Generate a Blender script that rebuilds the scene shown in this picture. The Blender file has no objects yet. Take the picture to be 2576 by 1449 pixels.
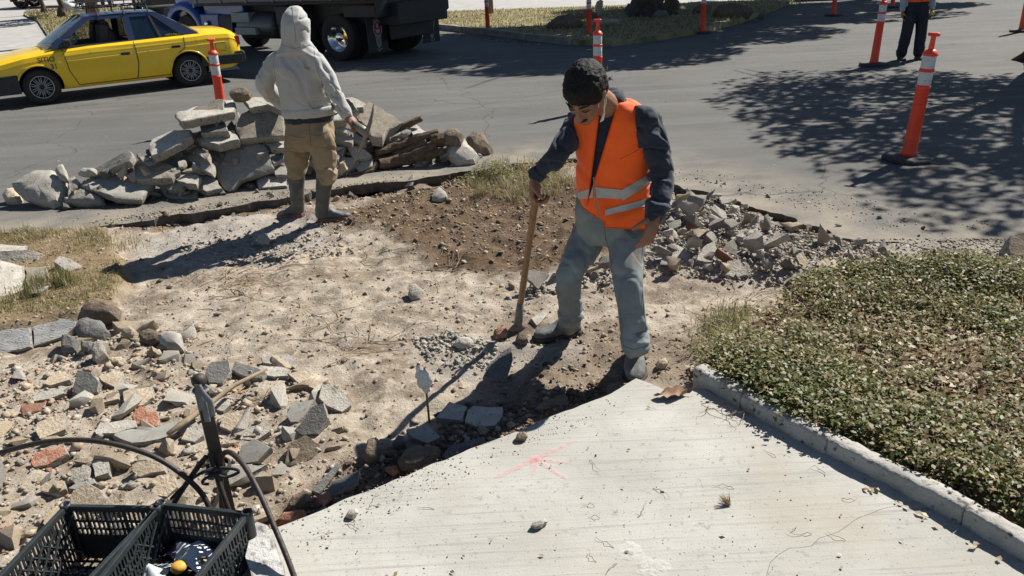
import bpy, bmesh, math, random
import numpy as np
from mathutils import Vector, Matrix, Quaternion

R = math.radians
random.seed(7)
scene = bpy.context.scene
COL = scene.collection

# ---------------------------------------------------------------- camera
PW, PH = 2576.0, 1449.0          # working pixel frame used when measuring the photograph
FOV, PITCH, ROLL, CAMH = 66.3, 22.9, 2.86, 1.95
_f = PW / 2 / math.tan(R(FOV / 2))
_p, _r = R(PITCH), R(ROLL)
FWD = np.array([0, math.cos(_p), -math.sin(_p)])
_right0 = np.array([1.0, 0, 0]); _up0 = np.cross(_right0, FWD)
UP = _up0 * math.cos(_r) + _right0 * math.sin(_r)
RIGHT = _right0 * math.cos(_r) - _up0 * math.sin(_r)
CAM = np.array([0, 0, CAMH])
cam_data = bpy.data.cameras.new('camera')
cam = bpy.data.objects.new('camera', cam_data)
COL.objects.link(cam)
cam_data.sensor_fit = 'HORIZONTAL'
cam_data.angle = R(FOV)
cam_data.clip_start = 0.05
cam_data.clip_end = 2000
m = Matrix(((RIGHT[0], UP[0], -FWD[0], 0), (RIGHT[1], UP[1], -FWD[1], 0), (RIGHT[2], UP[2], -FWD[2], CAMH), (0, 0, 0, 1)))
cam.matrix_world = m
scene.camera = cam

# ---------------------------------------------------------------- light
SUN_AZ, SUN_EL = 39.0, 44.0      # degrees from +X counter-clockwise, elevation
world = bpy.data.worlds.new('World'); scene.world = world; world.use_nodes = True
nt = world.node_tree
sky = nt.nodes.new('ShaderNodeTexSky'); sky.sky_type = 'NISHITA'; sky.sun_disc = False
sky.sun_elevation = R(SUN_EL); sky.sun_rotation = R(90 - SUN_AZ); sky.altitude = 1500; sky.air_density = 1.0; sky.dust_density = 0.6
bg = nt.nodes['Background']; bg.inputs['Strength'].default_value = 0.05
nt.links.new(sky.outputs[0], bg.inputs[0])
SUNV = Vector((math.cos(R(SUN_AZ)) * math.cos(R(SUN_EL)), math.sin(R(SUN_AZ)) * math.cos(R(SUN_EL)), math.sin(R(SUN_EL))))
sd = bpy.data.lights.new('sun', 'SUN'); sd.energy = 5.0; sd.angle = R(0.53); sd.color = (1.0, 0.955, 0.88)
so = bpy.data.objects.new('sun', sd); COL.objects.link(so); so.rotation_euler = (-SUNV).to_track_quat('-Z', 'Y').to_euler(); so.location = SUNV * 40
scene.view_settings.view_transform = 'Standard'; scene.view_settings.look = 'None'
scene.view_settings.exposure = 0.72; scene.view_settings.gamma = 1.0; scene.view_settings.use_curve_mapping = False
scene.cycles.max_bounces = 6; scene.cycles.diffuse_bounces = 3; scene.cycles.glossy_bounces = 3
scene.cycles.transparent_max_bounces = 8; scene.cycles.caustics_reflective = False; scene.cycles.caustics_refractive = False
scene.cycles.use_denoising = True

# ---------------------------------------------------------------- measuring helpers
def ray(x, y):
    return FWD * _f + RIGHT * (x - PW / 2) - UP * (y - PH / 2)
def G(x, y, z=0.0):
    d = ray(x, y); t = (z - CAMH) / d[2]; p = CAM + d * t
    return Vector(p)
def A(x, y, Y):
    d = ray(x, y); return Vector(CAM + d * (Y / d[1]))
def ppm(p):                       # photo pixels per metre at a point
    return _f / float(np.dot(np.array(p) - CAM, FWD))
def proj(p):
    q = np.array(p) - CAM; w = q @ FWD
    return PW / 2 + _f * (q @ RIGHT) / w, PH / 2 - _f * (q @ UP) / w

# ---------------------------------------------------------------- vectorised value noise
def _hash(ix, iy, iz, s):
    h = (ix * 374761393 + iy * 668265263 + iz * 2147483647 + s * 974634777) & 0xFFFFFFFF
    h = ((h ^ (h >> 13)) * 1274126177) & 0xFFFFFFFF
    h = (h ^ (h >> 16)) & 0xFFFF
    return h / 65535.0
def vn(P, s=0):
    P = np.asarray(P, float); i = np.floor(P).astype(np.int64); f = P - i; f = f * f * (3 - 2 * f)
    o = 0
    for dx in (0, 1):
        wx = f[:, 0] if dx else 1 - f[:, 0]
        for dy in (0, 1):
            wy = f[:, 1] if dy else 1 - f[:, 1]
            for dz in (0, 1):
                wz = f[:, 2] if dz else 1 - f[:, 2]
                o = o + wx * wy * wz * _hash(i[:, 0] + dx, i[:, 1] + dy, i[:, 2] + dz, s)
    return o * 2 - 1
def fbm(P, oct=3, s=0):
    P = np.asarray(P, float); o = 0; a = 1; t = 0
    for k in range(oct):
        o = o + a * vn(P * (2.03 ** k) + k * 17.3, s + k); t += a; a *= .5
    return o / t

# ---------------------------------------------------------------- object helpers
def tag(o, label=None, cat=None, group=None, kind=None):
    if label: o['label'] = label
    if cat: o['category'] = cat
    if group: o['group'] = group
    if kind: o['kind'] = kind
    return o
def empty(name, loc=(0, 0, 0), rz=0.0, label=None, cat=None, group=None):
    o = bpy.data.objects.new(name, None); COL.objects.link(o); o.location = loc; o.rotation_euler = (0, 0, rz)
    o.empty_display_size = .05
    return tag(o, label, cat, group)
def link(name, me, mat=None, parent=None, smooth=False):
    o = bpy.data.objects.new(name, me); COL.objects.link(o)
    if mat is not None and len(me.materials) == 0: me.materials.append(mat)
    if parent is not None: o.parent = parent
    if smooth: me.polygons.foreach_set('use_smooth', [True] * len(me.polygons))
    return o
def copy_tree(o, parent=None):
    c = o.copy(); COL.objects.link(c); c.parent = parent
    for ch in o.children: copy_tree(ch, c)
    return c

class MB:
    """collects shapes and links them as one mesh object"""
    def __init__(self): self.v = []; self.f = []; self.m = []
    def add(self, vs, fs, mi=0):
        n = len(self.v); self.v += [tuple(p) for p in vs]; self.f += [tuple(i + n for i in f) for f in fs]; self.m += [mi] * len(fs)
        return self
    def box(self, c, s, rot=None, mi=0, taper=1.0):
        x, y, z = s[0] / 2, s[1] / 2, s[2] / 2; vs = []
        for k in (-1, 1):
            t = taper if k > 0 else 1
            for a, b in ((-1, -1), (1, -1), (1, 1), (-1, 1)): vs.append(Vector((a * x * t, b * y * t, k * z)))
        if rot is not None: vs = [rot @ v for v in vs]
        c = Vector(c); vs = [v + c for v in vs]
        return self.add(vs, [(3, 2, 1, 0), (4, 5, 6, 7), (0, 1, 5, 4), (1, 2, 6, 5), (2, 3, 7, 6), (3, 0, 4, 7)], mi)
    def rings(self, rings, cap=True, mi=0, closed=False):
        n = len(rings[0]); b = len(self.v)
        for r in rings: self.v += [tuple(p) for p in r]
        k = len(rings)
        for i in range(k if closed else k - 1):
            i2 = (i + 1) % k
            for j in range(n):
                self.f.append((b + i * n + j, b + i * n + (j + 1) % n, b + i2 * n + (j + 1) % n, b + i2 * n + j)); self.m.append(mi)
        if cap and not closed:
            self.f.append(tuple(b + j for j in reversed(range(n)))); self.m.append(mi)
            self.f.append(tuple(b + (k - 1) * n + j for j in range(n))); self.m.append(mi)
        return self
    def tube(self, pts, rad, n=8, cap=True, mi=0, dome=False, squash=None):
        pts = [Vector(p) for p in pts]; k = len(pts)
        if not hasattr(rad, '__len__'): rad = [rad] * k
        rs = []; prev = None
        for i, p in enumerate(pts):
            t = (pts[min(i + 1, k - 1)] - pts[max(i - 1, 0)])
            if t.length < 1e-9: t = Vector((0, 0, 1))
            t.normalize()
            if prev is None:
                u = t.cross(Vector((0, 0, 1)) if abs(t.z) < .9 else Vector((1, 0, 0))).normalized()
            else:
                u = (prev - t * prev.dot(t))
                u = u.normalized() if u.length > 1e-6 else t.orthogonal().normalized()
            prev = u; w = t.cross(u)
            sq = 1 if squash is None else squash
            ring = lambda c, r: [c + u * (r * math.cos(a)) + w * (r * sq * math.sin(a)) for a in (2 * math.pi * j / n for j in range(n))]
            if dome and i == 0:
                for q in (85, 60, 30): rs.append(ring(p - t * (rad[i] * math.sin(R(q))), rad[i] * math.cos(R(q))))
            rs.append(ring(p, rad[i]))
            if dome and i == k - 1:
                for q in (30, 60, 85): rs.append(ring(p + t * (rad[i] * math.sin(R(q))), rad[i] * math.cos(R(q))))
        return self.rings(rs, cap, mi)
    def lathe(self, prof, c=(0, 0, 0), n=20, axis='Z', mi=0, cap=True):
        c = Vector(c); rs = []
        for r, z in prof:
            ring = []
            for j in range(n):
                a = 2 * math.pi * j / n
                if axis == 'Z': q = Vector((r * math.cos(a), r * math.sin(a), z))
                elif axis == 'Y': q = Vector((r * math.sin(a), z, r * math.cos(a)))
                else: q = Vector((z, r * math.cos(a), r * math.sin(a)))
                ring.append(c + q)
            rs.append(ring)
        return self.rings(rs, cap, mi)
    def ell(self, c, r, n=14, k=9, rot=None, mi=0):
        c = Vector(c); rs = []
        for i in range(1, k):
            a = math.pi * i / k
            ring = []
            for j in range(n):
                b = 2 * math.pi * j / n
                q = Vector((r[0] * math.sin(a) * math.cos(b), r[1] * math.sin(a) * math.sin(b), -r[2] * math.cos(a)))
                if rot is not None: q = rot @ q
                ring.append(c + q)
            rs.append(ring)
        return self.rings(rs, True, mi)
    def prism(self, poly, h, base=None, mi=0):
        """2D polygon (x,y) extruded along z by h; base: Matrix"""
        n = len(poly)
        vs = [Vector((p[0], p[1], 0)) for p in poly] + [Vector((p[0], p[1], h)) for p in poly]
        if base is not None: vs = [base @ v for v in vs]
        fs = [tuple(reversed(range(n))), tuple(range(n, 2 * n))] + [(i, (i + 1) % n, n + (i + 1) % n, n + i) for i in range(n)]
        return self.add(vs, fs, mi)
    def mesh(self, name='m'):
        me = bpy.data.meshes.new(name); me.from_pydata(self.v, [], self.f); me.update()
        if any(self.m): me.polygons.foreach_set('material_index', self.m)
        return me
    def build(self, name, mat=None, parent=None, smooth=False, fix=True, bevel=0, bseg=2, mats=None, autosmooth=None):
        me = self.mesh(name)
        if fix or bevel:
            bm = bmesh.new(); bm.from_mesh(me)
            if fix: bmesh.ops.recalc_face_normals(bm, faces=bm.faces)
            if bevel:
                es = [e for e in bm.edges if len(e.link_faces) == 2 and e.calc_face_angle(0) > .5]
                bmesh.ops.bevel(bm, geom=es, offset=bevel, segments=bseg, affect='EDGES', profile=.6, clamp_overlap=True)
            bm.to_mesh(me); bm.free()
        for mm in (mats or []): me.materials.append(mm)
        o = link(name, me, mat, parent, smooth)
        if autosmooth is not None: set_sharp(me, autosmooth)
        return o

def set_sharp(me, deg):
    me.polygons.foreach_set('use_smooth', [True] * len(me.polygons))
    bm = bmesh.new(); bm.from_mesh(me); lim = R(deg)
    for e in bm.edges:
        e.smooth = not (len(e.link_faces) == 2 and e.calc_face_angle(0) > lim)
    bm.to_mesh(me); bm.free()

def noise_disp(me, amp, freq, s=0, oct=3, stretch=(1, 1, 1), ridge=False, normal=True):
    n = len(me.vertices); co = np.empty(n * 3); me.vertices.foreach_get('co', co); co = co.reshape(-1, 3)
    no = np.empty(n * 3); me.vertices.foreach_get('normal', no); no = no.reshape(-1, 3)
    d = fbm(co * freq * np.array(stretch), oct, s)
    if ridge: d = 1 - 2 * np.abs(d)
    co = co + no * (d * amp)[:, None]
    me.vertices.foreach_set('co', co.ravel()); me.update()

def evaluated(mb_or_mesh, mods):
    """mesh with modifiers applied, no operators"""
    me = mb_or_mesh.mesh() if isinstance(mb_or_mesh, MB) else mb_or_mesh
    o = bpy.data.objects.new('tmp', me); COL.objects.link(o)
    for kind, kw in mods:
        md = o.modifiers.new(kind, kind)
        for k, v in kw.items(): setattr(md, k, v)
    dg = bpy.context.evaluated_depsgraph_get(); dg.update()
    out = bpy.data.meshes.new_from_object(o.evaluated_get(dg))
    bpy.data.objects.remove(o)
    return out
def remesh(mb, voxel, smooth=6, fac=.5):
    bm = bmesh.new(); me = mb.mesh(); bm.from_mesh(me); bmesh.ops.recalc_face_normals(bm, faces=bm.faces); bm.to_mesh(me); bm.free()
    mods = [('REMESH', dict(mode='VOXEL', voxel_size=voxel))]
    if smooth: mods.append(('SMOOTH', dict(factor=fac, iterations=smooth)))
    return evaluated(me, mods)

def pip(poly, x, y):
    """vectorised point in polygon"""
    x = np.asarray(x, float); y = np.asarray(y, float); ins = np.zeros(x.shape, bool); n = len(poly)
    for i in range(n):
        x0, y0 = poly[i]; x1, y1 = poly[(i + 1) % n]
        if y0 == y1: continue
        c = ((y0 > y) != (y1 > y)) & (x < (x1 - x0) * (y - y0) / (y1 - y0) + x0)
        ins ^= c
    return ins
def dist_poly(poly, x, y, closed=True):
    x = np.asarray(x, float); y = np.asarray(y, float); d = np.full(x.shape, 1e9); n = len(poly)
    for i in range(n if closed else n - 1):
        ax, ay = poly[i]; bx, by = poly[(i + 1) % n]; dx, dy = bx - ax, by - ay; L = dx * dx + dy * dy + 1e-12
        t = np.clip(((x - ax) * dx + (y - ay) * dy) / L, 0, 1)
        d = np.minimum(d, np.hypot(x - ax - t * dx, y - ay - t * dy))
    return d
def sdf(poly, x, y):              # >0 inside
    d = dist_poly(poly, x, y); return np.where(pip(poly, x, y), d, -d)
def sm(a, b, x):
    t = np.clip((x - a) / (b - a), 0, 1); return t * t * (3 - 2 * t)
def GP(pts, z=0.0):
    return [tuple(G(x, y, z)[:2]) for x, y in pts]

# ---------------------------------------------------------------- materials
def srgb(r, g, b):
    return tuple((c / 12.92 if c <= .04045 else ((c + .055) / 1.055) ** 2.4) for c in (r / 255, g / 255, b / 255)) + (1,)
def lin(c): return tuple(c) + (1,) if len(c) == 3 else tuple(c)
MATS = {}
def mat(name, base, rough=.8, base2=None, scale=8.0, detail=6, bump=0.0, bscale=40.0, metal=0.0, spec=None, spots=None, coat=0.0, sheen=0.0, contrast=(.35, .65), bdist=.01, stretch=None, sss=0.0, objvar=0.0, alpha=None):
    """procedural material: two tones by noise, optional dark spots, bump"""
    if name in MATS: return MATS[name]
    M = bpy.data.materials.new(name); M.use_nodes = True; t = M.node_tree; b = t.nodes['Principled BSDF']
    L = t.links.new; N = t.nodes.new
    tc = N('ShaderNodeTexCoord'); vec = tc.outputs['Object']
    if stretch:
        mp = N('ShaderNodeMapping'); mp.inputs['Scale'].default_value = stretch[:3]
        if len(stretch) > 3: mp.inputs['Rotation'].default_value = (0, 0, stretch[3])
        L(vec, mp.inputs[0]); vec = mp.outputs[0]
    col = None
    rgb = N('ShaderNodeRGB'); rgb.outputs[0].default_value = lin(base); col = rgb.outputs[0]
    if base2 is not None:
        nz = N('ShaderNodeTexNoise'); nz.inputs['Scale'].default_value = scale; nz.inputs['Detail'].default_value = detail; nz.inputs['Roughness'].default_value = .62
        L(vec, nz.inputs['Vector'])
        mr = N('ShaderNodeMapRange'); mr.inputs[1].default_value = contrast[0]; mr.inputs[2].default_value = contrast[1]; L(nz.outputs[0], mr.inputs[0])
        mx = N('ShaderNodeMix'); mx.data_type = 'RGBA'; mx.inputs[6].default_value = lin(base); mx.inputs[7].default_value = lin(base2)
        L(mr.outputs[0], mx.inputs[0]); col = mx.outputs[2]
    if spots is not None:         # (colour, scale, low, high)
        n2 = N('ShaderNodeTexNoise'); n2.inputs['Scale'].default_value = spots[1]; n2.inputs['Detail'].default_value = 3
        L(vec, n2.inputs['Vector'])
        m2 = N('ShaderNodeMapRange'); m2.inputs[1].default_value = spots[2]; m2.inputs[2].default_value = spots[3]; L(n2.outputs[0], m2.inputs[0])
        x2 = N('ShaderNodeMix'); x2.data_type = 'RGBA'; x2.inputs[7].default_value = lin(spots[0]); L(m2.outputs[0], x2.inputs[0]); L(col, x2.inputs[6]); col = x2.outputs[2]
    if objvar:
        oi = N('ShaderNodeObjectInfo'); mr3 = N('ShaderNodeMapRange'); mr3.inputs[3].default_value = 1 - objvar; mr3.inputs[4].default_value = 1 + objvar * .6
        L(oi.outputs['Random'], mr3.inputs[0]); hs = N('ShaderNodeHueSaturation'); L(mr3.outputs[0], hs.inputs['Value']); L(col, hs.inputs['Color']); col = hs.outputs[0]
    L(col, b.inputs['Base Color'])
    b.inputs['Roughness'].default_value = rough; b.inputs['Metallic'].default_value = metal
    if spec is not None: b.inputs['Specular IOR Level'].default_value = spec
    if coat: b.inputs['Coat Weight'].default_value = coat; b.inputs['Coat Roughness'].default_value = .08
    if sheen: b.inputs['Sheen Weight'].default_value = sheen; b.inputs['Sheen Roughness'].default_value = .5
    if sss: b.inputs['Subsurface Weight'].default_value = sss; b.inputs['Subsurface Radius'].default_value = (.012, .005, .003)
    if alpha is not None: b.inputs['Alpha'].default_value = alpha
    if bump:
        nb = N('ShaderNodeTexNoise'); nb.inputs['Scale'].default_value = bscale; nb.inputs['Detail'].default_value = 5; nb.inputs['Roughness'].default_value = .65
        L(vec, nb.inputs['Vector']); bp = N('ShaderNodeBump'); bp.inputs['Strength'].default_value = bump; bp.inputs['Distance'].default_value = bdist
        L(nb.outputs[0], bp.inputs['Height']); L(bp.outputs[0], b.inputs['Normal'])
    MATS[name] = M
    return M
def plain(name, base, rough=.5, **k): return mat(name, base, rough, **k)

def leaf_mat(name, c1, c2, scale=9, trans=.45):
    """thin leaf: diffuse plus light passing through"""
    if name in MATS: return MATS[name]
    M = bpy.data.materials.new(name); M.use_nodes = True; t = M.node_tree; L = t.links.new; N = t.nodes.new; out = t.nodes['Material Output']; t.nodes.remove(t.nodes['Principled BSDF'])
    tc = N('ShaderNodeTexCoord'); nz = N('ShaderNodeTexNoise'); nz.inputs['Scale'].default_value = scale; nz.inputs['Detail'].default_value = 4; L(tc.outputs['Object'], nz.inputs['Vector']); mr = N('ShaderNodeMapRange'); mr.inputs[1].default_value = .35; mr.inputs[2].default_value = .65; L(nz.outputs[0], mr.inputs[0])
    mx = N('ShaderNodeMix'); mx.data_type = 'RGBA'; mx.inputs[6].default_value = lin(c1); mx.inputs[7].default_value = lin(c2); L(mr.outputs[0], mx.inputs[0])
    d = N('ShaderNodeBsdfDiffuse'); tr = N('ShaderNodeBsdfTranslucent'); L(mx.outputs[2], d.inputs['Color']); L(mx.outputs[2], tr.inputs['Color']); gl = N('ShaderNodeBsdfGlossy'); gl.inputs['Roughness'].default_value = .5; gl.inputs['Color'].default_value = (.5, .5, .5, 1)
    s = N('ShaderNodeMixShader'); s.inputs[0].default_value = trans; L(d.outputs[0], s.inputs[1]); L(tr.outputs[0], s.inputs[2]); s2 = N('ShaderNodeMixShader'); s2.inputs[0].default_value = .06; L(s.outputs[0], s2.inputs[1]); L(gl.outputs[0], s2.inputs[2]); L(s2.outputs[0], out.inputs['Surface']); MATS[name] = M; return M
# ================================================================ GROUND
# outlines measured in the photo frame and carried to the ground plane
EDGE_PX = [(-900, 700), (-300, 628), (0, 592), (150, 580), (320, 562), (450, 540), (560, 522), (700, 500), (830, 478), (960, 460), (1080, 446), (1200, 428), (1330, 410), (1450, 400), (1560, 414), (1640, 440), (1720, 470), (1820, 497), (1900, 520), (2000, 555), (2100, 590), (2230, 612), (2400, 632), (2576, 645), (3200, 690)]
EDGE = GP(EDGE_PX)
def densify(pts, step, jit, seed=1):
    """resample a line and wander it with smooth noise"""
    out = []; s = 0.0
    for a, b in zip(pts[:-1], pts[1:]):
        L = math.hypot(b[0] - a[0], b[1] - a[1]); n = max(1, int(L / step)); nx, ny = -(b[1] - a[1]) / L, (b[0] - a[0]) / L
        for i in range(n):
            t = i / n; q = s + L * t; j = jit * float(fbm(np.array([[q / step * .22, seed * 7.7, 0.0]]), 3, seed)[0]) * 2.2
            out.append((a[0] + (b[0] - a[0]) * t + nx * j, a[1] + (b[1] - a[1]) * t + ny * j))
        s += L
    out.append(pts[-1]); return out
EDGE_J = densify(EDGE, .04, .045, 3)
ROADPOLY = EDGE_J + [(60, 0), (400, 0), (400, 500), (-400, 500), (-400, 0), (-40, 2)]
SLAB_PX = [(520, 1560), (590, 1450), (690, 1330), (775, 1295), (860, 1261), (985, 1211), (1110, 1160), (1240, 1107), (1350, 1063), (1450, 1023), (1545, 985), (1600, 952), (1640, 965), (1680, 985), (1760, 975), (1830, 1010), (1990, 1094), (2155, 1163), (2307, 1257), (2576, 1404), (3100, 1690), (3000, 2100), (400, 2100)]
SLAB = GP(SLAB_PX, .05)
BED_PX = [(1752, 915), (1765, 868), (1800, 835), (1870, 790), (1960, 730), (2010, 690), (2100, 672), (2300, 665), (2576, 658), (3400, 640), (3600, 1200), (3300, 1650), (2576, 1330), (2367, 1228), (2149, 1122), (1987, 1070), (1850, 985)]
BED = GP(BED_PX, .10)
LBED = GP([(-700, 640), (0, 585), (180, 572), (262, 575), (300, 640), (315, 690), (290, 740), (200, 785), (0, 828), (-700, 930)], .0)
DARK = GP([(700, 530), (880, 505), (1000, 470), (1180, 440), (1460, 440), (1700, 480), (1900, 530), (1640, 610), (1560, 640), (1250, 690), (1060, 640), (900, 560)])
HEAP = GP([(1640, 560), (1720, 490), (1850, 520), (1960, 560), (2120, 590), (2230, 640), (2180, 690), (2060, 705), (1900, 700), (1760, 690), (1640, 670), (1560, 700), (1330, 740), (1340, 690), (1600, 640)])
RUB = GP([(-300, 900), (130, 890), (300, 800), (480, 830), (500, 900), (700, 890), (760, 920), (880, 960), (860, 1040), (900, 1150), (700, 1300), (560, 1500), (-600, 1700)])
TREN = GP([(700, 1318), (880, 1225), (1110, 1146), (1350, 1060), (1545, 985), (1500, 930), (1280, 1000), (1080, 1080), (900, 1150), (740, 1240)])

def H(x, y):
    """height of the dug ground (vectorised)"""
    x = np.asarray(x, float); y = np.asarray(y, float); z0 = np.zeros_like(x)
    P3 = np.stack([x, y, z0], -1).reshape(-1, 3)
    def nz(f, o, s): return fbm(P3 * f, o, s).reshape(x.shape)
    s_dark = sdf(DARK, x, y); s_heap = sdf(HEAP, x, y); s_bed = sdf(BED, x, y); s_lb = sdf(LBED, x, y); s_rub = sdf(RUB, x, y); s_sl = sdf(SLAB, x, y)
    wob = .05 * nz(5, 2, 61)
    h = -.055 + .03 * nz(1.1, 2, 5) + .032 * nz(4.5, 3, 6) + .024 * nz(12, 3, 7) + .03 * np.clip(nz(21, 2, 77) - .22, 0, 1)
    dk = sm(-.12, .2, s_dark + wob); h = h + dk * (.03 + .035 * nz(6, 3, 8) + .016 * nz(24, 2, 9))
    h = h + sm(-.15, .35, s_heap + wob) * (.07 + .03 * nz(5, 2, 10))
    rb = sm(-.1, .25, s_rub + wob); h = h * (1 - .4 * rb) + rb * (.0 + .022 * nz(7, 3, 11) + .01 * nz(25, 2, 12))
    de = dist_poly(EDGE, x, y, closed=False)
    left = sm(-2.9, -3.5, x)
    h = h - sm(.28, .02, de) * (.02 + .07 * nz(2.3, 2, 44)) * (1 - left) * (x < 2.0)
    h = h * (1 - left * sm(.8, .1, de)) + (-.012) * left * sm(.8, .1, de)
    right = sm(2.1, 2.6, x); h = h * (1 - right * sm(.9, .2, de)) + (-.004 + .012 * nz(15, 2, 14)) * right * sm(.9, .2, de)
    lb = sm(-.04, .05, s_lb + .6 * wob); h = h * (1 - lb) + lb * (.015 + .02 * nz(3, 3, 15) + .008 * nz(22, 2, 16))
    tr = sm(-.05, .1, sdf(TREN, x, y) + wob * .5); h = h - tr * .02
    sl = sm(-.02, .04, s_sl); h = h * (1 - sl) + sl * (-.08)
    bd = sm(-.03, .09, s_bed + wob * .7); h = h * (1 - bd) + bd * (.085 + .03 * nz(2.2, 3, 17) + .01 * nz(20, 2, 18))
    rd = pip(ROADPOLY, x, y) & (de > .03); h = np.where(rd, -.22, h)
    return h
_gx = np.arange(-7, 6.5, .03); _gy = np.arange(1, 9, .03); _GZ = H(*np.meshgrid(_gx, _gy))
def H1(x, y):
    if not (-6.9 < x < 6.4 and 1.1 < y < 8.9): return 0.0 if pip(ROADPOLY, [x], [y])[0] else -.05
    i = (x + 7) / .03; j = (y - 1) / .03; a, b = int(i), int(j); u, v = i - a, j - b; Z = _GZ
    return float(Z[b, a] * (1 - u) * (1 - v) + Z[b, a + 1] * u * (1 - v) + Z[b + 1, a] * (1 - u) * v + Z[b + 1, a + 1] * u * v)
def GT(px, py):
    z = 0.0
    for _ in range(7):
        p = G(px, py, z); z = H1(p.x, p.y) if not pip(SLAB, [p.x], [p.y])[0] else .05
        if pip(ROADPOLY, [p.x], [p.y])[0]: z = max(z, 0.0)
    p = G(px, py, z); return Vector((p.x, p.y, z))

# ---- dug ground as one sheet
def terrain():
    xs = np.concatenate([np.arange(-9, -4.5, .09), np.arange(-4.5, 3.4, .024), np.arange(3.4, 7, .09)])
    ys = np.concatenate([np.arange(-2.5, 1.7, .12), np.arange(1.7, 5.2, .022), np.arange(5.2, 8.7, .035)])
    X, Y = np.meshgrid(xs, ys); Z = H(X, Y); nx, ny = len(xs), len(ys)
    co = np.stack([X, Y, Z], -1).reshape(-1, 3)
    idx = np.arange(nx * ny).reshape(ny, nx)
    q = np.stack([idx[:-1, :-1], idx[:-1, 1:], idx[1:, 1:], idx[1:, :-1]], -1).reshape(-1, 4)
    me = bpy.data.meshes.new('dirt_ground'); me.vertices.add(len(co)); me.vertices.foreach_set('co', co.ravel())
    me.loops.add(q.size); me.loops.foreach_set('vertex_index', q.ravel()); me.polygons.add(len(q)); me.polygons.foreach_set('loop_start', np.arange(0, q.size, 4)); me.polygons.foreach_set('loop_total', np.full(len(q), 4))
    me.update(calc_edges=True); me.validate()
    x, y = co[:, 0], co[:, 1]; P3 = np.stack([x, y, 0 * x], -1)
    wob = .18 * fbm(P3 * 3.1, 3, 31) + .08 * fbm(P3 * 14, 2, 32)
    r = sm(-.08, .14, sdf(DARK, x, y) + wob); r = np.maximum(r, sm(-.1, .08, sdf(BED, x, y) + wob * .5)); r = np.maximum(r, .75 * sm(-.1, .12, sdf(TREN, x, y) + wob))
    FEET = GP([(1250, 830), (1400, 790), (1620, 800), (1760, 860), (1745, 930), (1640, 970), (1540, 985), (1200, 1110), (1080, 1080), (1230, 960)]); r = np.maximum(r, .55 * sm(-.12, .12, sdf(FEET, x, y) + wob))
    de = dist_poly(EDGE, x, y, closed=False); r = np.maximum(r, .85 * sm(.25, .05, de + wob * .8) * (x > -3.3) * (x < 2.2))
    g = sm(-.12, .2, sdf(HEAP, x, y) + wob); g = np.maximum(g, .8 * sm(.22, .05, np.hypot(x + 2.2, y - 6.1) - .55 + wob)); g = np.maximum(g, .7 * sm(.1, -.1, np.hypot((x + .05) * .8, y - 3.85) - .28 + wob))
    g = np.maximum(g, sm(2.2, 2.7, x + wob) * sm(1.1, .5, de) * .8)
    b = sm(-.06, .06, sdf(LBED, x, y) + wob * .4)
    ca = me.color_attributes.new('zone', 'FLOAT_COLOR', 'POINT'); ca.data.foreach_set('color', np.stack([r, g, b, np.ones_like(r)], -1).ravel().astype(np.float32))
    M = bpy.data.materials.new('soil'); M.use_nodes = True; t = M.node_tree; L = t.links.new; N = t.nodes.new; bs = t.nodes['Principled BSDF']; bs.inputs['Roughness'].default_value = .95; bs.inputs['Specular IOR Level'].default_value = .15
    tc = N('ShaderNodeTexCoord'); at = N('ShaderNodeAttribute'); at.attribute_name = 'zone'; sp = N('ShaderNodeSeparateColor'); L(at.outputs['Color'], sp.inputs[0])
    def nse(s, d, lo, hi):
        n = N('ShaderNodeTexNoise'); n.inputs['Scale'].default_value = s; n.inputs['Detail'].default_value = d; n.inputs['Roughness'].default_value = .65; L(tc.outputs['Object'], n.inputs['Vector'])
        k = N('ShaderNodeMapRange'); k.inputs[1].default_value = lo; k.inputs[2].default_value = hi; L(n.outputs[0], k.inputs[0]); return k.outputs[0]
    def mix(f, a, c):
        x = N('ShaderNodeMix'); x.data_type = 'RGBA'
        if isinstance(f, float): x.inputs[0].default_value = f
        else: L(f, x.inputs[0])
        for k, s_ in ((6, a), (7, c)):
            if isinstance(s_, tuple): x.inputs[k].default_value = lin(s_)
            else: L(s_, x.inputs[k])
        return x.outputs[2]
    pale = mix(nse(2.2, 9, .38, .62), (.42, .362, .29), (.232, .186, .14)); pale = mix(nse(7.5, 6, .54, .68), pale, (.19, .14, .095))
    pale = mix(nse(14, 5, .5, .72), pale, (.50, .445, .365))
    pale = mix(nse(60, 3, .58, .75), pale, (.25, .18, .115))
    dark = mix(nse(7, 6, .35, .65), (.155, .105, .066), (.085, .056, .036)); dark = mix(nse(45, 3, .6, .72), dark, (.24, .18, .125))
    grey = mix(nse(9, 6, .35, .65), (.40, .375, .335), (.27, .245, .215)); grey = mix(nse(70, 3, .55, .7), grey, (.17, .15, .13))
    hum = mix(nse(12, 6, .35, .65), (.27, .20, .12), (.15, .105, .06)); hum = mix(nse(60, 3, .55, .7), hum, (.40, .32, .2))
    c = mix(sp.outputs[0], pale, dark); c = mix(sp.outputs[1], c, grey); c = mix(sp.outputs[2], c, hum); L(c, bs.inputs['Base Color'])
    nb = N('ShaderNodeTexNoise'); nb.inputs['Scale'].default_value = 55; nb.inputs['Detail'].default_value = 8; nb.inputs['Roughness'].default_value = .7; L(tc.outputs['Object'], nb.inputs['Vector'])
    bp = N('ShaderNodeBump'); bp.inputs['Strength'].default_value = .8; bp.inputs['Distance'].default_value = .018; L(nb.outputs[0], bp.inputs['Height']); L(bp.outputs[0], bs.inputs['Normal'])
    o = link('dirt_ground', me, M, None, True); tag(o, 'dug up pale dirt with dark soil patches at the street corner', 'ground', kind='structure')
terrain()

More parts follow.
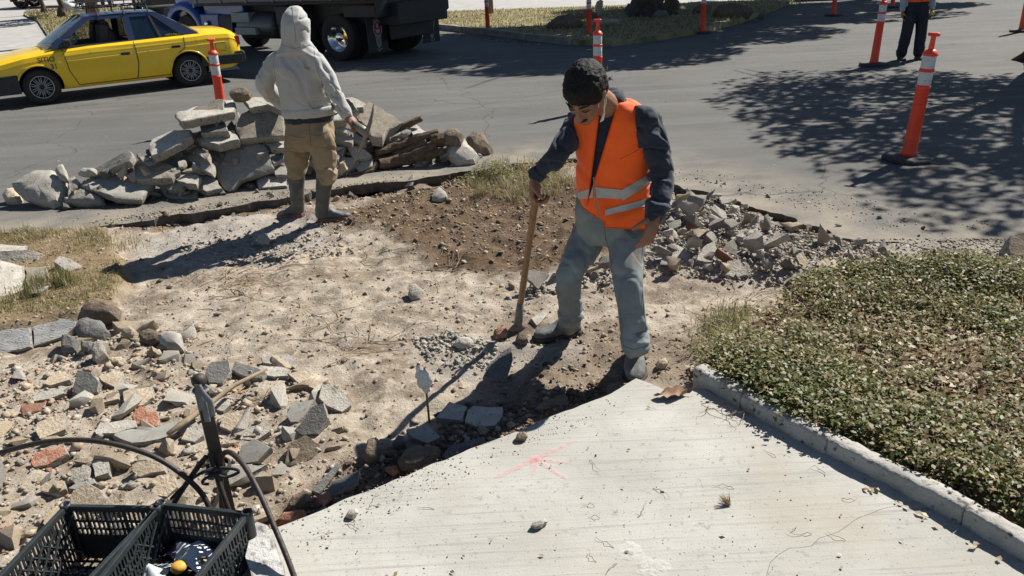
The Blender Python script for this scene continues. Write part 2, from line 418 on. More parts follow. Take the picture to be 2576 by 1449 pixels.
# ---- asphalt
def asphalt_mat(name, b1, b2, cracks=True):
    M = bpy.data.materials.new(name); M.use_nodes = True; t = M.node_tree; L = t.links.new; N = t.nodes.new; bs = t.nodes['Principled BSDF']; bs.inputs['Roughness'].default_value = .9; bs.inputs['Specular IOR Level'].default_value = .25
    tc = N('ShaderNodeTexCoord'); V = tc.outputs['Object']
    def nse(s, d, lo, hi, vec=V):
        n = N('ShaderNodeTexNoise'); n.inputs['Scale'].default_value = s; n.inputs['Detail'].default_value = d; n.inputs['Roughness'].default_value = .6; L(vec, n.inputs['Vector'])
        k = N('ShaderNodeMapRange'); k.inputs[1].default_value = lo; k.inputs[2].default_value = hi; L(n.outputs[0], k.inputs[0]); return k.outputs[0]
    def mix(f, a, c, mode='MIX'):
        x = N('ShaderNodeMix'); x.data_type = 'RGBA'; x.blend_type = mode
        if isinstance(f, float): x.inputs[0].default_value = f
        else: L(f, x.inputs[0])
        for k, s_ in ((6, a), (7, c)):
            if isinstance(s_, tuple): x.inputs[k].default_value = lin(s_)
            else: L(s_, x.inputs[k])
        return x.outputs[2]
    c = mix(nse(.45, 6, .35, .65), b1, b2)
    mp = N('ShaderNodeMapping'); mp.inputs['Rotation'].default_value = (0, 0, R(-20)); mp.inputs['Scale'].default_value = (.25, 2.2, 1); L(V, mp.inputs[0])
    c = mix(nse(1.3, 6, .45, .75, mp.outputs[0]), c, tuple(v * 1.22 for v in b1))        # dusty wheel streaks
    c = mix(nse(130, 2, .50, .66), c, tuple(v * .45 for v in b2)); c = mix(nse(170, 2, .58, .72), c, tuple(min(1, v * 1.9) for v in b1))  # aggregate
    du = N('ShaderNodeAttribute'); du.attribute_name = 'dust'; dm = N('ShaderNodeMath'); dm.operation = 'MULTIPLY'; L(du.outputs['Fac'], dm.inputs[0]); L(nse(3.0, 7, .30, .62), dm.inputs[1]); c = mix(dm.outputs[0], c, (.27, .235, .185))
    if cracks:
        wr = N('ShaderNodeTexNoise'); wr.inputs['Scale'].default_value = 1.2; wr.inputs['Detail'].default_value = 7; L(V, wr.inputs['Vector'])
        ad = N('ShaderNodeMix'); ad.data_type = 'RGBA'; ad.blend_type = 'LINEAR_LIGHT'; ad.inputs[0].default_value = .35; L(V, ad.inputs[6]); L(wr.outputs['Color'], ad.inputs[7])
        vo = N('ShaderNodeTexVoronoi'); vo.feature = 'DISTANCE_TO_EDGE'; vo.inputs['Scale'].default_value = .27; L(ad.outputs[2], vo.inputs['Vector'])
        k = N('ShaderNodeMapRange'); k.inputs[1].default_value = .0008; k.inputs[2].default_value = .003; k.inputs[3].default_value = .55; k.inputs[4].default_value = 0; L(vo.outputs['Distance'], k.inputs[0])
        c = mix(k.outputs[0], c, (.03, .028, .026))
    L(c, bs.inputs['Base Color'])
    nb = N('ShaderNodeTexNoise'); nb.inputs['Scale'].default_value = 140; nb.inputs['Detail'].default_value = 3; L(V, nb.inputs['Vector'])
    bp = N('ShaderNodeBump'); bp.inputs['Strength'].default_value = .55; bp.inputs['Distance'].default_value = .008; L(nb.outputs[0], bp.inputs['Height']); L(bp.outputs[0], bs.inputs['Normal'])
    return M
M_ASPH = asphalt_mat('asphalt', (.138, .134, .125), (.102, .10, .094))
M_ASPHB = mat('asphalt_broken', (.075, .068, .06), .95, (.14, .12, .095), 18, bump=1, bscale=60, bdist=.02)
def road():
    n = len(EDGE_J); c0 = (-.5, 3.2); mb = MB(); rings = []
    for k, Rr in enumerate((0, .35, 1.3, 9, 22, 60, 500)):
        row = []
        for x, y in EDGE_J:
            d = math.hypot(x - c0[0], y - c0[1]); u = ((x - c0[0]) / d, (y - c0[1]) / d)
            row.append((x, y, 0) if k == 0 else (x + u[0] * Rr, y + u[1] * Rr, 0) if k < 3 else (c0[0] + u[0] * max(Rr, d + 1), c0[1] + u[1] * max(Rr, d + 1), 0))
        rings.append(row)
    for r in rings: mb.v += r
    _lw = fbm(np.array([[i * .35, 0, 5.0] for i in range(n)]), 3, 8)
    for k in range(len(rings) - 1):
        for i in range(n - 1): mb.f.append((k * n + i, k * n + i + 1, (k + 1) * n + i + 1, (k + 1) * n + i)); mb.m.append(0)
    b0 = len(mb.v); mb.v += [(x + .02 * float(_lw[i]), y + .012 - .04 * float(_lw[i]), -.10) for i, (x, y) in enumerate(EDGE_J)]
    for i in range(n - 1): mb.f.append((i, b0 + i, b0 + i + 1, i + 1)); mb.m.append(1)
    o = mb.build('road', None, mats=[M_ASPH, M_ASPHB], fix=False)
    da = o.data.attributes.new('dust', 'FLOAT', 'POINT'); da.data.foreach_set('value', np.concatenate([np.full(n, v) for v in (1.0, .85, 0, 0, 0, 0, 0, 1.0)]).astype(np.float32))
    for p in o.data.polygons:
        if p.material_index == 0 and p.normal.z < 0: p.flip()
    tag(o, 'worn grey asphalt street with cracks and a broken edge', 'road', kind='structure')
road()

# ---- concrete walk in two pours
def concrete_mat(name, b1, b2, ang, line=.5, lscale=34, dust=True):
    M = bpy.data.materials.new(name); M.use_nodes = True; t = M.node_tree; L = t.links.new; N = t.nodes.new; bs = t.nodes['Principled BSDF']; bs.inputs['Roughness'].default_value = .85; bs.inputs['Specular IOR Level'].default_value = .25
    tc = N('ShaderNodeTexCoord'); V = tc.outputs['Object']
    def nse(s, d, lo, hi, vec=V):
        n = N('ShaderNodeTexNoise'); n.inputs['Scale'].default_value = s; n.inputs['Detail'].default_value = d; n.inputs['Roughness'].default_value = .6; L(vec, n.inputs['Vector'])
        k = N('ShaderNodeMapRange'); k.inputs[1].default_value = lo; k.inputs[2].default_value = hi; L(n.outputs[0], k.inputs[0]); return k.outputs[0], n.outputs[0]
    def mix(f, a, c):
        x = N('ShaderNodeMix'); x.data_type = 'RGBA'
        if isinstance(f, float): x.inputs[0].default_value = f
        else: L(f, x.inputs[0])
        for k, s_ in ((6, a), (7, c)):
            if isinstance(s_, tuple): x.inputs[k].default_value = lin(s_)
            else: L(s_, x.inputs[k])
        return x.outputs[2]
    mp = N('ShaderNodeMapping'); mp.inputs['Rotation'].default_value = (0, 0, R(ang)); mp.inputs['Scale'].default_value = (.9, lscale, 1); L(V, mp.inputs[0])
    f1, _ = nse(2.2, 7, .36, .64); c = mix(f1, b1, b2)
    fl, hl = nse(1.6, 6, .52, .74, mp.outputs[0]); mm = N('ShaderNodeMath'); mm.operation = 'MULTIPLY'; mm.inputs[1].default_value = line; L(fl, mm.inputs[0]); c = mix(mm.outputs[0], c, tuple(v * .62 for v in b2))
    f2, _ = nse(95, 2, .66, .74); c = mix(f2, c, (.09, .078, .06))
    f3, _ = nse(28, 4, .60, .75); c = mix(f3, c, tuple(v * .72 for v in b2))
    if dust: f4, _ = nse(1.4, 6, .52, .76); c = mix(f4, c, (.36, .325, .265))
    L(c, bs.inputs['Base Color'])
    bp = N('ShaderNodeBump'); bp.inputs['Strength'].default_value = .35; bp.inputs['Distance'].default_value = .006; L(hl, bp.inputs['Height'])
    nb = N('ShaderNodeTexNoise'); nb.inputs['Scale'].default_value = 120; nb.inputs['Detail'].default_value = 4; L(V, nb.inputs['Vector'])
    b2_ = N('ShaderNodeBump'); b2_.inputs['Strength'].default_value = .3; b2_.inputs['Distance'].default_value = .004; L(nb.outputs[0], b2_.inputs['Height']); L(bp.outputs[0], b2_.inputs['Normal']); L(b2_.outputs[0], bs.inputs['Normal'])
    return M
M_CONC1 = concrete_mat('brushed_concrete', (.435, .425, .385), (.345, .335, .30), -22, .6)
M_CONC2 = concrete_mat('ribbed_concrete', (.425, .415, .378), (.335, .325, .29), 62, 1.0, 24)
CRACK_PX = [(2310, 1262), (2219, 1279), (2149, 1312), (2107, 1337), (2059, 1352), (2039, 1372), (1982, 1377), (1957, 1394), (1937, 1414), (1925, 1449), (1900, 1500), (1840, 1600), (1790, 1800), (1760, 2100)]
CRACK = densify(GP(CRACK_PX, .05), .03, .006, 9)
def slab_piece(name, poly, mtl, top, label):
    bm = bmesh.new(); n = len(poly)
    t = [bm.verts.new((x, y, top)) for x, y in poly]; b = [bm.verts.new((x, y, top - .11)) for x, y in poly]
    f = bm.faces.new(t)
    if f.calc_area() and f.normal.z < 0: f.normal_flip()
    for i in range(n): bm.faces.new((t[i], t[(i + 1) % n], b[(i + 1) % n], b[i]))
    bm.normal_update()
    if f.normal.z < 0: f.normal_flip()
    bmesh.ops.triangulate(bm, faces=[f]); bmesh.ops.recalc_face_normals(bm, faces=bm.faces)
    me = bpy.data.meshes.new(name); bm.to_mesh(me); bm.free()
    return tag(link(name, me, mtl), label, 'pavement', kind='structure')
SL1 = densify(GP(SLAB_PX[:11], .05), .02, .006, 4) + densify(GP(SLAB_PX[10:15], .05), .03, .006, 5)[1:] + GP([(1830, 1006), (1990, 1087), (2155, 1155), (2290, 1240)], .05)
slab_piece('pavement', SL1 + CRACK + GP([(400, 2100)], .05), M_CONC1, .05, 'pale brushed concrete walk at the front')
SL2 = [(x + .0009, y - .0005) for x, y in reversed(CRACK)] + GP([(2320, 1254), (2576, 1396), (3100, 1690), (3000, 2100)], .05)
slab_piece('pavement', SL2, M_CONC2, .0492, 'ribbed concrete walk section in the front corner')

# ---- spray paint marks on the walk
def paint_mat(name, c, dens):
    M = bpy.data.materials.new(name); M.use_nodes = True; t = M.node_tree; L = t.links.new; N = t.nodes.new; bs = t.nodes['Principled BSDF']; bs.inputs['Base Color'].default_value = lin(c); bs.inputs['Roughness'].default_value = .8
    tc = N('ShaderNodeTexCoord'); n = N('ShaderNodeTexNoise'); n.inputs['Scale'].default_value = 60; n.inputs['Detail'].default_value = 5; L(tc.outputs['Object'], n.inputs['Vector'])
    k = N('ShaderNodeMapRange'); k.inputs[1].default_value = .3; k.inputs[2].default_value = .75; k.inputs[3].default_value = dens[0]; k.inputs[4].default_value = dens[1]; L(n.outputs[0], k.inputs[0]); L(k.outputs[0], bs.inputs['Alpha'])
    return M
def strokes(name, segs, mtl, z, label):
    mb = MB(); rnd = random.Random(5)
    for k, (a, b, w0, w1) in enumerate(segs):
        a = G(*a, .05); b = G(*b, .05); d = (b - a); L = d.length; d.normalize(); n = Vector((-d.y, d.x, 0)); q = 10
        l, r = [], []
        for i in range(q + 1):
            t = i / q; p = a + d * L * t; w = (w0 + (w1 - w0) * t) * (1 + .25 * (rnd.random() - .5)) * (.45 if i in (0, q) else 1)
            l.append(Vector((p.x + n.x * w, p.y + n.y * w, z + .0003 * k))); r.append(Vector((p.x - n.x * w, p.y - n.y * w, z + .0003 * k)))
        mb.add(l + r, [(i, i + 1, q + 1 + i + 1, q + 1 + i) for i in range(q)])
    return tag(mb.build(name, mtl), label, 'paint mark')
strokes('paint_mark', [((1245, 1203), (1345, 1156), .011, .014), ((1345, 1156), (1452, 1108), .014, .008), ((1345, 1150), (1342, 1196), .016, .013), ((1345, 1154), (1436, 1166), .011, .007), ((1345, 1154), (1428, 1207), .012, .008), ((1335, 1149), (1352, 1160), .02, .022)], paint_mat('pink_spray', (.86, .34, .36), (.30, .0)), .0525, 'pink sprayed arrow mark on the pale concrete walk')
def blot(cx, cy, rx, ry, seed, n=9):
    rnd = random.Random(seed); mb = MB()
    for k in range(n):
        a = 2 * math.pi * k / n + rnd.random() * .3; r = .35 + .5 * rnd.random(); c = G(cx + rx * r * math.cos(a), cy + ry * r * math.sin(a), .05)
        s = .012 + .016 * rnd.random(); v = [Vector((c.x + s * (1 + .4 * rnd.random()) * math.cos(b), c.y + s * .8 * (1 + .4 * rnd.random()) * math.sin(b), .0522 + k * .0001)) for b in [2 * math.pi * j / 9 for j in range(9)]]
        mb.add(v, [tuple(range(9))])
    return mb
M_WBLOT = paint_mat('white_spatter', (.72, .71, .67), (.32, .0))
tag(blot(1585, 1390, 30, 26, 3, 13).build('paint_mark', M_WBLOT, fix=False), 'white paint spatter near the front edge of the walk', 'paint mark')
tag(blot(1640, 1432, 40, 22, 8, 12).build('paint_mark', M_WBLOT, fix=False), 'white paint smear at the bottom edge of the walk', 'paint mark')

# ---- kerb beside the plant bed
M_KERB = mat('kerb_concrete', (.43, .415, .375), .9, (.30, .285, .25), 9, bump=.8, bscale=45, spots=((.09, .08, .065), 30, .60, .70))
KL = [G(1745, 925, .12), G(1850, 985, .12), G(1987, 1057, .12), G(2149, 1139, .12), G(2367, 1247, .12), G(2576, 1364, .12), G(3000, 1600, .12), G(3300, 1770, .12)]
def kerb_seg(pts, seed, w=.085, h=.13, top=.118):
    n = 26; L = [0]
    for a, b in zip(pts[:-1], pts[1:]): L.append(L[-1] + (b - a).length)
    rings = []
    for i in range(n + 1):
        s = L[-1] * i / n; k = max(j for j in range(len(L)) if L[j] <= s + 1e-9); k = min(k, len(pts) - 2); t = (s - L[k]) / (L[k + 1] - L[k]); p = pts[k].lerp(pts[k + 1], t); d = (pts[k + 1] - pts[k]).normalized(); q = Vector((-d.y, d.x, 0))
        if q.y < 0: q = -q
        z = top; pr = [(-.004, z - h), (0, z - .012), (.010, z), (w * .5, z + .003), (w - .012, z - .002), (w, z - .012), (w, z - h)]
        rings.append([Vector((p.x + q.x * a, p.y + q.y * a, b)) for a, b in pr])
    mb = MB().rings(rings); me = evaluated(mb, [('SUBSURF', dict(subdivision_type='SIMPLE', levels=1, render_levels=1))])
    noise_disp(me, .007, 22, seed, 3); noise_disp(me, .006, 7, seed + 4, 2)
    return me
KT = [0, .24, .62, 1.02, 1.6]
kr = empty('kerb', KL[0], 0, 'low weathered concrete kerb between the walk and the plant bed', 'kerb')
kr.location = (0, 0, 0)
def sub_path(pts, s0, s1):
    L = [0]
    for a, b in zip(pts[:-1], pts[1:]): L.append(L[-1] + (b - a).length)
    def at(s):
        s = min(max(s, 0), L[-1]); k = min(max(j for j in range(len(L)) if L[j] <= s + 1e-9), len(pts) - 2); return pts[k].lerp(pts[k + 1], (s - L[k]) / (L[k + 1] - L[k]))
    return [at(s0)] + [p for p, l in zip(pts, L) if s0 + .01 < l < s1 - .01] + [at(s1)]
TOT = sum((b - a).length for a, b in zip(KL[:-1], KL[1:])); cuts = [0, .30, .74, 1.28, 1.9, TOT]
for i in range(5):
    link('kerb_section', kerb_seg(sub_path(KL, cuts[i] + .003, cuts[i + 1] - .003), 20 + i), M_KERB, kr, True)

# ---- block across the street on the left: concrete lot rising away
def lotz(x, y):
    d = (y - 16.9) - (x + 6.6) * .56
    return .02 + .035 * np.clip(d - 1.5, 0, None)
def GL(px, py):
    lo, hi = 14.0, 90.0
    for _ in range(50):
        mdl = (lo + hi) / 2; p = A(px, py, mdl)
        if p.z > float(lotz(p.x, p.y)): lo = mdl
        else: hi = mdl
    return A(px, py, lo)
M_LOT = concrete_mat('lot_concrete', (.42, .41, .385), (.34, .33, .31), 34, .5, 5)
def lot():
    xs = np.linspace(-90, 12, 60); ys = np.linspace(2, 110, 60); X, Y = np.meshgrid(xs, ys)
    bm = bmesh.new(); poly = [(-5.5, 17.2), (-6.78, 16.75), (-9.45, 15.3), (-45, -6), (-95, -6), (-95, 110), (-36, 110), (-22, 55), (-12, 32)]
    vs = [bm.verts.new((x, y, float(lotz(x, y)))) for x, y in poly]; f = bm.faces.new(vs); bmesh.ops.triangulate(bm, faces=[f])
    for k in range(24): bmesh.ops.bisect_plane(bm, geom=bm.verts[:] + bm.edges[:] + bm.faces[:], plane_co=(0, 4 + k * 4.2, 0), plane_no=(-.49, .87, 0))
    for v in bm.verts: v.co.z = float(lotz(v.co.x, v.co.y))
    bm.normal_update()
    for q in bm.faces:
        if q.normal.z < 0: q.normal_flip()
    me = bpy.data.meshes.new('far_pavement'); bm.to_mesh(me); bm.free(); tag(link('far_pavement', me, M_LOT), 'pale concrete forecourt across the street behind the taxi', 'pavement', kind='structure')
lot()
def sheet(name, pts, mtl, z, label, cat, kind='structure', lotbased=False, dz=.02):
    bm = bmesh.new(); vs = [bm.verts.new((p[0], p[1], (float(lotz(p[0], p[1])) + dz) if lotbased else z)) for p in pts]; f = bm.faces.new(vs); bm.normal_update()
    if f.normal.z < 0: f.normal_flip()
    bmesh.ops.triangulate(bm, faces=[f]); me = bpy.data.meshes.new(name); bm.to_mesh(me); bm.free()
    return tag(link(name, me, mtl), label, cat, kind=kind)
M_DRYG = mat('dry_grass_soil', (.36, .30, .16), .95, (.22, .20, .09), 1.2, bump=1, bscale=25, bdist=.05, spots=((.14, .15, .055), 3.5, .52, .66))
LV = [tuple(GL(*p)[:2]) for p in ((170, 128), (118, 90), (96, 56), (60, 40), (70, 30), (150, 26), (330, 20), (420, 60), (350, 110))]
sheet('far_verge', LV, M_DRYG, 0, 'patchy verge with small trees behind the taxi', 'verge', lotbased=True, dz=.05)

# ---- block across the crossing street: verge, kerb and walk
M_FARK = mat('far_kerb', (.33, .31, .27), .9, (.22, .21, .18), 5, bump=.6, bscale=20)
FVP = [(1040, 62), (1115, 75), (1230, 88), (1330, 101), (1440, 113), (1540, 116), (1640, 104), (1760, 84), (1850, 62), (1910, 40)]
FV = GP(FVP); FVt = densify(FV, .5, .03, 2)
_vp = FVt + [(12.5, 33), (12, 36), (-6, 36), (-4.6, 29)]; _n = len(_vp)
_vb = MB(); _vb.add([(x, y, .12) for x, y in _vp] + [(x + .02 * (x < 90), y - .06, -.02) for x, y in _vp], [tuple(range(_n))] + [(i, (i + 1) % _n, _n + (i + 1) % _n, _n + i) for i in range(_n)])
tag(_vb.build('far_verge', M_DRYG), 'sunny dry grass verge beyond the truck', 'verge', kind='structure')
sheet('far_path', [(-7, 35.0), (-3, 32.5), (2, 31.0), (5, 30.2), (8, 29.8), (13, 29), (30, 29), (30, 70), (-15, 70)], M_LOT, .124, 'pale concrete path behind the far grass verge', 'path')
kb = empty('far_kerb', (0, 0, 0), 0, 'crumbling grey kerb along the far grass verge', 'kerb')
for i, (a, b) in enumerate(zip(FV[:-1], FV[1:])):
    if i > 3: continue
    a = Vector((*a, 0)); b = Vector((*b, 0)); d = (b - a); n = max(1, int(d.length / 1.3))
    for k in range(n):
        p = a + d * ((k + .5) / n); me = evaluated(MB().box((0, 0, 0), (d.length / n - .03, .16, .2)), [('SUBSURF', dict(subdivision_type='SIMPLE', levels=3, render_levels=3))]); noise_disp(me, .03, 6, i * 7 + k, 3)
        o = link('kerb_block', me, M_FARK, kb); o.location = (p.x, p.y, .06); o.rotation_euler = (0, 0, math.atan2(d.y, d.x))
# ================================================================ BROKEN CONCRETE, STONES, WOOD
M_CSM = mat('slab_smooth', (.36, .345, .305), .92, (.29, .272, .236), 14, bump=.4, bscale=90, bdist=.004, spots=((.17, .16, .14), 60, .62, .72), objvar=.14)
M_CRG = mat('slab_rough', (.36, .315, .245), .95, (.24, .205, .155), 22, bump=1, bscale=70, bdist=.015, objvar=.16)
M_CLT = mat('slab_light', (.50, .47, .405), .93, (.38, .345, .285), 16, bump=.8, bscale=80, bdist=.01, spots=((.20, .18, .15), 45, .6, .7), objvar=.15)
M_BRK = mat('slab_broken_edge', (.36, .33, .28), .95, (.26, .235, .20), 30, bump=1, bscale=60, bdist=.015, spots=((.13, .12, .11), 55, .56, .66))
M_DRT = mat('dirty_stone', (.24, .185, .13), .95, (.15, .115, .08), 18, bump=1, bscale=50, bdist=.02, objvar=.2)
M_TAN = mat('tan_stone', (.53, .435, .315), .94, (.42, .33, .225), 16, bump=.9, bscale=60, bdist=.012, spots=((.55, .48, .38), 25, .58, .7), objvar=.2)
M_RED = mat('brick_red', (.36, .145, .085), .95, (.42, .22, .14), 20, bump=1, bscale=60, bdist=.015, spots=((.45, .36, .28), 18, .55, .68), objvar=.15)
M_GRS = mat('dark_grey_stone', (.19, .185, .17), .93, (.13, .125, .115), 18, bump=1, bscale=70, bdist=.012, objvar=.15)
M_GRY = mat('grey_rubble', (.41, .38, .325), .95, (.31, .28, .235), 20, bump=1, bscale=60, bdist=.015, objvar=.2)

def rough_mesh(mb, sub, amp, freq, seed, chip=.4, mat_face=None):
    """subdivide and roughen a closed shape; mat_face(normal, mi)->mi"""
    me = evaluated(mb, [('SUBSURF', dict(subdivision_type='SIMPLE', levels=sub, render_levels=sub))])
    n = len(me.vertices); co = np.empty(n * 3); me.vertices.foreach_get('co', co); co = co.reshape(-1, 3); no = np.empty(n * 3); me.vertices.foreach_get('normal', no); no = no.reshape(-1, 3)
    d = fbm(co * freq, 3, seed) * amp + fbm(co * freq * 4, 2, seed + 9) * amp * .45
    c = fbm(co * freq * .7, 2, seed + 5)
    # vertex normals at sharp edges are diagonal: bite chips out of the edges
    co2 = co + no * d[:, None]
    me.vertices.foreach_set('co', co2.ravel()); me.update()
    return me
def px_poly(poly, normal, Y=None, g=None):
    """carry a photo outline to a plane: anchored at depth Y at its centroid or with its lowest point on the ground"""
    normal = (normal[0], normal[1] * .70, normal[2]); n = Vector(normal).normalized(); cx = sum(p[0] for p in poly) / len(poly); cy = sum(p[1] for p in poly) / len(poly)
    if Y is not None: a = A(cx, cy, Y)
    else:
        lowp = max(poly, key=lambda p: p[1]); a = GT(*lowp)
        if g: a = a + Vector((0, 0, g))
    out = []
    for p in poly:
        d = Vector(ray(*p)); t = (a - Vector(CAM)).dot(n) / d.dot(n); out.append(Vector(CAM) + d * t)
    return out, n
def densify3(P, step, jit, rnd):
    out = []; n = len(P)
    for i in range(n):
        a, b = P[i], P[(i + 1) % n]; k = max(1, int((b - a).length / step))
        for j in range(k):
            p = a.lerp(b, j / k)
            if j: p = p + Vector((rnd.uniform(-jit, jit), rnd.uniform(-jit, jit), rnd.uniform(-jit, jit) * .6))
            out.append(p)
    return out
def slab(poly, normal, thick, label, Y=None, top=None, seed=None, name='concrete_chunk', cat='concrete piece', group='slabs in the roadside rubble pile', rough=.006, side=None, back=None, g=None):
    """broken slab: outline on a plane, real thickness behind it, ragged sides"""
    seed = seed if seed is not None else int(poly[0][0] * 7 + poly[0][1]); rnd = random.Random(seed)
    P, n = px_poly(poly, normal, Y, g); P = densify3(P, .045, .007, rnd); c = sum(P, Vector()) / len(P); k = len(P)
    bm = bmesh.new()
    R0 = [bm.verts.new(c + (p - c) * .955) for p in P]
    R1 = [bm.verts.new(p - n * (thick * .10)) for p in P]
    R2 = [bm.verts.new(c + (p - c) * (1.0 + rnd.uniform(-.05, .03)) - n * (thick * .55)) for p in P]
    R3 = [bm.verts.new(c + (p - c) * .93 - n * thick) for p in P]
    ft = bm.faces.new(R0); fb = bm.faces.new(list(reversed(R3)))
    for X, Y2 in ((R0, R1), (R1, R2), (R2, R3)):
        for i in range(k):
            f = bm.faces.new((X[i], X[(i + 1) % k], Y2[(i + 1) % k], Y2[i])); f.material_index = 1
    fb.material_index = 2
    r = bmesh.ops.poke(bm, faces=[ft, fb]); 
    es = [e for e in bm.edges if e.calc_length() > .07]; bmesh.ops.subdivide_edges(bm, edges=es, cuts=2, use_grid_fill=True)
    bmesh.ops.triangulate(bm, faces=[f for f in bm.faces if len(f.verts) > 4])
    bmesh.ops.recalc_face_normals(bm, faces=bm.faces)
    piv = Vector((c.x, c.y, c.z)); bmesh.ops.translate(bm, vec=-piv, verts=bm.verts)
    me = bpy.data.meshes.new(name); bm.to_mesh(me); bm.free()
    noise_disp(me, rough, 14, seed % 91, 3); noise_disp(me, rough * .5, 45, seed % 83, 2)
    for mm in (top or M_CSM, side or M_BRK, back or M_CRG): me.materials.append(mm)
    o = link(name, me); o.location = piv; set_sharp(me, 38)
    return tag(o, label, cat, group)
def boulder(poly, depth, label, Y=None, mtl=None, seed=None, name='boulder', cat='stone', group='loose boulders', tilt=(0, -.7, .7), rough=.012, flat=.6):
    """chunky stone: photo outline as its widest section, faceted front and back caps"""
    seed = seed if seed is not None else int(poly[0][0] * 5 + poly[0][1] * 3); rnd = random.Random(seed)
    P, n = px_poly(poly, tilt, Y); P = densify3(P, .05, .006, rnd); c = sum(P, Vector()) / len(P); k = len(P); bm = bmesh.new(); off = Vector((rnd.uniform(-.02, .02), rnd.uniform(-.02, .02), rnd.uniform(0, .02)))
    lay = []
    for s, z in ((.50, .5), (.86, .34), (1.0, 0), (.9, -.4), (.55, -.62)):
        lay.append([bm.verts.new(c + (p - c) * (s + rnd.uniform(-.06, .06) * (s != 1)) + n * (z * depth * flat) + off * (z)) for p in P])
    bm.faces.new(lay[0]); bm.faces.new(list(reversed(lay[-1])))
    for X, Y2 in zip(lay[:-1], lay[1:]):
        for i in range(k): bm.faces.new((X[i], X[(i + 1) % k], Y2[(i + 1) % k], Y2[i]))
    bmesh.ops.poke(bm, faces=[f for f in bm.faces if len(f.verts) > 4]); bmesh.ops.recalc_face_normals(bm, faces=bm.faces); bmesh.ops.translate(bm, vec=-c, verts=bm.verts)
    me = bpy.data.meshes.new(name); bm.to_mesh(me); bm.free()
    me = evaluated(me, [('SUBSURF', dict(subdivision_type='SIMPLE', levels=1, render_levels=1)), ('SMOOTH', dict(factor=.4, iterations=1))])
    noise_disp(me, rough, 11, seed % 97, 3); noise_disp(me, rough * .4, 40, seed % 89, 2)
    o = link(name, me, mtl or M_CRG); o.location = c; set_sharp(me, 32)
    return tag(o, label, cat, group)

BASE_PX = [(-40, 520), (0, 518), (200, 522), (330, 512), (460, 502), (580, 484), (720, 470), (860, 445), (1000, 424), (1150, 420), (1240, 394), (1300, 390)]
def pileY(cx, cy):
    by = float(np.interp(cx, [p[0] for p in BASE_PX], [p[1] for p in BASE_PX])); B = G(cx, by); return B.y + .62 * max(0, by - cy) / ppm(B)
PG = 'slabs in the roadside rubble pile'
UPN = (0, -.12, 1)
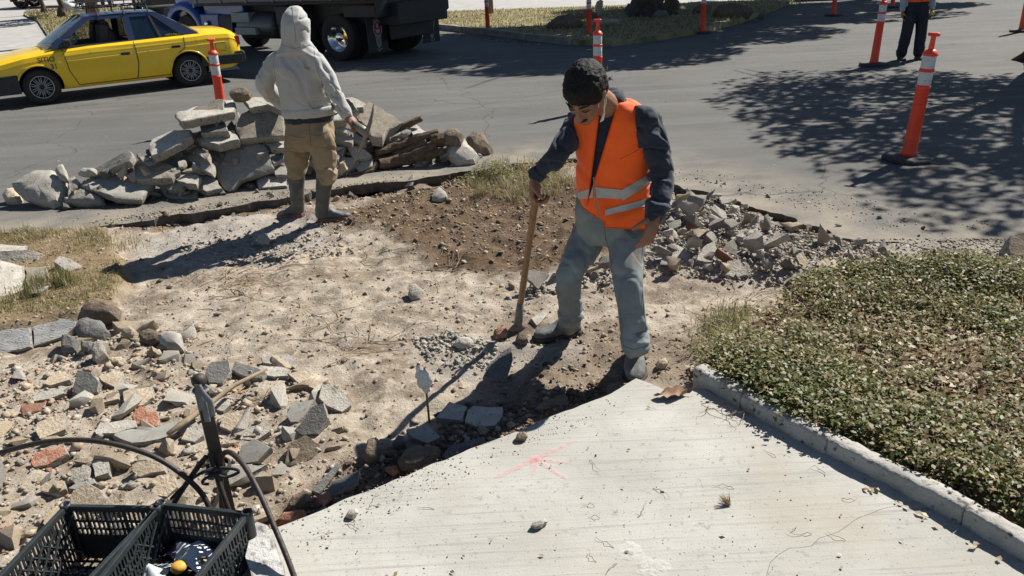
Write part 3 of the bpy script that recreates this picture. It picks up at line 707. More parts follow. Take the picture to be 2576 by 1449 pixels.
# --- pile, left half (outline, normal, thickness, label, depth, material)
PILE = [
 ([(440, 285), (490, 268), (563, 250), (592, 250), (590, 281), (575, 283), (452, 306)], (0.05, -.25, 1), .085, 'long light slab near the top of the pile left of the hooded worker', 7.75, M_CLT),
 ([(474, 291), (492, 269), (536, 252), (564, 249), (562, 282), (515, 289)], (0, -.75, .65), .09, 'small rough slab lying on the long light slab', 7.78, M_CRG),
 ([(591, 312), (607, 285), (632, 270), (665, 256), (682, 268), (713, 295), (715, 341), (602, 351)], (.05, -.72, .7), .09, 'large slab showing its coarse tan underside beside the hooded worker', 7.5, M_CRG),
 ([(611, 250), (640, 244), (702, 245), (711, 278), (673, 262), (627, 272)], (0, -.35, .95), .07, 'grey slab at the back under the top stone of the pile', 7.95, M_CLT),
 ([(521, 366), (580, 362), (642, 358), (665, 363), (675, 385), (680, 401), (690, 424), (602, 455), (586, 476), (575, 481), (565, 476), (546, 451), (536, 422), (527, 395)], (-.02, -.80, .6), .075, 'big smooth grey slab leaning on the front of the pile', 7.12, M_CSM),
 ([(470, 396), (477, 379), (533, 410), (531, 436), (497, 424)], (-.3, -.55, .8), .07, 'narrow tilted slab left of the big smooth slab', 7.2, M_CLT),
 ([(474, 369), (486, 361), (528, 386), (524, 404)], (-.2, -.5, .85), .06, 'thin slab wedged above the narrow tilted slab', 7.36, M_CRG),
 ([(478, 343), (498, 331), (530, 340), (592, 326), (601, 351), (548, 363), (507, 357)], (0, -.35, .95), .085, 'thick slab in the middle layer below the long light slab', 7.5, M_CLT),
 ([(374, 372), (380, 350), (418, 333), (440, 326), (478, 325), (481, 343), (432, 372), (380, 393)], (-.15, -.45, .9), .08, 'pale slab at the left shoulder of the pile', 7.55, M_CLT),
 ([(660, 353), (717, 352), (719, 372), (680, 373)], (0, -.4, .9), .06, 'thin slab edge under the coarse tan slab', 7.35, M_CLT),
 ([(680, 395), (713, 380), (720, 395), (688, 412)], (.2, -.5, .85), .05, 'dark speckled shard behind the left boot of the hooded worker', 7.2, M_GRS),
 ([(645, 455), (665, 443), (719, 443), (721, 467), (650, 472)], (0, -.45, .9), .07, 'squat pale block at the foot of the pile by the hooded worker', 6.98, M_CLT),
 ([(688, 420), (721, 418), (723, 440), (692, 440)], (0, -.5, .9), .06, 'small grey block above the squat pale block', 7.1, M_CSM),
 ([(425, 431), (434, 421), (503, 443), (494, 464), (470, 462), (427, 446)], (-.1, -.35, .93), .07, 'clean rectangular slab piece sticking out low in the pile', 7.1, M_CLT),
 ([(405, 464), (417, 448), (463, 464), (459, 475), (421, 477)], (-.1, -.6, .8), .06, 'small speckled slab under the clean rectangular piece', 7.0, M_GRY),
 ([(412, 483), (440, 476), (500, 470), (494, 496), (474, 502), (420, 494)], (0, -.5, .85), .07, 'flat chunk lying apart in front of the pile', None, M_GRY),
 ([(200, 462), (240, 437), (315, 413), (345, 424), (338, 452), (392, 456), (357, 501), (320, 500), (287, 497)], (.08, -.42, .9), .075, 'wide flat slab lying low at the left end of the pile', 7.05, M_CSM),
 ([(335, 414), (350, 400), (390, 398), (420, 408), (450, 424), (432, 446), (420, 448), (342, 452)], (0, -.5, .87), .085, 'tan slab resting on the wide flat slab', 7.12, M_CRG),
 ([(222, 444), (240, 422), (290, 395), (322, 377), (333, 388), (325, 405), (275, 427)], (-.3, -.55, .75), .07, 'dark edge on slab behind the wide flat slab', 7.3, M_GRS),
 ([(365, 405), (385, 385), (430, 370), (470, 372), (480, 400), (440, 425), (400, 410)], (0, -.4, .9), .08, 'shaded slab deep in the middle of the pile', 7.35, M_CSM),
 ([(455, 455), (500, 440), (540, 448), (560, 474), (520, 482)], (.1, -.5, .85), .07, 'shaded shard under the lower corner of the big smooth slab', 7.2, M_CSM),
 ([(500, 405), (560, 395), (600, 440), (560, 470), (505, 450)], (0, -.5, .85), .08, 'hidden slab behind the big smooth slab', 7.4, M_GRS),
 ([(600, 350), (660, 345), (700, 380), (690, 420), (620, 400)], (0, -.5, .85), .08, 'slab behind the upper edge of the big smooth slab', 7.55, M_GRS),
 ([(540, 288), (600, 280), (614, 330), (560, 338), (535, 318)], (0, -.4, .9), .09, 'shaded slab under the long light slab', 7.6, M_GRS),
 ([(500, 300), (560, 292), (575, 330), (505, 335)], (0, -.45, .9), .09, 'dark slab below the left part of the long light slab', 7.6, M_GRS),
 # right half
 ([(879, 284), (904, 266), (928, 254), (944, 263), (985, 287), (1014, 306), (971, 328), (962, 347), (934, 343), (922, 318)], (.10, -.48, .87), .12, 'large dusty tan slab right of the pick', 7.75, M_CRG),
 ([(864, 246), (885, 244), (919, 258), (914, 270), (892, 272)], (0, -.4, .9), .07, 'grey slab behind the large dusty tan slab', 8.15, M_CLT),
 ([(856, 246), (878, 249), (897, 274), (884, 280), (860, 264)], (-.4, -.7, .6), .06, 'dark upright shard behind the arm of the hooded worker', 8.0, M_GRS),
 ([(840, 302), (873, 323), (874, 336), (842, 328)], (0, -.6, .8), .07, 'light block behind the right hip of the hooded worker', 7.65, M_CLT),
 ([(840, 330), (888, 343), (886, 360), (842, 350)], (0, -.6, .8), .07, 'grey block under the light block behind the hooded worker', 7.5, M_GRY),
 ([(868, 365), (907, 367), (936, 392), (919, 400), (891, 400)], (.05, -.75, .65), .07, 'triangular slab below the pick head', 7.35, M_CLT),
 ([(855, 392), (898, 398), (894, 413), (871, 440), (859, 428)], (.1, -.75, .65), .06, 'dark grey shard below the triangular slab', 7.22, M_CSM),
 ([(838, 392), (851, 398), (865, 436), (843, 444)], (.2, -.75, .65), .07, 'pale shard beside the right knee of the hooded worker', 7.15, M_CLT),
 ([(892, 418), (923, 399), (938, 400), (935, 418), (904, 432)], (0, -.65, .75), .06, 'speckled shard right of the dark grey shard', 7.25, M_GRY),
 ([(1028, 324), (1048, 314), (1072, 331), (1039, 339)], (0, -.3, .95), .05, 'bright flat slab tip behind the broken branch', 8.0, M_CLT),
 ([(885, 330), (925, 352), (920, 366), (888, 352)], (.1, -.7, .7), .08, 'bluish grey block under the large dusty tan slab', 7.55, M_CSM),
 ([(915, 350), (980, 350), (1000, 385), (940, 400), (905, 372)], (0, -.5, .85), .1, 'shaded slab under the large dusty tan slab', 7.7, M_GRS),
 ([(740, 300), (860, 290), (880, 350), (850, 400), (740, 410)], (0, -.5, .85), .12, 'slab behind the hips of the hooded worker', 7.7, M_GRS),
 ([(720, 250), (860, 250), (870, 300), (730, 310)], (0, -.3, .95), .1, 'slab behind the waist of the hooded worker', 8.1, M_CLT),
]
for i, (poly, nrm, th, lab, Y, mt) in enumerate(PILE):
    cx = sum(p[0] for p in poly) / len(poly); cy = sum(p[1] for p in poly) / len(poly); hid = ('behind' in lab and mt is M_GRS and th >= .08) or 'hips' in lab or 'waist' in lab or 'shaded slab' in lab
    slab(poly, nrm, th, lab, Y=None if Y is None else pileY(cx, cy) + (.22 if hid else 0), top=mt, seed=100 + i, group=PG, rough=.010 if mt is M_CRG else .006)
BG = 'stones in the roadside rubble pile'
for poly, dp, lab, Y, mt in [
 ([(575, 238), (590, 225), (622, 224), (634, 236), (630, 245), (605, 250), (583, 249)], .14, 'dark rounded stone on the very top of the pile', 7.9, M_DRT),
 ([(30, 470), (70, 447), (87, 437), (115, 434), (140, 432), (172, 462), (172, 487), (155, 517), (135, 526), (60, 503)], .30, 'big pale boulder at the left end of the pile', None, M_CLT),
 ([(138, 430), (146, 419), (160, 414), (172, 440), (174, 458), (150, 450)], .12, 'pointed grey stone behind the big pale boulder', 7.7, M_GRY),
 ([(8, 494), (20, 478), (40, 477), (58, 500), (52, 514), (20, 514)], .16, 'reddish stone left of the big pale boulder', None, M_TAN),
 ([(170, 450), (190, 445), (203, 460), (198, 478), (172, 497)], .14, 'dark grey stone between the big boulder and the flat slab', 7.3, M_GRY),
 ([(197, 440), (212, 426), (242, 427), (242, 437), (215, 443)], .1, 'small white stone behind the flat slab', 7.6, M_CLT),
 ([(166, 505), (207, 475), (228, 480), (262, 502), (267, 516), (212, 523), (168, 518)], .2, 'shaded chunk under the flat slab', None, M_GRY),
 ([(1120, 394), (1125, 362), (1137, 346), (1168, 349), (1187, 374), (1206, 396), (1196, 412), (1150, 418)], .26, 'big pale angular boulder at the right end of the pile', None, M_CLT),
 ([(1172, 352), (1190, 334), (1214, 336), (1227, 359), (1240, 374), (1233, 387), (1205, 393), (1185, 380)], .24, 'brown earthy boulder at the far right end of the pile', None, M_DRT),
 ([(1112, 342), (1125, 332), (1150, 327), (1170, 343), (1160, 360), (1120, 362)], .22, 'grey brown boulder behind the pale angular one', 8.0, M_DRT),
 ([(1000, 345), (1027, 322), (1041, 334), (1022, 352)], .12, 'grey stone beneath the broken branch', 7.7, M_GRY),
]:
    cx = sum(p[0] for p in poly) / len(poly); cy = sum(p[1] for p in poly) / len(poly)
    boulder(poly, dp, lab, Y=None if Y is None else pileY(cx, cy), mtl=mt, group=BG)

# --- wood in the pile
M_WOOD = mat('dead_wood', (.225, .155, .095), .9, (.10, .068, .042), 9, bump=1, bscale=30, bdist=.02, stretch=(3, 3, 3), contrast=(.3, .6))
M_WPALE = mat('split_wood', (.52, .34, .155), .85, (.38, .22, .10), 30, bump=.6, bscale=60)
M_TWIG = mat('dry_twig', (.33, .25, .16), .9, (.22, .16, .10), 20)
def log(pts, rad, name, label, seed, parent=None, cat='log', group=None, cut=None, n=14, sub=1):
    P = [A(p[0], p[1], pileY(p[0], p[1]) + (p[2] if p[2] < 1 else 0)) for p in pts]
    Q = []; Rr = []
    for i in range(len(P) - 1):
        k = 6
        for j in range(k): Q.append(P[i].lerp(P[i + 1], j / k)); Rr.append(rad[i] + (rad[i + 1] - rad[i]) * j / k)
    Q.append(P[-1]); Rr.append(rad[-1]); me = evaluated(MB().tube(Q, Rr, n), [('SUBSURF', dict(subdivision_type='SIMPLE', levels=sub, render_levels=sub))])
    ax = (P[-1] - P[0]).normalized(); nn = len(me.vertices); co = np.empty(nn * 3); me.vertices.foreach_get('co', co); co = co.reshape(-1, 3); no = np.empty(nn * 3); me.vertices.foreach_get('normal', no); no = no.reshape(-1, 3)
    al = co @ np.array(ax); sq = co - np.outer(al, ax) * .82; d = fbm(sq * 45, 3, seed); co += no * (d * rad[0] * .28)[:, None] + no * (fbm(co * 9, 2, seed + 3) * rad[0] * .3)[:, None]
    me.vertices.foreach_set('co', co.ravel()); me.update()
    o = link(name, me, M_WOOD, parent, True)
    if label: tag(o, label, cat, group)
    return o
stump = empty('root_stump', A(1030, 400, pileY(1030, 400)), 0, 'weathered root stump with thick roots lying at the right of the pile', 'root stump')
iv = Matrix.Translation(-stump.location)
def into(o, par): o.parent = par; o.matrix_parent_inverse = par.matrix_basis.inverted(); return o
into(log([(953, 412, 7.35), (985, 408, 7.38), (1040, 392, 7.45), (1098, 366, 7.6)], [.05, .062, .066, .05], 'root', None, 3), stump)
into(log([(945, 384, 7.5), (985, 372, 7.55), (1035, 356, 7.6), (1105, 336, 7.7)], [.035, .045, .06, .055], 'root', None, 5), stump)
into(log([(985, 398, 7.5), (1030, 378, 7.55), (1075, 360, 7.6)], [.03, .05, .06], 'root', None, 7), stump)
into(log([(1030, 400, 7.5), (1075, 392, 7.55), (1118, 378, 7.65)], [.03, .05, .04], 'root', None, 8), stump)
into(log([(1085, 356, 7.6), (1105, 352, 7.62), (1125, 350, 7.7)], [.06, .075, .05], 'root_burl', None, 9), stump)
log([(966, 337, 7.55), (1000, 325, 7.6), (1030, 312, 7.65), (1060, 298, 7.7)], [.036, .034, .036, .026], 'broken_branch', 'broken branch with a pale split end on the tan slab', 11, cat='branch')
o = MB().ell(A(966, 337, pileY(966, 337) - .01), (.036, .03, .04), 10, 7).build('split_end', M_WPALE, None, True); noise_disp(o.data, .012, 40, 5); br = bpy.data.objects['broken_branch']; o.parent = br
log([(858, 442, 7.0), (905, 437, 7.05), (938, 428, 7.1), (948, 412, 7.15)], [.014, .022, .026, .03], 'root_piece', 'curved bare root lying below the speckled shard', 13, cat='root')
log([(852, 237, 8.1), (860, 245, 8.1), (868, 256, 8.1)], [.022, .026, .024], 'wood_stub', 'short wood stub standing up behind the arm of the hooded worker', 15, cat='wood')
# ================================================================ LOOSE RUBBLE
def hull_rock(seed, size=(1, 1, 1), npts=13, rough=.06):
    rnd = random.Random(seed); bm = bmesh.new()
    for _ in range(npts):
        v = Vector((rnd.uniform(-1, 1), rnd.uniform(-1, 1), rnd.uniform(-1, 1)))
        v = v / max(abs(v.x), abs(v.y), abs(v.z)) * rnd.uniform(.72, 1.0) if rnd.random() < .7 else v.normalized()
        bm.verts.new((v.x * .5 * size[0], v.y * .5 * size[1], v.z * .5 * size[2]))
    r = bmesh.ops.convex_hull(bm, input=bm.verts); bmesh.ops.delete(bm, geom=[g for g in r['geom_interior'] if isinstance(g, bmesh.types.BMVert)], context='VERTS')
    bmesh.ops.triangulate(bm, faces=bm.faces); bmesh.ops.subdivide_edges(bm, edges=[e for e in bm.edges if e.calc_length() > .3], cuts=1); bmesh.ops.triangulate(bm, faces=bm.faces); bmesh.ops.subdivide_edges(bm, edges=[e for e in bm.edges if e.calc_length() > .3], cuts=1); bmesh.ops.triangulate(bm, faces=bm.faces); bmesh.ops.recalc_face_normals(bm, faces=bm.faces)
    me = bpy.data.meshes.new('rock'); bm.to_mesh(me); bm.free(); noise_disp(me, rough, 2.3, seed, 2); noise_disp(me, rough * .6, 7, seed + 3, 2)
    return me
SHAPES = [(1, .8, .6), (1, .7, .45), (1, .9, .7), (1, .6, .5), (1, .85, .35), (1, .75, .8), (1, .55, .55), (1, 1, .5), (1, .9, .3), (1, .65, .65)]
LIB = {}
def rock_lib(mtl):
    if mtl.name not in LIB:
        L = []
        for i, s_ in enumerate(SHAPES):
            me = hull_rock(40 + i, s_); me.materials.append(mtl); set_sharp(me, 24); L.append(me)
        LIB[mtl.name] = L
    return LIB[mtl.name]
def stone_at(p, size, mtl, rnd, name, label, cat, group, sink=.25, tilt=.5):
    me = rnd.choice(rock_lib(mtl)); o = link(name, me); s = size * rnd.uniform(.85, 1.15)
    o.scale = (s, s * rnd.uniform(.8, 1.15), s * rnd.uniform(.75, 1.2)); o.rotation_euler = (rnd.gauss(0, tilt), rnd.gauss(0, tilt), rnd.uniform(0, 6.28))
    o.location = (p[0], p[1], p[2] + s * (.27 - sink * .6)); return tag(o, label, cat, group)
def in_poly(poly, rnd):
    xs = [p[0] for p in poly]; ys = [p[1] for p in poly]
    while True:
        x, y = rnd.uniform(min(xs), max(xs)), rnd.uniform(min(ys), max(ys))
        if pip(poly, [x], [y])[0]: return x, y
def scatter(poly, n, smin, smax, mtls, rnd, name, label, cat, group, power=2.0, zadd=0.0, gap=.8, sink=.25, taken=None):
    placed = taken if taken is not None else []; k = 0; tries = 0; sizes = sorted([smin + (smax - smin) * rnd.random() ** power for _ in range(n)], reverse=True)
    for s in sizes:
        for _ in range(40):
            x, y = in_poly(poly, rnd)
            if all((x - a) ** 2 + (y - b) ** 2 > (gap * .5 * (s + c)) ** 2 for a, b, c in placed): break
        placed.append((x, y, s)); ms = rnd.choices([m_ for m_, w in mtls], [w for m_, w in mtls])[0]
        stone_at((x, y, H1(x, y) + zadd * rnd.random()), s, ms, rnd, name, label, cat, group, sink)
def gravel(name, polys, label, mtl, seed, mats=None, cat='gravel'):
    """many tiny stones joined as one piece of stuff; polys: (poly, count, smin, smax, zfun)"""
    rnd = np.random.RandomState(seed); base = np.array([(1, 0, 0), (-1, 0, 0), (0, 1, 0), (0, -1, 0), (0, 0, 1), (0, 0, -1)], float)
    tri = np.array([(0, 2, 4), (2, 1, 4), (1, 3, 4), (3, 0, 4), (2, 0, 5), (1, 2, 5), (3, 1, 5), (0, 3, 5)])
    V = []; F = []; MI = []; off = 0
    for poly, n, s0, s1, zf, mi in polys:
        xs = [p[0] for p in poly]; ys = [p[1] for p in poly]; X = rnd.uniform(min(xs), max(xs), n * 4); Y = rnd.uniform(min(ys), max(ys), n * 4); ok = pip(poly, X, Y); X = X[ok][:n]; Y = Y[ok][:n]
        cl = fbm(np.stack([X * 2.2, Y * 2.2, 0 * X], -1), 2, seed); keep = rnd.rand(len(X)) < .35 + .9 * np.clip(cl + .2, 0, 1); X = X[keep]; Y = Y[keep]; n_ = len(X)
        Z = zf(X, Y); s = s0 + (s1 - s0) * rnd.rand(n_) ** 3; B = base[None] * (1 + .5 * (rnd.rand(n_, 6, 1) - .5)) + .28 * (rnd.rand(n_, 6, 3) - .5)
        a = rnd.rand(n_) * 6.28; ca, sa = np.cos(a), np.sin(a); t = rnd.randn(n_) * .5; ct, st = np.cos(t), np.sin(t)
        B = B * np.stack([np.ones(n_), .6 + .4 * rnd.rand(n_), .45 + .4 * rnd.rand(n_)], -1)[:, None]
        x, y, z = B[..., 0], B[..., 1], B[..., 2]; y, z = y * ct[:, None] - z * st[:, None], y * st[:, None] + z * ct[:, None]; x, y = x * ca[:, None] - y * sa[:, None], x * sa[:, None] + y * ca[:, None]
        P = np.stack([x, y, z], -1) * (s * .5)[:, None, None] + np.stack([X, Y, Z + s * .12], -1)[:, None]
        V.append(P.reshape(-1, 3)); F.append((tri[None] + (off + np.arange(n_) * 6)[:, None, None]).reshape(-1, 3)); MI.append(np.repeat(rnd.choice(mi, n_), 8)); off += n_ * 6
    V = np.concatenate(V); F = np.concatenate(F); MI = np.concatenate(MI); me = bpy.data.meshes.new(name); me.vertices.add(len(V)); me.vertices.foreach_set('co', V.ravel()); me.loops.add(F.size); me.loops.foreach_set('vertex_index', F.ravel()); me.polygons.add(len(F)); me.polygons.foreach_set('loop_start', np.arange(0, F.size, 3)); me.polygons.foreach_set('loop_total', np.full(len(F), 3)); me.polygons.foreach_set('material_index', MI.astype(np.int32)); me.update(calc_edges=True)
    for q in mats: me.materials.append(q)
    return tag(link(name, me), label, cat, kind='stuff')

# fill inside the slab pile
rnd = random.Random(21); fb = MB(); lib = [hull_rock(300 + i, s_, rough=.05) for i, s_ in enumerate(SHAPES)]
for _ in range(330):
    cx = rnd.uniform(150, 1200); by = float(np.interp(cx, [p[0] for p in BASE_PX], [p[1] for p in BASE_PX])); tp = float(np.interp(cx, [150, 250, 420, 600, 860, 930, 1010, 1200], [480, 440, 340, 270, 275, 300, 345, 380])); cy = rnd.uniform(tp + 12, by - 4)
    p = A(cx, cy, pileY(cx, cy) + rnd.uniform(.07, .30)); me = rnd.choice(lib); s = rnd.uniform(.09, .2); q = Quaternion((rnd.gauss(0, 1), rnd.gauss(0, 1), rnd.gauss(0, 1), rnd.gauss(0, 1))).normalized()
    fb.add([q @ (v.co * s) + p for v in me.vertices], [tuple(f.vertices) for f in me.polygons], rnd.choice((0, 0, 1)))
tag(fb.build('rubble_fill', None, mats=[M_GRY, M_GRS], fix=False), 'small broken concrete filling the gaps of the roadside slab pile', 'rubble', kind='stuff')

# hand placed pieces --------------------------------------------------------
LG = 'slabs at the left grass bed'
slab([(-120, 650), (0, 653), (59, 668), (66, 734), (40, 752), (0, 778), (-120, 800)], (.12, -.22, .95), .10, 'large pale slab cut by the left picture edge', Y=5.0, top=M_CLT, group=LG)
slab([(-60, 636), (70, 628), (107, 636), (98, 667), (60, 668), (-60, 652)], (.05, -.75, .65), .09, 'speckled slab edge behind the large pale slab', Y=5.6, top=M_GRY, group=LG)
slab([(-60, 612), (68, 618), (66, 630), (-60, 634)], (0, -.1, 1), .05, 'white flat slab tip at the left picture edge', Y=5.75, top=M_CLT, group=LG)
slab([(133, 658), (147, 643), (178, 652), (209, 670), (204, 685), (192, 688), (168, 682)], (.25, -.5, .85), .07, 'white topped chunk propped up in the grass bed', Y=5.35, top=M_CLT, group=LG)
slab([(61, 672), (115, 668), (124, 716), (100, 735), (72, 738)], (0, -.05, 1), .05, 'flat sandy concrete piece among the weeds', None, top=M_CRG, group=LG, g=.03)
KG = 'pieces of the cracked left kerb'
M_KBL = mat('kerb_bleached', (.46, .46, .44), .93, (.30, .295, .28), 7, bump=1, bscale=40, bdist=.012, stretch=(1, 4, 4), spots=((.10, .10, .095), 35, .58, .68))
slab([(-80, 838), (75, 822), (79, 872), (12, 890), (-80, 895)], (.15, -.70, .7), .10, 'left end of the cracked bleached kerb', Y=None, top=M_KBL, group=KG, g=.02)
slab([(80, 821), (120, 810), (160, 800), (190, 806), (190, 822), (165, 845), (120, 860), (84, 871)], (.15, -.70, .7), .10, 'middle of the cracked bleached kerb', Y=None, top=M_KBL, group=KG, g=.04)
slab([(168, 791), (211, 777), (203, 797), (191, 804)], (.1, -.4, .9), .08, 'short kerb tip leaning on the dark lump', Y=4.62, top=M_KBL, group=KG)
NG = 'dark lumps where the left kerb ends'
for poly, dp, lab, mt, Y in [
 ([(195, 803), (205, 785), (222, 768), (250, 759), (285, 768), (302, 778), (300, 806), (265, 812), (225, 808)], .2, 'brown earthy lump at the broken kerb end', M_DRT, 4.5),
 ([(190, 830), (200, 805), (225, 800), (255, 808), (279, 840), (265, 856), (240, 863), (200, 852)], .14, 'dark flat faced stone below the earthy lump', M_GRS, 4.3),
 ([(155, 862), (160, 845), (175, 841), (206, 860), (200, 893), (158, 893)], .12, 'dark shard in the shade of the bleached kerb', M_GRS, None),
 ([(204, 880), (208, 864), (235, 862), (240, 880), (228, 892)], .1, 'small dark stone under the flat faced stone', M_GRS, None),
 ([(231, 907), (238, 866), (265, 858), (271, 896), (246, 918)], .12, 'upright grey stone below the flat faced stone', M_GRY, None),
 ([(275, 905), (285, 896), (310, 898), (308, 912), (285, 920)], .08, 'yellowish stone right of the upright grey stone', M_TAN, None),
 ([(395, 846), (420, 838), (455, 840), (461, 880), (425, 887), (405, 866)], .1, 'square grey stone at the edge of the pale dirt', M_CSM, None),
 ([(345, 838), (375, 826), (408, 840), (412, 862), (380, 872), (352, 862)], .1, 'brown chunk beside the square grey stone', M_DRT, None),
 ([(300, 832), (325, 822), (350, 838), (340, 858), (312, 852)], .1, 'sandy chunk between the brown chunk and the earthy lump', M_TAN, None),
]: boulder(poly, dp, lab, Y=Y, mtl=mt, group=NG)
slab([(295, 776), (335, 774), (388, 784), (398, 800), (385, 812), (340, 806), (302, 797)], (0, -.5, .85), .08, 'pinkish beam shaped piece behind the rubble on the left', Y=4.75, top=M_CLT, group=NG)
slab([(350, 858), (378, 851), (410, 869), (455, 890), (487, 911), (480, 918), (430, 905), (360, 890)], (-.1, -.35, .93), .035, 'long thin slab lying over the dark gap', Y=4.08, top=M_TAN, group=NG)
slab([(287, 868), (335, 858), (338, 872), (290, 881)], (0, -.5, .85), .03, 'small grey bar in the gap of the rubble', Y=4.15, top=M_GRY, group=NG)
FG = 'broken blocks in the left foreground rubble'
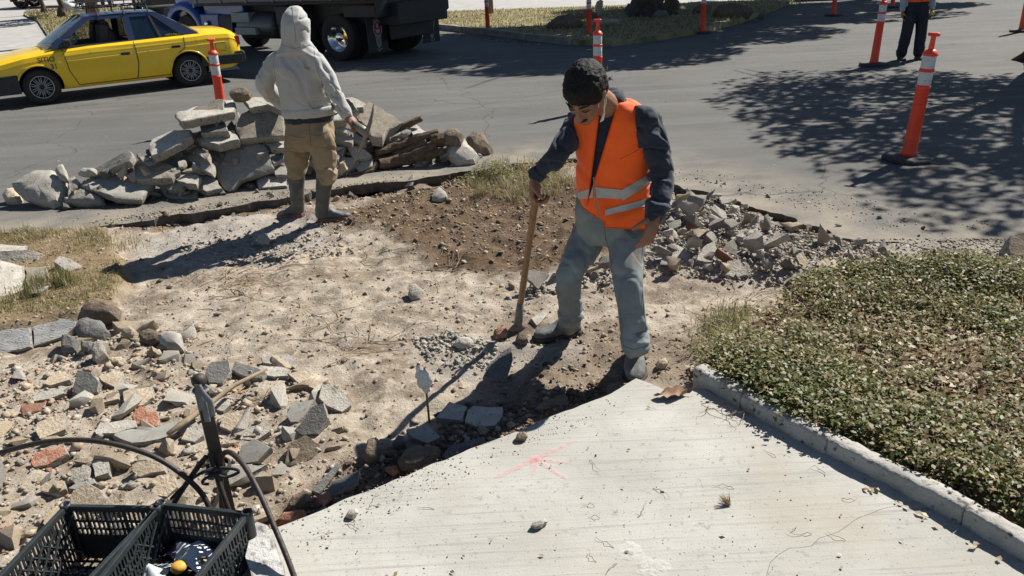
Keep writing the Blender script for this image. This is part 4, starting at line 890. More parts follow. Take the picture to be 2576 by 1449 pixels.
for poly, nrm, th, lab, mt in [
 ([(185, 968), (195, 930), (228, 935), (250, 960), (245, 985), (210, 997), (180, 985)], (.1, -.75, .65), .08, 'dark blue grey chunk standing in the left rubble', M_GRS),
 ([(108, 965), (120, 948), (150, 930), (175, 945), (176, 955), (125, 970)], (0, -.3, .95), .07, 'tan flat piece left of the blue grey chunk', M_TAN),
 ([(245, 945), (290, 930), (310, 935), (308, 965), (290, 975), (255, 958)], (0, -.4, .9), .07, 'tan block right of the blue grey chunk', M_TAN),
 ([(80, 1000), (100, 985), (155, 975), (162, 990), (125, 1003), (85, 1010)], (0, -.3, .95), .06, 'pale flat piece below the tan flat piece', M_CLT),
 ([(220, 1010), (235, 995), (298, 977), (300, 1003), (240, 1018)], (0, -.4, .9), .07, 'sandy wedge in the middle of the left rubble', M_TAN),
 ([(308, 985), (330, 978), (383, 970), (385, 1000), (360, 1020), (325, 1026), (310, 1010)], (0, -.45, .9), .09, 'thick sandy block right of the sandy wedge', M_TAN),
 ([(88, 1085), (92, 1062), (160, 1035), (165, 1080), (120, 1098), (100, 1105)], (0, -.4, .9), .08, 'square sandy block at the left of the rubble', M_TAN),
 ([(330, 1045), (350, 1022), (388, 1025), (402, 1055), (395, 1072), (345, 1068)], (.1, -.5, .85), .09, 'reddish tan block in the centre of the left rubble', M_RED),
 ([(235, 1085), (250, 1062), (340, 1055), (345, 1075), (290, 1090), (240, 1092)], (0, -.3, .95), .07, 'long pale slab below the sandy wedge', M_CLT),
 ([(282, 1095), (300, 1077), (400, 1072), (430, 1060), (490, 1050), (485, 1070), (400, 1105), (330, 1115)], (0, -.25, .97), .06, 'wide grey flag behind the curved iron rail', M_CSM),
 ([(75, 1165), (85, 1140), (160, 1118), (170, 1140), (120, 1170), (85, 1175)], (.1, -.45, .9), .08, 'pink brick block at the far left of the rubble', M_RED),
 ([(175, 1205), (190, 1180), (220, 1168), (228, 1178), (222, 1205), (190, 1218)], (0, -.5, .85), .07, 'grey and red broken block behind the crates', M_GRY),
 ([(228, 1160), (275, 1150), (272, 1190), (240, 1200)], (0, -.5, .85), .08, 'light grey block beside the red broken block', M_CLT),
 ([(330, 1168), (345, 1160), (410, 1155), (415, 1185), (350, 1200), (332, 1185)], (0, -.5, .85), .08, 'tan block right behind the crossing iron rails', M_TAN),
 ([(100, 1225), (115, 1212), (160, 1210), (165, 1230), (140, 1243), (105, 1235)], (0, -.4, .9), .06, 'sandy block close behind the left crate', M_TAN),
 ([(168, 1270), (180, 1235), (215, 1212), (250, 1232), (264, 1250), (252, 1278), (200, 1284)], (-.05, -.7, .7), .08, 'yellow sandstone slab behind the crates', M_TAN),
 ([(255, 1278), (280, 1240), (312, 1270), (305, 1284)], (.1, -.7, .7), .07, 'orange sandstone wedge beside the yellow sandstone slab', M_TAN),
 ([(360, 1215), (400, 1195), (436, 1192), (448, 1225), (420, 1250), (375, 1245)], (.05, -.6, .8), .08, 'sandy slab right of the crossing rails', M_TAN),
 ([(170, 1228), (190, 1216), (235, 1205), (240, 1215), (195, 1232)], (0, -.4, .9), .04, 'thin blue grey flake on the rubble', M_CSM),
 ([(455, 1105), (470, 1075), (510, 1065), (512, 1095), (490, 1112)], (.1, -.5, .85), .08, 'pale stone left of the iron post', M_CLT),
 ([(550, 1072), (565, 1040), (610, 1030), (608, 1060), (580, 1085)], (.1, -.5, .85), .09, 'yellow tan block right of the iron post', M_TAN),
 ([(540, 1030), (548, 1005), (575, 1000), (580, 1018), (562, 1035)], (.1, -.5, .85), .07, 'white block just right of the grey ribbon', M_CLT),
 ([(595, 1155), (605, 1120), (640, 1103), (680, 1125), (650, 1160), (620, 1165)], (.05, -.75, .65), .09, 'grey slab right of the curved iron rail', M_CSM),
 ([(600, 1105), (620, 1075), (660, 1065), (680, 1085), (650, 1105)], (0, -.5, .85), .1, 'white rubble block above the grey slab', M_CLT),
 ([(715, 1165), (725, 1115), (770, 1094), (808, 1118), (805, 1130), (765, 1165), (735, 1170)], (.1, -.55, .8), .12, 'round brown cobble at the edge of the shadow', M_DRT),
 ([(740, 1082), (765, 1055), (785, 1020), (815, 1012), (825, 1050), (800, 1090), (760, 1095)], (.05, -.8, .6), .10, 'dark faced wedge of concrete right of the white rubble', M_GRS),
 ([(720, 1045), (735, 1015), (790, 1005), (775, 1035), (750, 1062), (730, 1062)], (-.05, -.6, .8), .08, 'grey slab leaning behind the dark faced wedge', M_CSM),
 ([(800, 1000), (808, 968), (825, 965), (865, 990), (885, 1020), (862, 1038), (820, 1020)], (.3, -.6, .75), .10, 'light grey chunk tilted on the pale dirt', M_CLT),
 ([(723, 940), (770, 930), (805, 945), (812, 965), (795, 980), (752, 965)], (0, -.25, .95), .05, 'flat tan flag lying in the pale dirt', M_TAN),
 ([(657, 900), (672, 892), (725, 890), (746, 908), (742, 925), (700, 918), (660, 912)], (0, -.4, .9), .06, 'dark edged slab on top of a white one in the pale dirt', M_CLT),
 ([(645, 925), (655, 918), (728, 928), (725, 945), (690, 948), (648, 940)], (0, -.35, .93), .05, 'white slab under the dark edged slab', M_CLT),
 ([(583, 930), (590, 908), (645, 925), (672, 940), (660, 952), (610, 945)], (0, -.4, .9), .06, 'dark grey slab left of the white slab in the dirt', M_GRS),
 ([(515, 940), (530, 910), (575, 905), (580, 935), (560, 965), (525, 962)], (.1, -.6, .8), .08, 'rough grey block behind the iron post top', M_GRS),
 # beside the walk
 ([(1095, 1050), (1110, 1030), (1130, 1010), (1176, 1022), (1164, 1058), (1130, 1055)], (0, -.35, .93), .08, 'bluish white block right of the stake', M_CLT),
 ([(1168, 1062), (1176, 1030), (1190, 1022), (1266, 1022), (1264, 1050), (1245, 1072), (1200, 1075)], (.05, -.35, .93), .09, 'white block beside the bluish white block', M_CLT),
 ([(1215, 948), (1235, 910), (1268, 880), (1286, 872), (1290, 905), (1272, 958), (1240, 955)], (.2, -.75, .6), .05, 'dark grey shard in the shadow of the vest worker', M_GRS),
 ([(1022, 1080), (1075, 1065), (1095, 1085), (1112, 1100), (1075, 1115), (1035, 1100)], (.05, -.5, .85), .07, 'painted white and dark block in the shade', M_CSM),
 ([(1347, 1020), (1365, 1010), (1420, 988), (1430, 1000), (1425, 1018), (1355, 1032)], (.1, -.5, .85), .05, 'brown beam shaped stone beside the walk edge', M_DRT),
 ([(1110, 1150), (1130, 1118), (1215, 1098), (1222, 1108), (1170, 1130), (1130, 1152)], (0, -.4, .9), .05, 'shaded flat strip along the walk edge', M_GRS),
 ([(785, 1235), (800, 1215), (850, 1162), (855, 1172), (835, 1205), (805, 1245)], (.3, -.6, .75), .05, 'long dark shard leaning at the walk edge', M_GRS),
 ([(812, 1245), (840, 1205), (905, 1180), (900, 1215), (860, 1240), (830, 1250)], (.1, -.5, .85), .07, 'shaded earthy slab at the walk edge', M_GRS),
 # around the front worker and in the right heap
 ([(1335, 705), (1350, 690), (1400, 688), (1410, 715), (1395, 732), (1345, 730)], (0, -.5, .85), .09, 'pale block left of the legs of the vest worker', M_CLT),
 ([(1465, 725), (1480, 700), (1502, 708), (1500, 732), (1475, 738)], (0, -.5, .85), .08, 'beige block between the legs of the vest worker', M_TAN),
 ([(1335, 800), (1355, 790), (1372, 776), (1378, 790), (1350, 820)], (.4, -.5, .8), .05, 'pinkish white chunk beside the shovel blade', M_CLT),
 ([(1660, 665), (1665, 625), (1690, 612), (1725, 625), (1740, 640), (1738, 662), (1700, 668)], (.1, -.55, .8), .02, 'broken white tile lying on the right heap', M_CLT),
 ([(2050, 690), (2055, 660), (2075, 648), (2095, 658), (2105, 680), (2085, 696)], (.1, -.7, .7), .10, 'round tan boulder at the foot of the right heap', M_TAN),
 ([(1752, 655), (1770, 620), (1800, 605), (1810, 635), (1790, 660)], (.3, -.6, .75), .06, 'long grey shard standing in the right heap', M_GRY),
 ([(1815, 690), (1830, 655), (1860, 650), (1885, 690), (1850, 700)], (0, -.6, .8), .08, 'grey wedge at the front of the right heap', M_GRY),
 ([(2000, 670), (2005, 640), (2020, 632), (2035, 660), (2025, 678)], (.1, -.7, .7), .06, 'upright pinkish stone in the right heap', M_TAN),
 ([(2535, 622), (2545, 590), (2600, 578), (2640, 600), (2640, 670), (2570, 672), (2545, 650)], (0, -.7, .7), .16, 'earthy block at the right picture edge', M_DRT),
]: slab(poly, nrm, th, lab, top=mt, group=FG, g=.025, name='broken_block', cat='stone')
for poly, dp, lab, mt in [
 ([(1000, 1165), (1020, 1135), (1052, 1122), (1104, 1124), (1108, 1150), (1095, 1170), (1060, 1190), (1010, 1190)], .16, 'big muddy cobble lying at the walk edge', M_DRT),
 ([(968, 1185), (975, 1175), (1005, 1172), (1010, 1190), (990, 1200)], .06, 'small orange stone beside the muddy cobble', M_RED),
 ([(910, 1150), (925, 1105), (945, 1100), (958, 1125), (950, 1160), (925, 1172)], .1, 'shaded brown stone left of the muddy cobble', M_DRT),
 ([(985, 1115), (1000, 1095), (1020, 1100), (1025, 1125), (1000, 1135)], .08, 'shaded stone above the muddy cobble', M_GRS),
 ([(720, 1280), (740, 1245), (775, 1235), (785, 1262), (760, 1290), (730, 1290)], .08, 'dark brick lump near the low end of the walk edge', M_DRT),
 ([(790, 1270), (795, 1245), (825, 1240), (838, 1255), (815, 1280)], .06, 'reddish brick piece near the low end of the walk edge', M_RED),
 ([(690, 1315), (720, 1290), (765, 1285), (770, 1300), (740, 1320), (700, 1325)], .08, 'orange brick at the low corner of the walk', M_RED),
 ([(1240, 850), (1243, 830), (1262, 822), (1278, 832), (1275, 850), (1255, 856)], .07, 'brown brick piece left of the shovel blade', M_RED),
 ([(1295, 860), (1302, 838), (1325, 840), (1330, 862), (1310, 872)], .06, 'brown clod in front of the shovel blade', M_DRT),
 ([(1140, 868), (1148, 850), (1180, 850), (1196, 862), (1185, 878), (1160, 882)], .07, 'white stone on the grey gravel patch', M_CLT),
 ([(1026, 745), (1030, 715), (1045, 712), (1068, 735), (1060, 755), (1035, 756)], .07, 'pointed grey stone in the middle of the pale dirt', M_GRY),
 ([(1085, 505), (1095, 480), (1105, 470), (1122, 485), (1127, 500), (1105, 508)], .09, 'pale pointed stone in the dark soil', M_CLT),
 ([(1018, 470), (1030, 445), (1040, 436), (1045, 455), (1035, 472)], .07, 'upright grey stone by the road edge', M_GRY),
 ([(645, 615), (650, 590), (665, 583), (680, 600), (675, 618)], .07, 'grey lump behind the shadow of the hooded worker', M_GRY),
 ([(1718, 580), (1728, 560), (1755, 555), (1762, 575), (1745, 588)], .07, 'red brick chunk in the right heap', M_RED),
 ([(1650, 925), (1655, 910), (1672, 905), (1678, 920), (1665, 930)], .05, 'pale stone right of the left boot of the vest worker', M_TAN),
 ([(1295, 1110), (1300, 1090), (1320, 1085), (1330, 1100), (1320, 1112)], .05, 'brown clod at the walk edge beside the pink mark', M_DRT),
 ([(1332, 1325), (1340, 1310), (1372, 1300), (1380, 1312), (1365, 1328), (1345, 1335)], .05, 'white crumb of concrete lying on the walk', M_CLT),
 ([(870, 1300), (880, 1282), (895, 1278), (900, 1290), (885, 1305)], .04, 'white pebble near the low end of the walk', M_CLT),
]: boulder(poly, dp, lab, mtl=mt, name='stone', group='single stones on the dug ground', rough=.007)

# scattered stones ----------------------------------------------------------
rnd = random.Random(77)
tk = []
scatter(HEAP, 135, .04, .19, [(M_GRY, 6), (M_CLT, 4), (M_TAN, 2), (M_RED, .4)], rnd, 'rubble_stone', 'broken grey lump in the rubble heap right of the vest worker', 'stone', 'stones of the right rubble heap', 1.7, .06, .75, .2, tk)
scatter(RUB, 175, .05, .20, [(M_TAN, 7), (M_CLT, 4), (M_GRY, 1), (M_RED, .3)], rnd, 'rubble_stone', 'loose sandy stone in the rubble behind the iron fence', 'stone', 'loose stones of the left rubble', 1.35, .0, .6, .36)
MID = GP([(320, 620), (700, 540), (1000, 500), (1300, 600), (1330, 760), (1300, 860), (1100, 960), (900, 950), (500, 880), (340, 760)])
scatter(MID, 46, .02, .075, [(M_GRY, 3), (M_CLT, 4), (M_TAN, 2)], rnd, 'loose_stone', 'small pale lump scattered over the pale dirt between the two workers', 'stone', 'small lumps on the pale dirt', 2.2)
EDG = GP([(860, 470), (1000, 452), (1200, 432), (1320, 420), (1340, 440), (1150, 465), (1000, 480), (860, 495)])
scatter(EDG, 26, .03, .10, [(M_GRS, 3), (M_DRT, 3), (M_GRY, 1)], rnd, 'asphalt_lump', 'dark lump below the broken road edge behind the hooded worker', 'stone', 'lumps under the road edge', 1.5)
TR2 = GP([(740, 1270), (900, 1180), (1110, 1110), (1300, 1040), (1480, 950), (1400, 880), (1250, 900), (1130, 1000), (1000, 1070), (880, 1150)])
scatter(TR2, 40, .02, .07, [(M_DRT, 4), (M_GRS, 2), (M_TAN, 2), (M_RED, 1)], rnd, 'loose_stone', 'brown clod in the trench along the walk edge', 'stone', 'clods along the walk edge', 1.8)
LIP = GP([(200, 560), (450, 525), (700, 486), (860, 466), (1000, 452), (1000, 470), (860, 488), (700, 512), (450, 552), (250, 585)])
for _ in range(34):
    x, y = in_poly(LIP, rnd); stone_at((x, y, max(H1(x, y), 0) if pip(ROADPOLY, [x], [y])[0] else H1(x, y)), rnd.uniform(.025, .085), rnd.choice([M_GRY, M_CLT, M_DRT, M_TAN]), rnd, 'loose_stone', 'small lump on the broken road edge below the slab pile', 'stone', 'lumps on the broken road edge', .3)
ROADS = GP([(1720, 440), (2100, 500), (2450, 600), (2400, 640), (2150, 600), (1900, 500)])
scatter_z = [tuple(in_poly(ROADS, rnd)) for _ in range(14)]
for x, y in scatter_z: stone_at((x, y, max(H1(x, y), 0)), rnd.uniform(.02, .06), rnd.choice([M_GRY, M_GRS]), rnd, 'loose_stone', 'small stone lying on the asphalt near the right rubble heap', 'stone', 'stones on the asphalt')

for _ in range(64):                                          # smaller pieces over the slab pile
    cx = rnd.uniform(110, 1190); by = float(np.interp(cx, [p[0] for p in BASE_PX], [p[1] for p in BASE_PX])); tp = float(np.interp(cx, [110, 250, 420, 600, 860, 930, 1010, 1190], [480, 430, 345, 270, 275, 300, 350, 385])); cy = rnd.uniform(tp + 10, by + 6)
    if 955 < cx < 1115 and 335 < cy < 415: continue
    p = A(cx, cy, pileY(cx, cy) + rnd.uniform(-.03, .05)) if cy < by - 12 else G(cx, cy); stone_at((p.x, p.y, p.z), rnd.uniform(.06, .17), rnd.choice([M_CLT, M_GRY, M_CLT, M_TAN, M_GRS]), rnd, 'rubble_stone', 'small broken piece lodged in the roadside slab pile', 'stone', 'small pieces in the slab pile', .3, .5)
ALLD = GP([(-200, 600), (320, 565), (700, 505), (1200, 435), (1450, 405), (1640, 445), (1900, 525), (2100, 595), (2576, 650), (2000, 690), (1760, 870), (1560, 970), (1110, 1140), (700, 1310), (560, 1600), (-500, 1500)])
SLP = GP([(700, 1325), (1110, 1150), (1545, 990), (1740, 985), (2300, 1270), (2560, 1449), (2600, 1600), (500, 1600)], .05)
SLN = GP([(700, 1330), (1110, 1152), (1545, 992), (1560, 1030), (1110, 1230), (760, 1400)], .05)
gm = [M_TAN, M_CLT, M_GRY, M_DRT, M_RED, mat('pale_clod', (.42, .355, .275), .97, (.28, .22, .155), 20, bump=1, bscale=60), mat('brown_clod', (.17, .12, .08), .97, (.10, .07, .045), 20, bump=1, bscale=60)]
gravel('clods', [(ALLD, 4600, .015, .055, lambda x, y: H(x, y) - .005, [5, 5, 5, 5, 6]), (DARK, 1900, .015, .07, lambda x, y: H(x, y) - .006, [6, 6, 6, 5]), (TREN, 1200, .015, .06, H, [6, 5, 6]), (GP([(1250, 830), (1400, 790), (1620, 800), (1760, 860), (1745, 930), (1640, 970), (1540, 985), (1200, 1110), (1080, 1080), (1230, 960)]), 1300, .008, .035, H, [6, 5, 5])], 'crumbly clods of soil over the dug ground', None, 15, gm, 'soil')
gravel('gravel', [(ALLD, 15000, .005, .024, H, [0, 0, 5, 5, 1, 2, 3]), (HEAP, 9000, .008, .045, lambda x, y: H(x, y) + .01, [1, 2, 2, 2, 0]), (RUB, 9000, .008, .04, H, [0, 0, 0, 1, 2, 4]), (RUB, 500, .04, .08, lambda x, y: H(x, y) + .004, [0, 0, 0, 1, 2]), (DARK, 3500, .006, .03, H, [3, 3, 3, 0, 2]), (TREN, 2200, .006, .03, H, [3, 3, 0, 4]),
    (GP([(1030, 830), (1130, 815), (1290, 870), (1240, 910), (1090, 900)]), 1400, .01, .045, H, [1, 2, 2]), (GP([(480, 560), (850, 540), (900, 620), (700, 660), (430, 640)]), 1500, .01, .05, H, [1, 2, 2, 0]), (GP([(2150, 640), (2576, 655), (2560, 600), (2200, 600)]), 1600, .008, .03, lambda x, y: np.maximum(H(x, y), .002 * 0), [2, 2, 3, 1])],
    'loose gravel and crumbs over the dug ground', None, 5, gm)
gravel('grit', [(LIP, 2600, .006, .03, lambda x, y: np.where(pip(ROADPOLY, x, y), .001, H(x, y)), [0, 5, 5, 3, 2, 6]), (SLP, 420, .003, .009, lambda x, y: 0 * x + .05, [3, 3, 0, 2]), (SLN, 1500, .003, .012, lambda x, y: 0 * x + .05, [0, 3, 3, 2]), (GP([(0, 590), (700, 500), (1200, 425), (1700, 450), (2400, 620), (2500, 560), (1800, 430), (1200, 400), (300, 500)]), 4500, .005, .022, lambda x, y: 0 * x + .001, [2, 3, 0, 0, 5])], 'scattered grit on the walk and the asphalt', None, 6, gm)

# ---- a label of its own for every scattered stone: its colour and how close it lies to a piece one can find
def single_out():
    marks = []
    for o in bpy.data.objects:
        if o.parent is None and o.get('label') and o.name.split('.')[0] in ('concrete_chunk', 'boulder', 'broken_block', 'stone') and o.location.z < .45: marks.append((o['label'], Vector(o.location)))
    TONE = {M_TAN.name: 'sandy', M_CLT.name: 'pale', M_GRY.name: 'grey', M_RED.name: 'brick red', M_DRT.name: 'brown', M_GRS.name: 'dark grey'}
    ORD = ['nearest', 'second nearest', 'third nearest', 'fourth nearest', 'fifth nearest', 'sixth nearest', 'seventh nearest', 'eighth nearest', 'ninth nearest', 'tenth nearest', 'eleventh nearest', 'twelfth nearest', 'thirteenth nearest', 'fourteenth nearest', 'fifteenth nearest', 'sixteenth nearest', 'seventeenth nearest', 'eighteenth nearest']
    st = [o for o in bpy.data.objects if o.parent is None and o.name.split('.')[0] in ('rubble_stone', 'loose_stone', 'asphalt_lump')]
    cls = {}
    for o in st: cls.setdefault(TONE[o.data.materials[0].name], []).append(o)
    for tone, L in cls.items():
        P = np.array([o.location for o in L]); used = set(); Q = np.array([m_[1] for m_ in marks]); D = np.linalg.norm(P[:, None] - Q[None], axis=2); rk = np.argsort(np.argsort(D, axis=0), axis=0)
        order = np.argsort(rk.min(1))
        for i in order:
            for j in np.argsort(rk[i] + D[i] * .2):
                r_ = int(rk[i, j]); mk = marks[j][0]
                if r_ < len(ORD) and len((ORD[r_] + ' ' + tone + ' lump to the ' + mk).split()) <= 16: L[i]['label'] = f'{tone} lump {ORD[r_]} to the {mk}'; break
single_out()
# ================================================================ PEOPLE
M_SKIN = mat('skin', (.30, .155, .095), .55, (.235, .115, .07), 12, bump=.3, bscale=200, bdist=.002, spec=.4, sss=.08)
M_HAIR = mat('black_hair', (.008, .0075, .007), .6, (.014, .013, .012), 60, bump=.8, bscale=90, bdist=.010, spec=.2)
M_HOOD = mat('grey_hoodie', (.43, .43, .405), .95, (.37, .37, .35), 7, bump=.35, bscale=260, bdist=.002, sheen=.25)
M_KHAKI = mat('khaki_trousers', (.30, .235, .15), .95, (.235, .18, .11), 6, bump=.4, bscale=220, bdist=.002, spots=((.17, .125, .08), 9, .55, .75))
M_NAVY = mat('navy_shirt', (.022, .030, .050), .9, (.013, .018, .032), 9, bump=.4, bscale=180, bdist=.002, sheen=.15)
M_JEAN = mat('washed_jeans', (.25, .285, .285), .95, (.155, .185, .195), 5, bump=.45, bscale=300, bdist=.0015, spots=((.15, .12, .09), 4.5, .52, .70))
M_VEST = mat('orange_vest', (1.0, .135, .008), .8, (.95, .11, .006), 10, bump=.25, bscale=300, bdist=.001, sheen=.2)
M_REFL = mat('reflective_tape', (.42, .44, .43), .45, (.36, .38, .37), 40, bump=.2, bscale=200, bdist=.001)
M_BOOTG = mat('rubber_boot', (.085, .092, .094), .6, (.055, .06, .064), 8, bump=.2, bscale=40, spots=((.20, .19, .165), 6, .52, .72))
M_SOLER = mat('red_sole', (.22, .075, .075), .85, (.16, .07, .06), 10)
M_BOOTB = mat('work_boot', (.155, .165, .16), .75, (.10, .105, .10), 9, bump=.3, bscale=60, spots=((.24, .22, .185), 8, .52, .7))
M_SOLEB = mat('dark_sole', (.03, .028, .026), .85, (.07, .06, .05), 12)
M_TROUS = mat('dark_trousers', (.012, .016, .026), .9, (.02, .026, .04), 9, bump=.3, bscale=150, bdist=.002)
M_LSHIRT = mat('pale_shirt', (.38, .42, .48), .9, (.30, .34, .40), 8, bump=.3, bscale=200, bdist=.002)
M_MASK = mat('white_mask', (.75, .74, .70), .85)
M_EYE = plain('eye_dark', (.02, .012, .01), .4)
M_LIP = mat('lips', (.27, .10, .075), .5, (.22, .085, .06), 30)

def V3(*a): return Vector(a)
def ering(c, W, D, w, d, n=20, pw=2.2):
    out = []
    for j in range(n):
        a = 2 * math.pi * j / n; ca, sa = math.cos(a), math.sin(a)
        out.append(c + W * (w * math.copysign(abs(ca) ** (2 / pw), ca)) + D * (d * math.copysign(abs(sa) ** (2 / pw), sa)))
    return out
def loft(mb, rings, W, D, n=20):
    """rings: (centre, half width, half depth)"""
    mb.rings([ering(c, W, D, w, d, n) for c, w, d in rings]); return mb
def limb(mb, pts, rad, n=14):
    """smooth tapered limb through joints with domed ends"""
    P = []; Q = []; k = len(pts)
    for i in range(k - 1):
        p0 = pts[max(i - 1, 0)]; p1 = pts[i]; p2 = pts[i + 1]; p3 = pts[min(i + 2, k - 1)]
        for j in range(6):
            t = j / 6; a = .35
            h = p1.lerp(p2, t); c = 0.5 * ((2 * p1) + (p2 - p0) * t + (2 * p0 - 5 * p1 + 4 * p2 - p3) * t * t + (3 * p1 - p0 - 3 * p2 + p3) * t ** 3)
            P.append(h.lerp(c, .6)); Q.append(rad[i] + (rad[i + 1] - rad[i]) * t)
    P.append(pts[-1]); Q.append(rad[-1]); mb.tube(P, Q, n, dome=True); return mb
def hand(mb, wrist, d, nrm, thumb, curl=(35, 45, 35), spread=.12, s=1.0, thumb_curl=25):
    """palm + five fingers; d: wrist->knuckles, nrm: palm-side normal, thumb: direction of the thumb side"""
    d = d.normalized(); nrm = (nrm - d * nrm.dot(d)).normalized(); t = d.cross(nrm); t = t if t.dot(thumb) > 0 else -t
    pal = wrist + d * (.05 * s); rot = Matrix((t, d, nrm)).transposed()
    mb.ell(pal, (.040 * s, .052 * s, .017 * s), 14, 9, rot); mb.tube([wrist - d * .03 * s, wrist, wrist + d * .03 * s], [.026 * s, .027 * s, .03 * s], 12, dome=True, squash=.75)
    for i, (off, ln, r) in enumerate(((.029, .040, .0092), (.010, .046, .0098), (-.010, .043, .0093), (-.028, .034, .0082))):
        base = wrist + d * (.088 * s) + t * (off * s); dd = (d + t * (spread * (1.2 - i * .8))).normalized(); P = [base - d * .02 * s, base]; ang = 0
        for k, c in enumerate(curl):
            ang += R(c + 4 * (i - 1)); v = dd * math.cos(ang) + nrm * math.sin(ang); P.append(P[-1] + v * (ln * (1, .72, .55)[k] * s))
        mb.tube(P, [r * s * q for q in (1.05, 1.05, .98, .9, .78)], 9, dome=True)
    base = wrist + d * (.028 * s) + t * (.026 * s); a0 = R(42); v1 = (t * math.sin(a0) + d * math.cos(a0) + nrm * .35).normalized(); v2 = (v1 + nrm * math.tan(R(thumb_curl)) + d * .25).normalized(); v3 = (v2 + nrm * .35 + d * .2).normalized()
    mb.tube([base, base + v1 * .036 * s, base + v1 * .036 * s + v2 * .032 * s, base + v1 * .036 * s + v2 * .032 * s + v3 * .024 * s], [.014 * s, .0115 * s, .0105 * s, .0085 * s], 9, dome=True)
def wrinkle(me, terms):
    """cloth folds: terms (amp, freq, axis, squeeze, seed, weight): soft swells with narrow creases running across the axis"""
    n = len(me.vertices); co = np.empty(n * 3); me.vertices.foreach_get('co', co); co = co.reshape(-1, 3); no = np.empty(n * 3); me.vertices.foreach_get('normal', no); no = no.reshape(-1, 3); d = np.zeros(n)
    for amp, fr, ax, sq, sd, wfun in terms:
        ax = np.array(Vector(ax).normalized()); al = co @ ax; q = co - np.outer(al, ax); q = (q * sq + np.outer(al, ax)) * fr; wp = fbm(co * fr * .6, 2, sd + 50) * .5; v = vn(q + wp[:, None] + sd * 3.7, sd)
        w = 1 if wfun is None else wfun(co); sel = np.clip(.6 + 1.4 * fbm(co * min(fr * .3, 3.0), 2, sd + 70), 0, 1); d += amp * w * sel * (.45 * np.tanh(2.2 * v) - 1.0 * np.exp(-(v / .16) ** 2) + .35 * np.exp(-((v - .3) / .16) ** 2))
    co = co + no * d[:, None]; me.vertices.foreach_set('co', co.ravel()); me.update()
from mathutils.bvhtree import BVHTree
def stitch(obj, lines, r, mtl, name, parent=None, lift=.0):
    """thin sewn lines laid on a garment's surface along outlines measured in the photo"""
    me = obj.data; bv = BVHTree.FromPolygons([v.co for v in me.vertices], [tuple(q.vertices) for q in me.polygons]); mb = MB()
    for pts in lines:
        P = []
        for (x0, y0), (x1, y1) in zip(pts[:-1], pts[1:]):
            for k in range(10):
                d = Vector(ray(x0 + (x1 - x0) * k / 10, y0 + (y1 - y0) * k / 10)).normalized(); h = bv.ray_cast(Vector(CAM), d)
                if h[0] is not None: P.append(h[0] + h[1] * lift)
        if len(P) > 1: MB().tube(P, r, 5).build(name, mtl, parent or obj)
def garment(name, mb, mtl, parent, voxel=.012, smooth=5, terms=(), post=None):
    me = remesh(mb, voxel, smooth); wrinkle(me, terms)
    if post: me = post(me) or me
    o = link(name, me, mtl, parent, True); return o
def cut(me, keep=None, planes=()):
    """bisect along planes and drop faces whose centre fails keep"""
    bm = bmesh.new(); bm.from_mesh(me)
    for co, no in planes: bmesh.ops.bisect_plane(bm, geom=bm.verts[:] + bm.edges[:] + bm.faces[:], plane_co=co, plane_no=no)
    if keep: bmesh.ops.delete(bm, geom=[f for f in bm.faces if not keep(f.calc_center_median())], context='FACES')
    bm.to_mesh(me); bm.free(); me.update(); return me
def shoe(name, heel, toe, h, wid, mtl, sole, parent, shaft=None, sr=.05):
    """boot: upper shaped along heel->toe, separate sole, optional tall shaft"""
    heel = Vector(heel); toe = Vector(toe); d = toe - heel; L = d.length; d.normalize(); t = V3(-d.y, d.x, 0); up = V3(0, 0, 1); mb = MB(); rings = []
    for f, w, z in ((-.06, .5, .55), (.0, .78, .9), (.15, .86, 1.0), (.35, .8, 1.0), (.5, .86, .72), (.7, 1.0, .56), (.88, .86, .47), (.98, .55, .36), (1.02, .25, .25)):
        c = heel + d * (f * L); hh = h * z; rings.append([c + t * (wid * w * math.copysign(abs(math.cos(a)) ** .75, math.cos(a))) + up * (.012 + max(0, hh * (math.sin(a) * .5 + .5))) for a in [2 * math.pi * j / 14 for j in range(14)]])
    mb.rings(rings)
    if shaft: limb(mb, shaft, sr, 14)
    else: mb.tube([heel + d * L * .17 + up * h * .6, heel + d * L * .15 + up * h * 1.45], [wid * .82, wid * .86], 14, dome=True)
    me = remesh(mb, .008, 4); noise_disp(me, .004, 22, 3, 2); o = link(name, me, mtl, parent, True)
    sb = MB(); out = []
    for f, w in ((-.08, .45), (0, .8), (.2, .85), (.4, .8), (.6, .98), (.8, 1.0), (.95, .72), (1.05, .3)): out.append((f, w))
    loop = [heel + d * (f * L) + t * (wid * 1.08 * w) for f, w in out] + [heel + d * (f * L) - t * (wid * 1.08 * w) for f, w in reversed(out)]
    n = len(loop); sb.add([p + up * .0 for p in loop] + [p + up * .03 for p in loop], [tuple(reversed(range(n))), tuple(range(n, 2 * n))] + [(i, (i + 1) % n, n + (i + 1) % n, n + i) for i in range(n)])
    sb.build('sole', sole, o, bevel=.004); return o

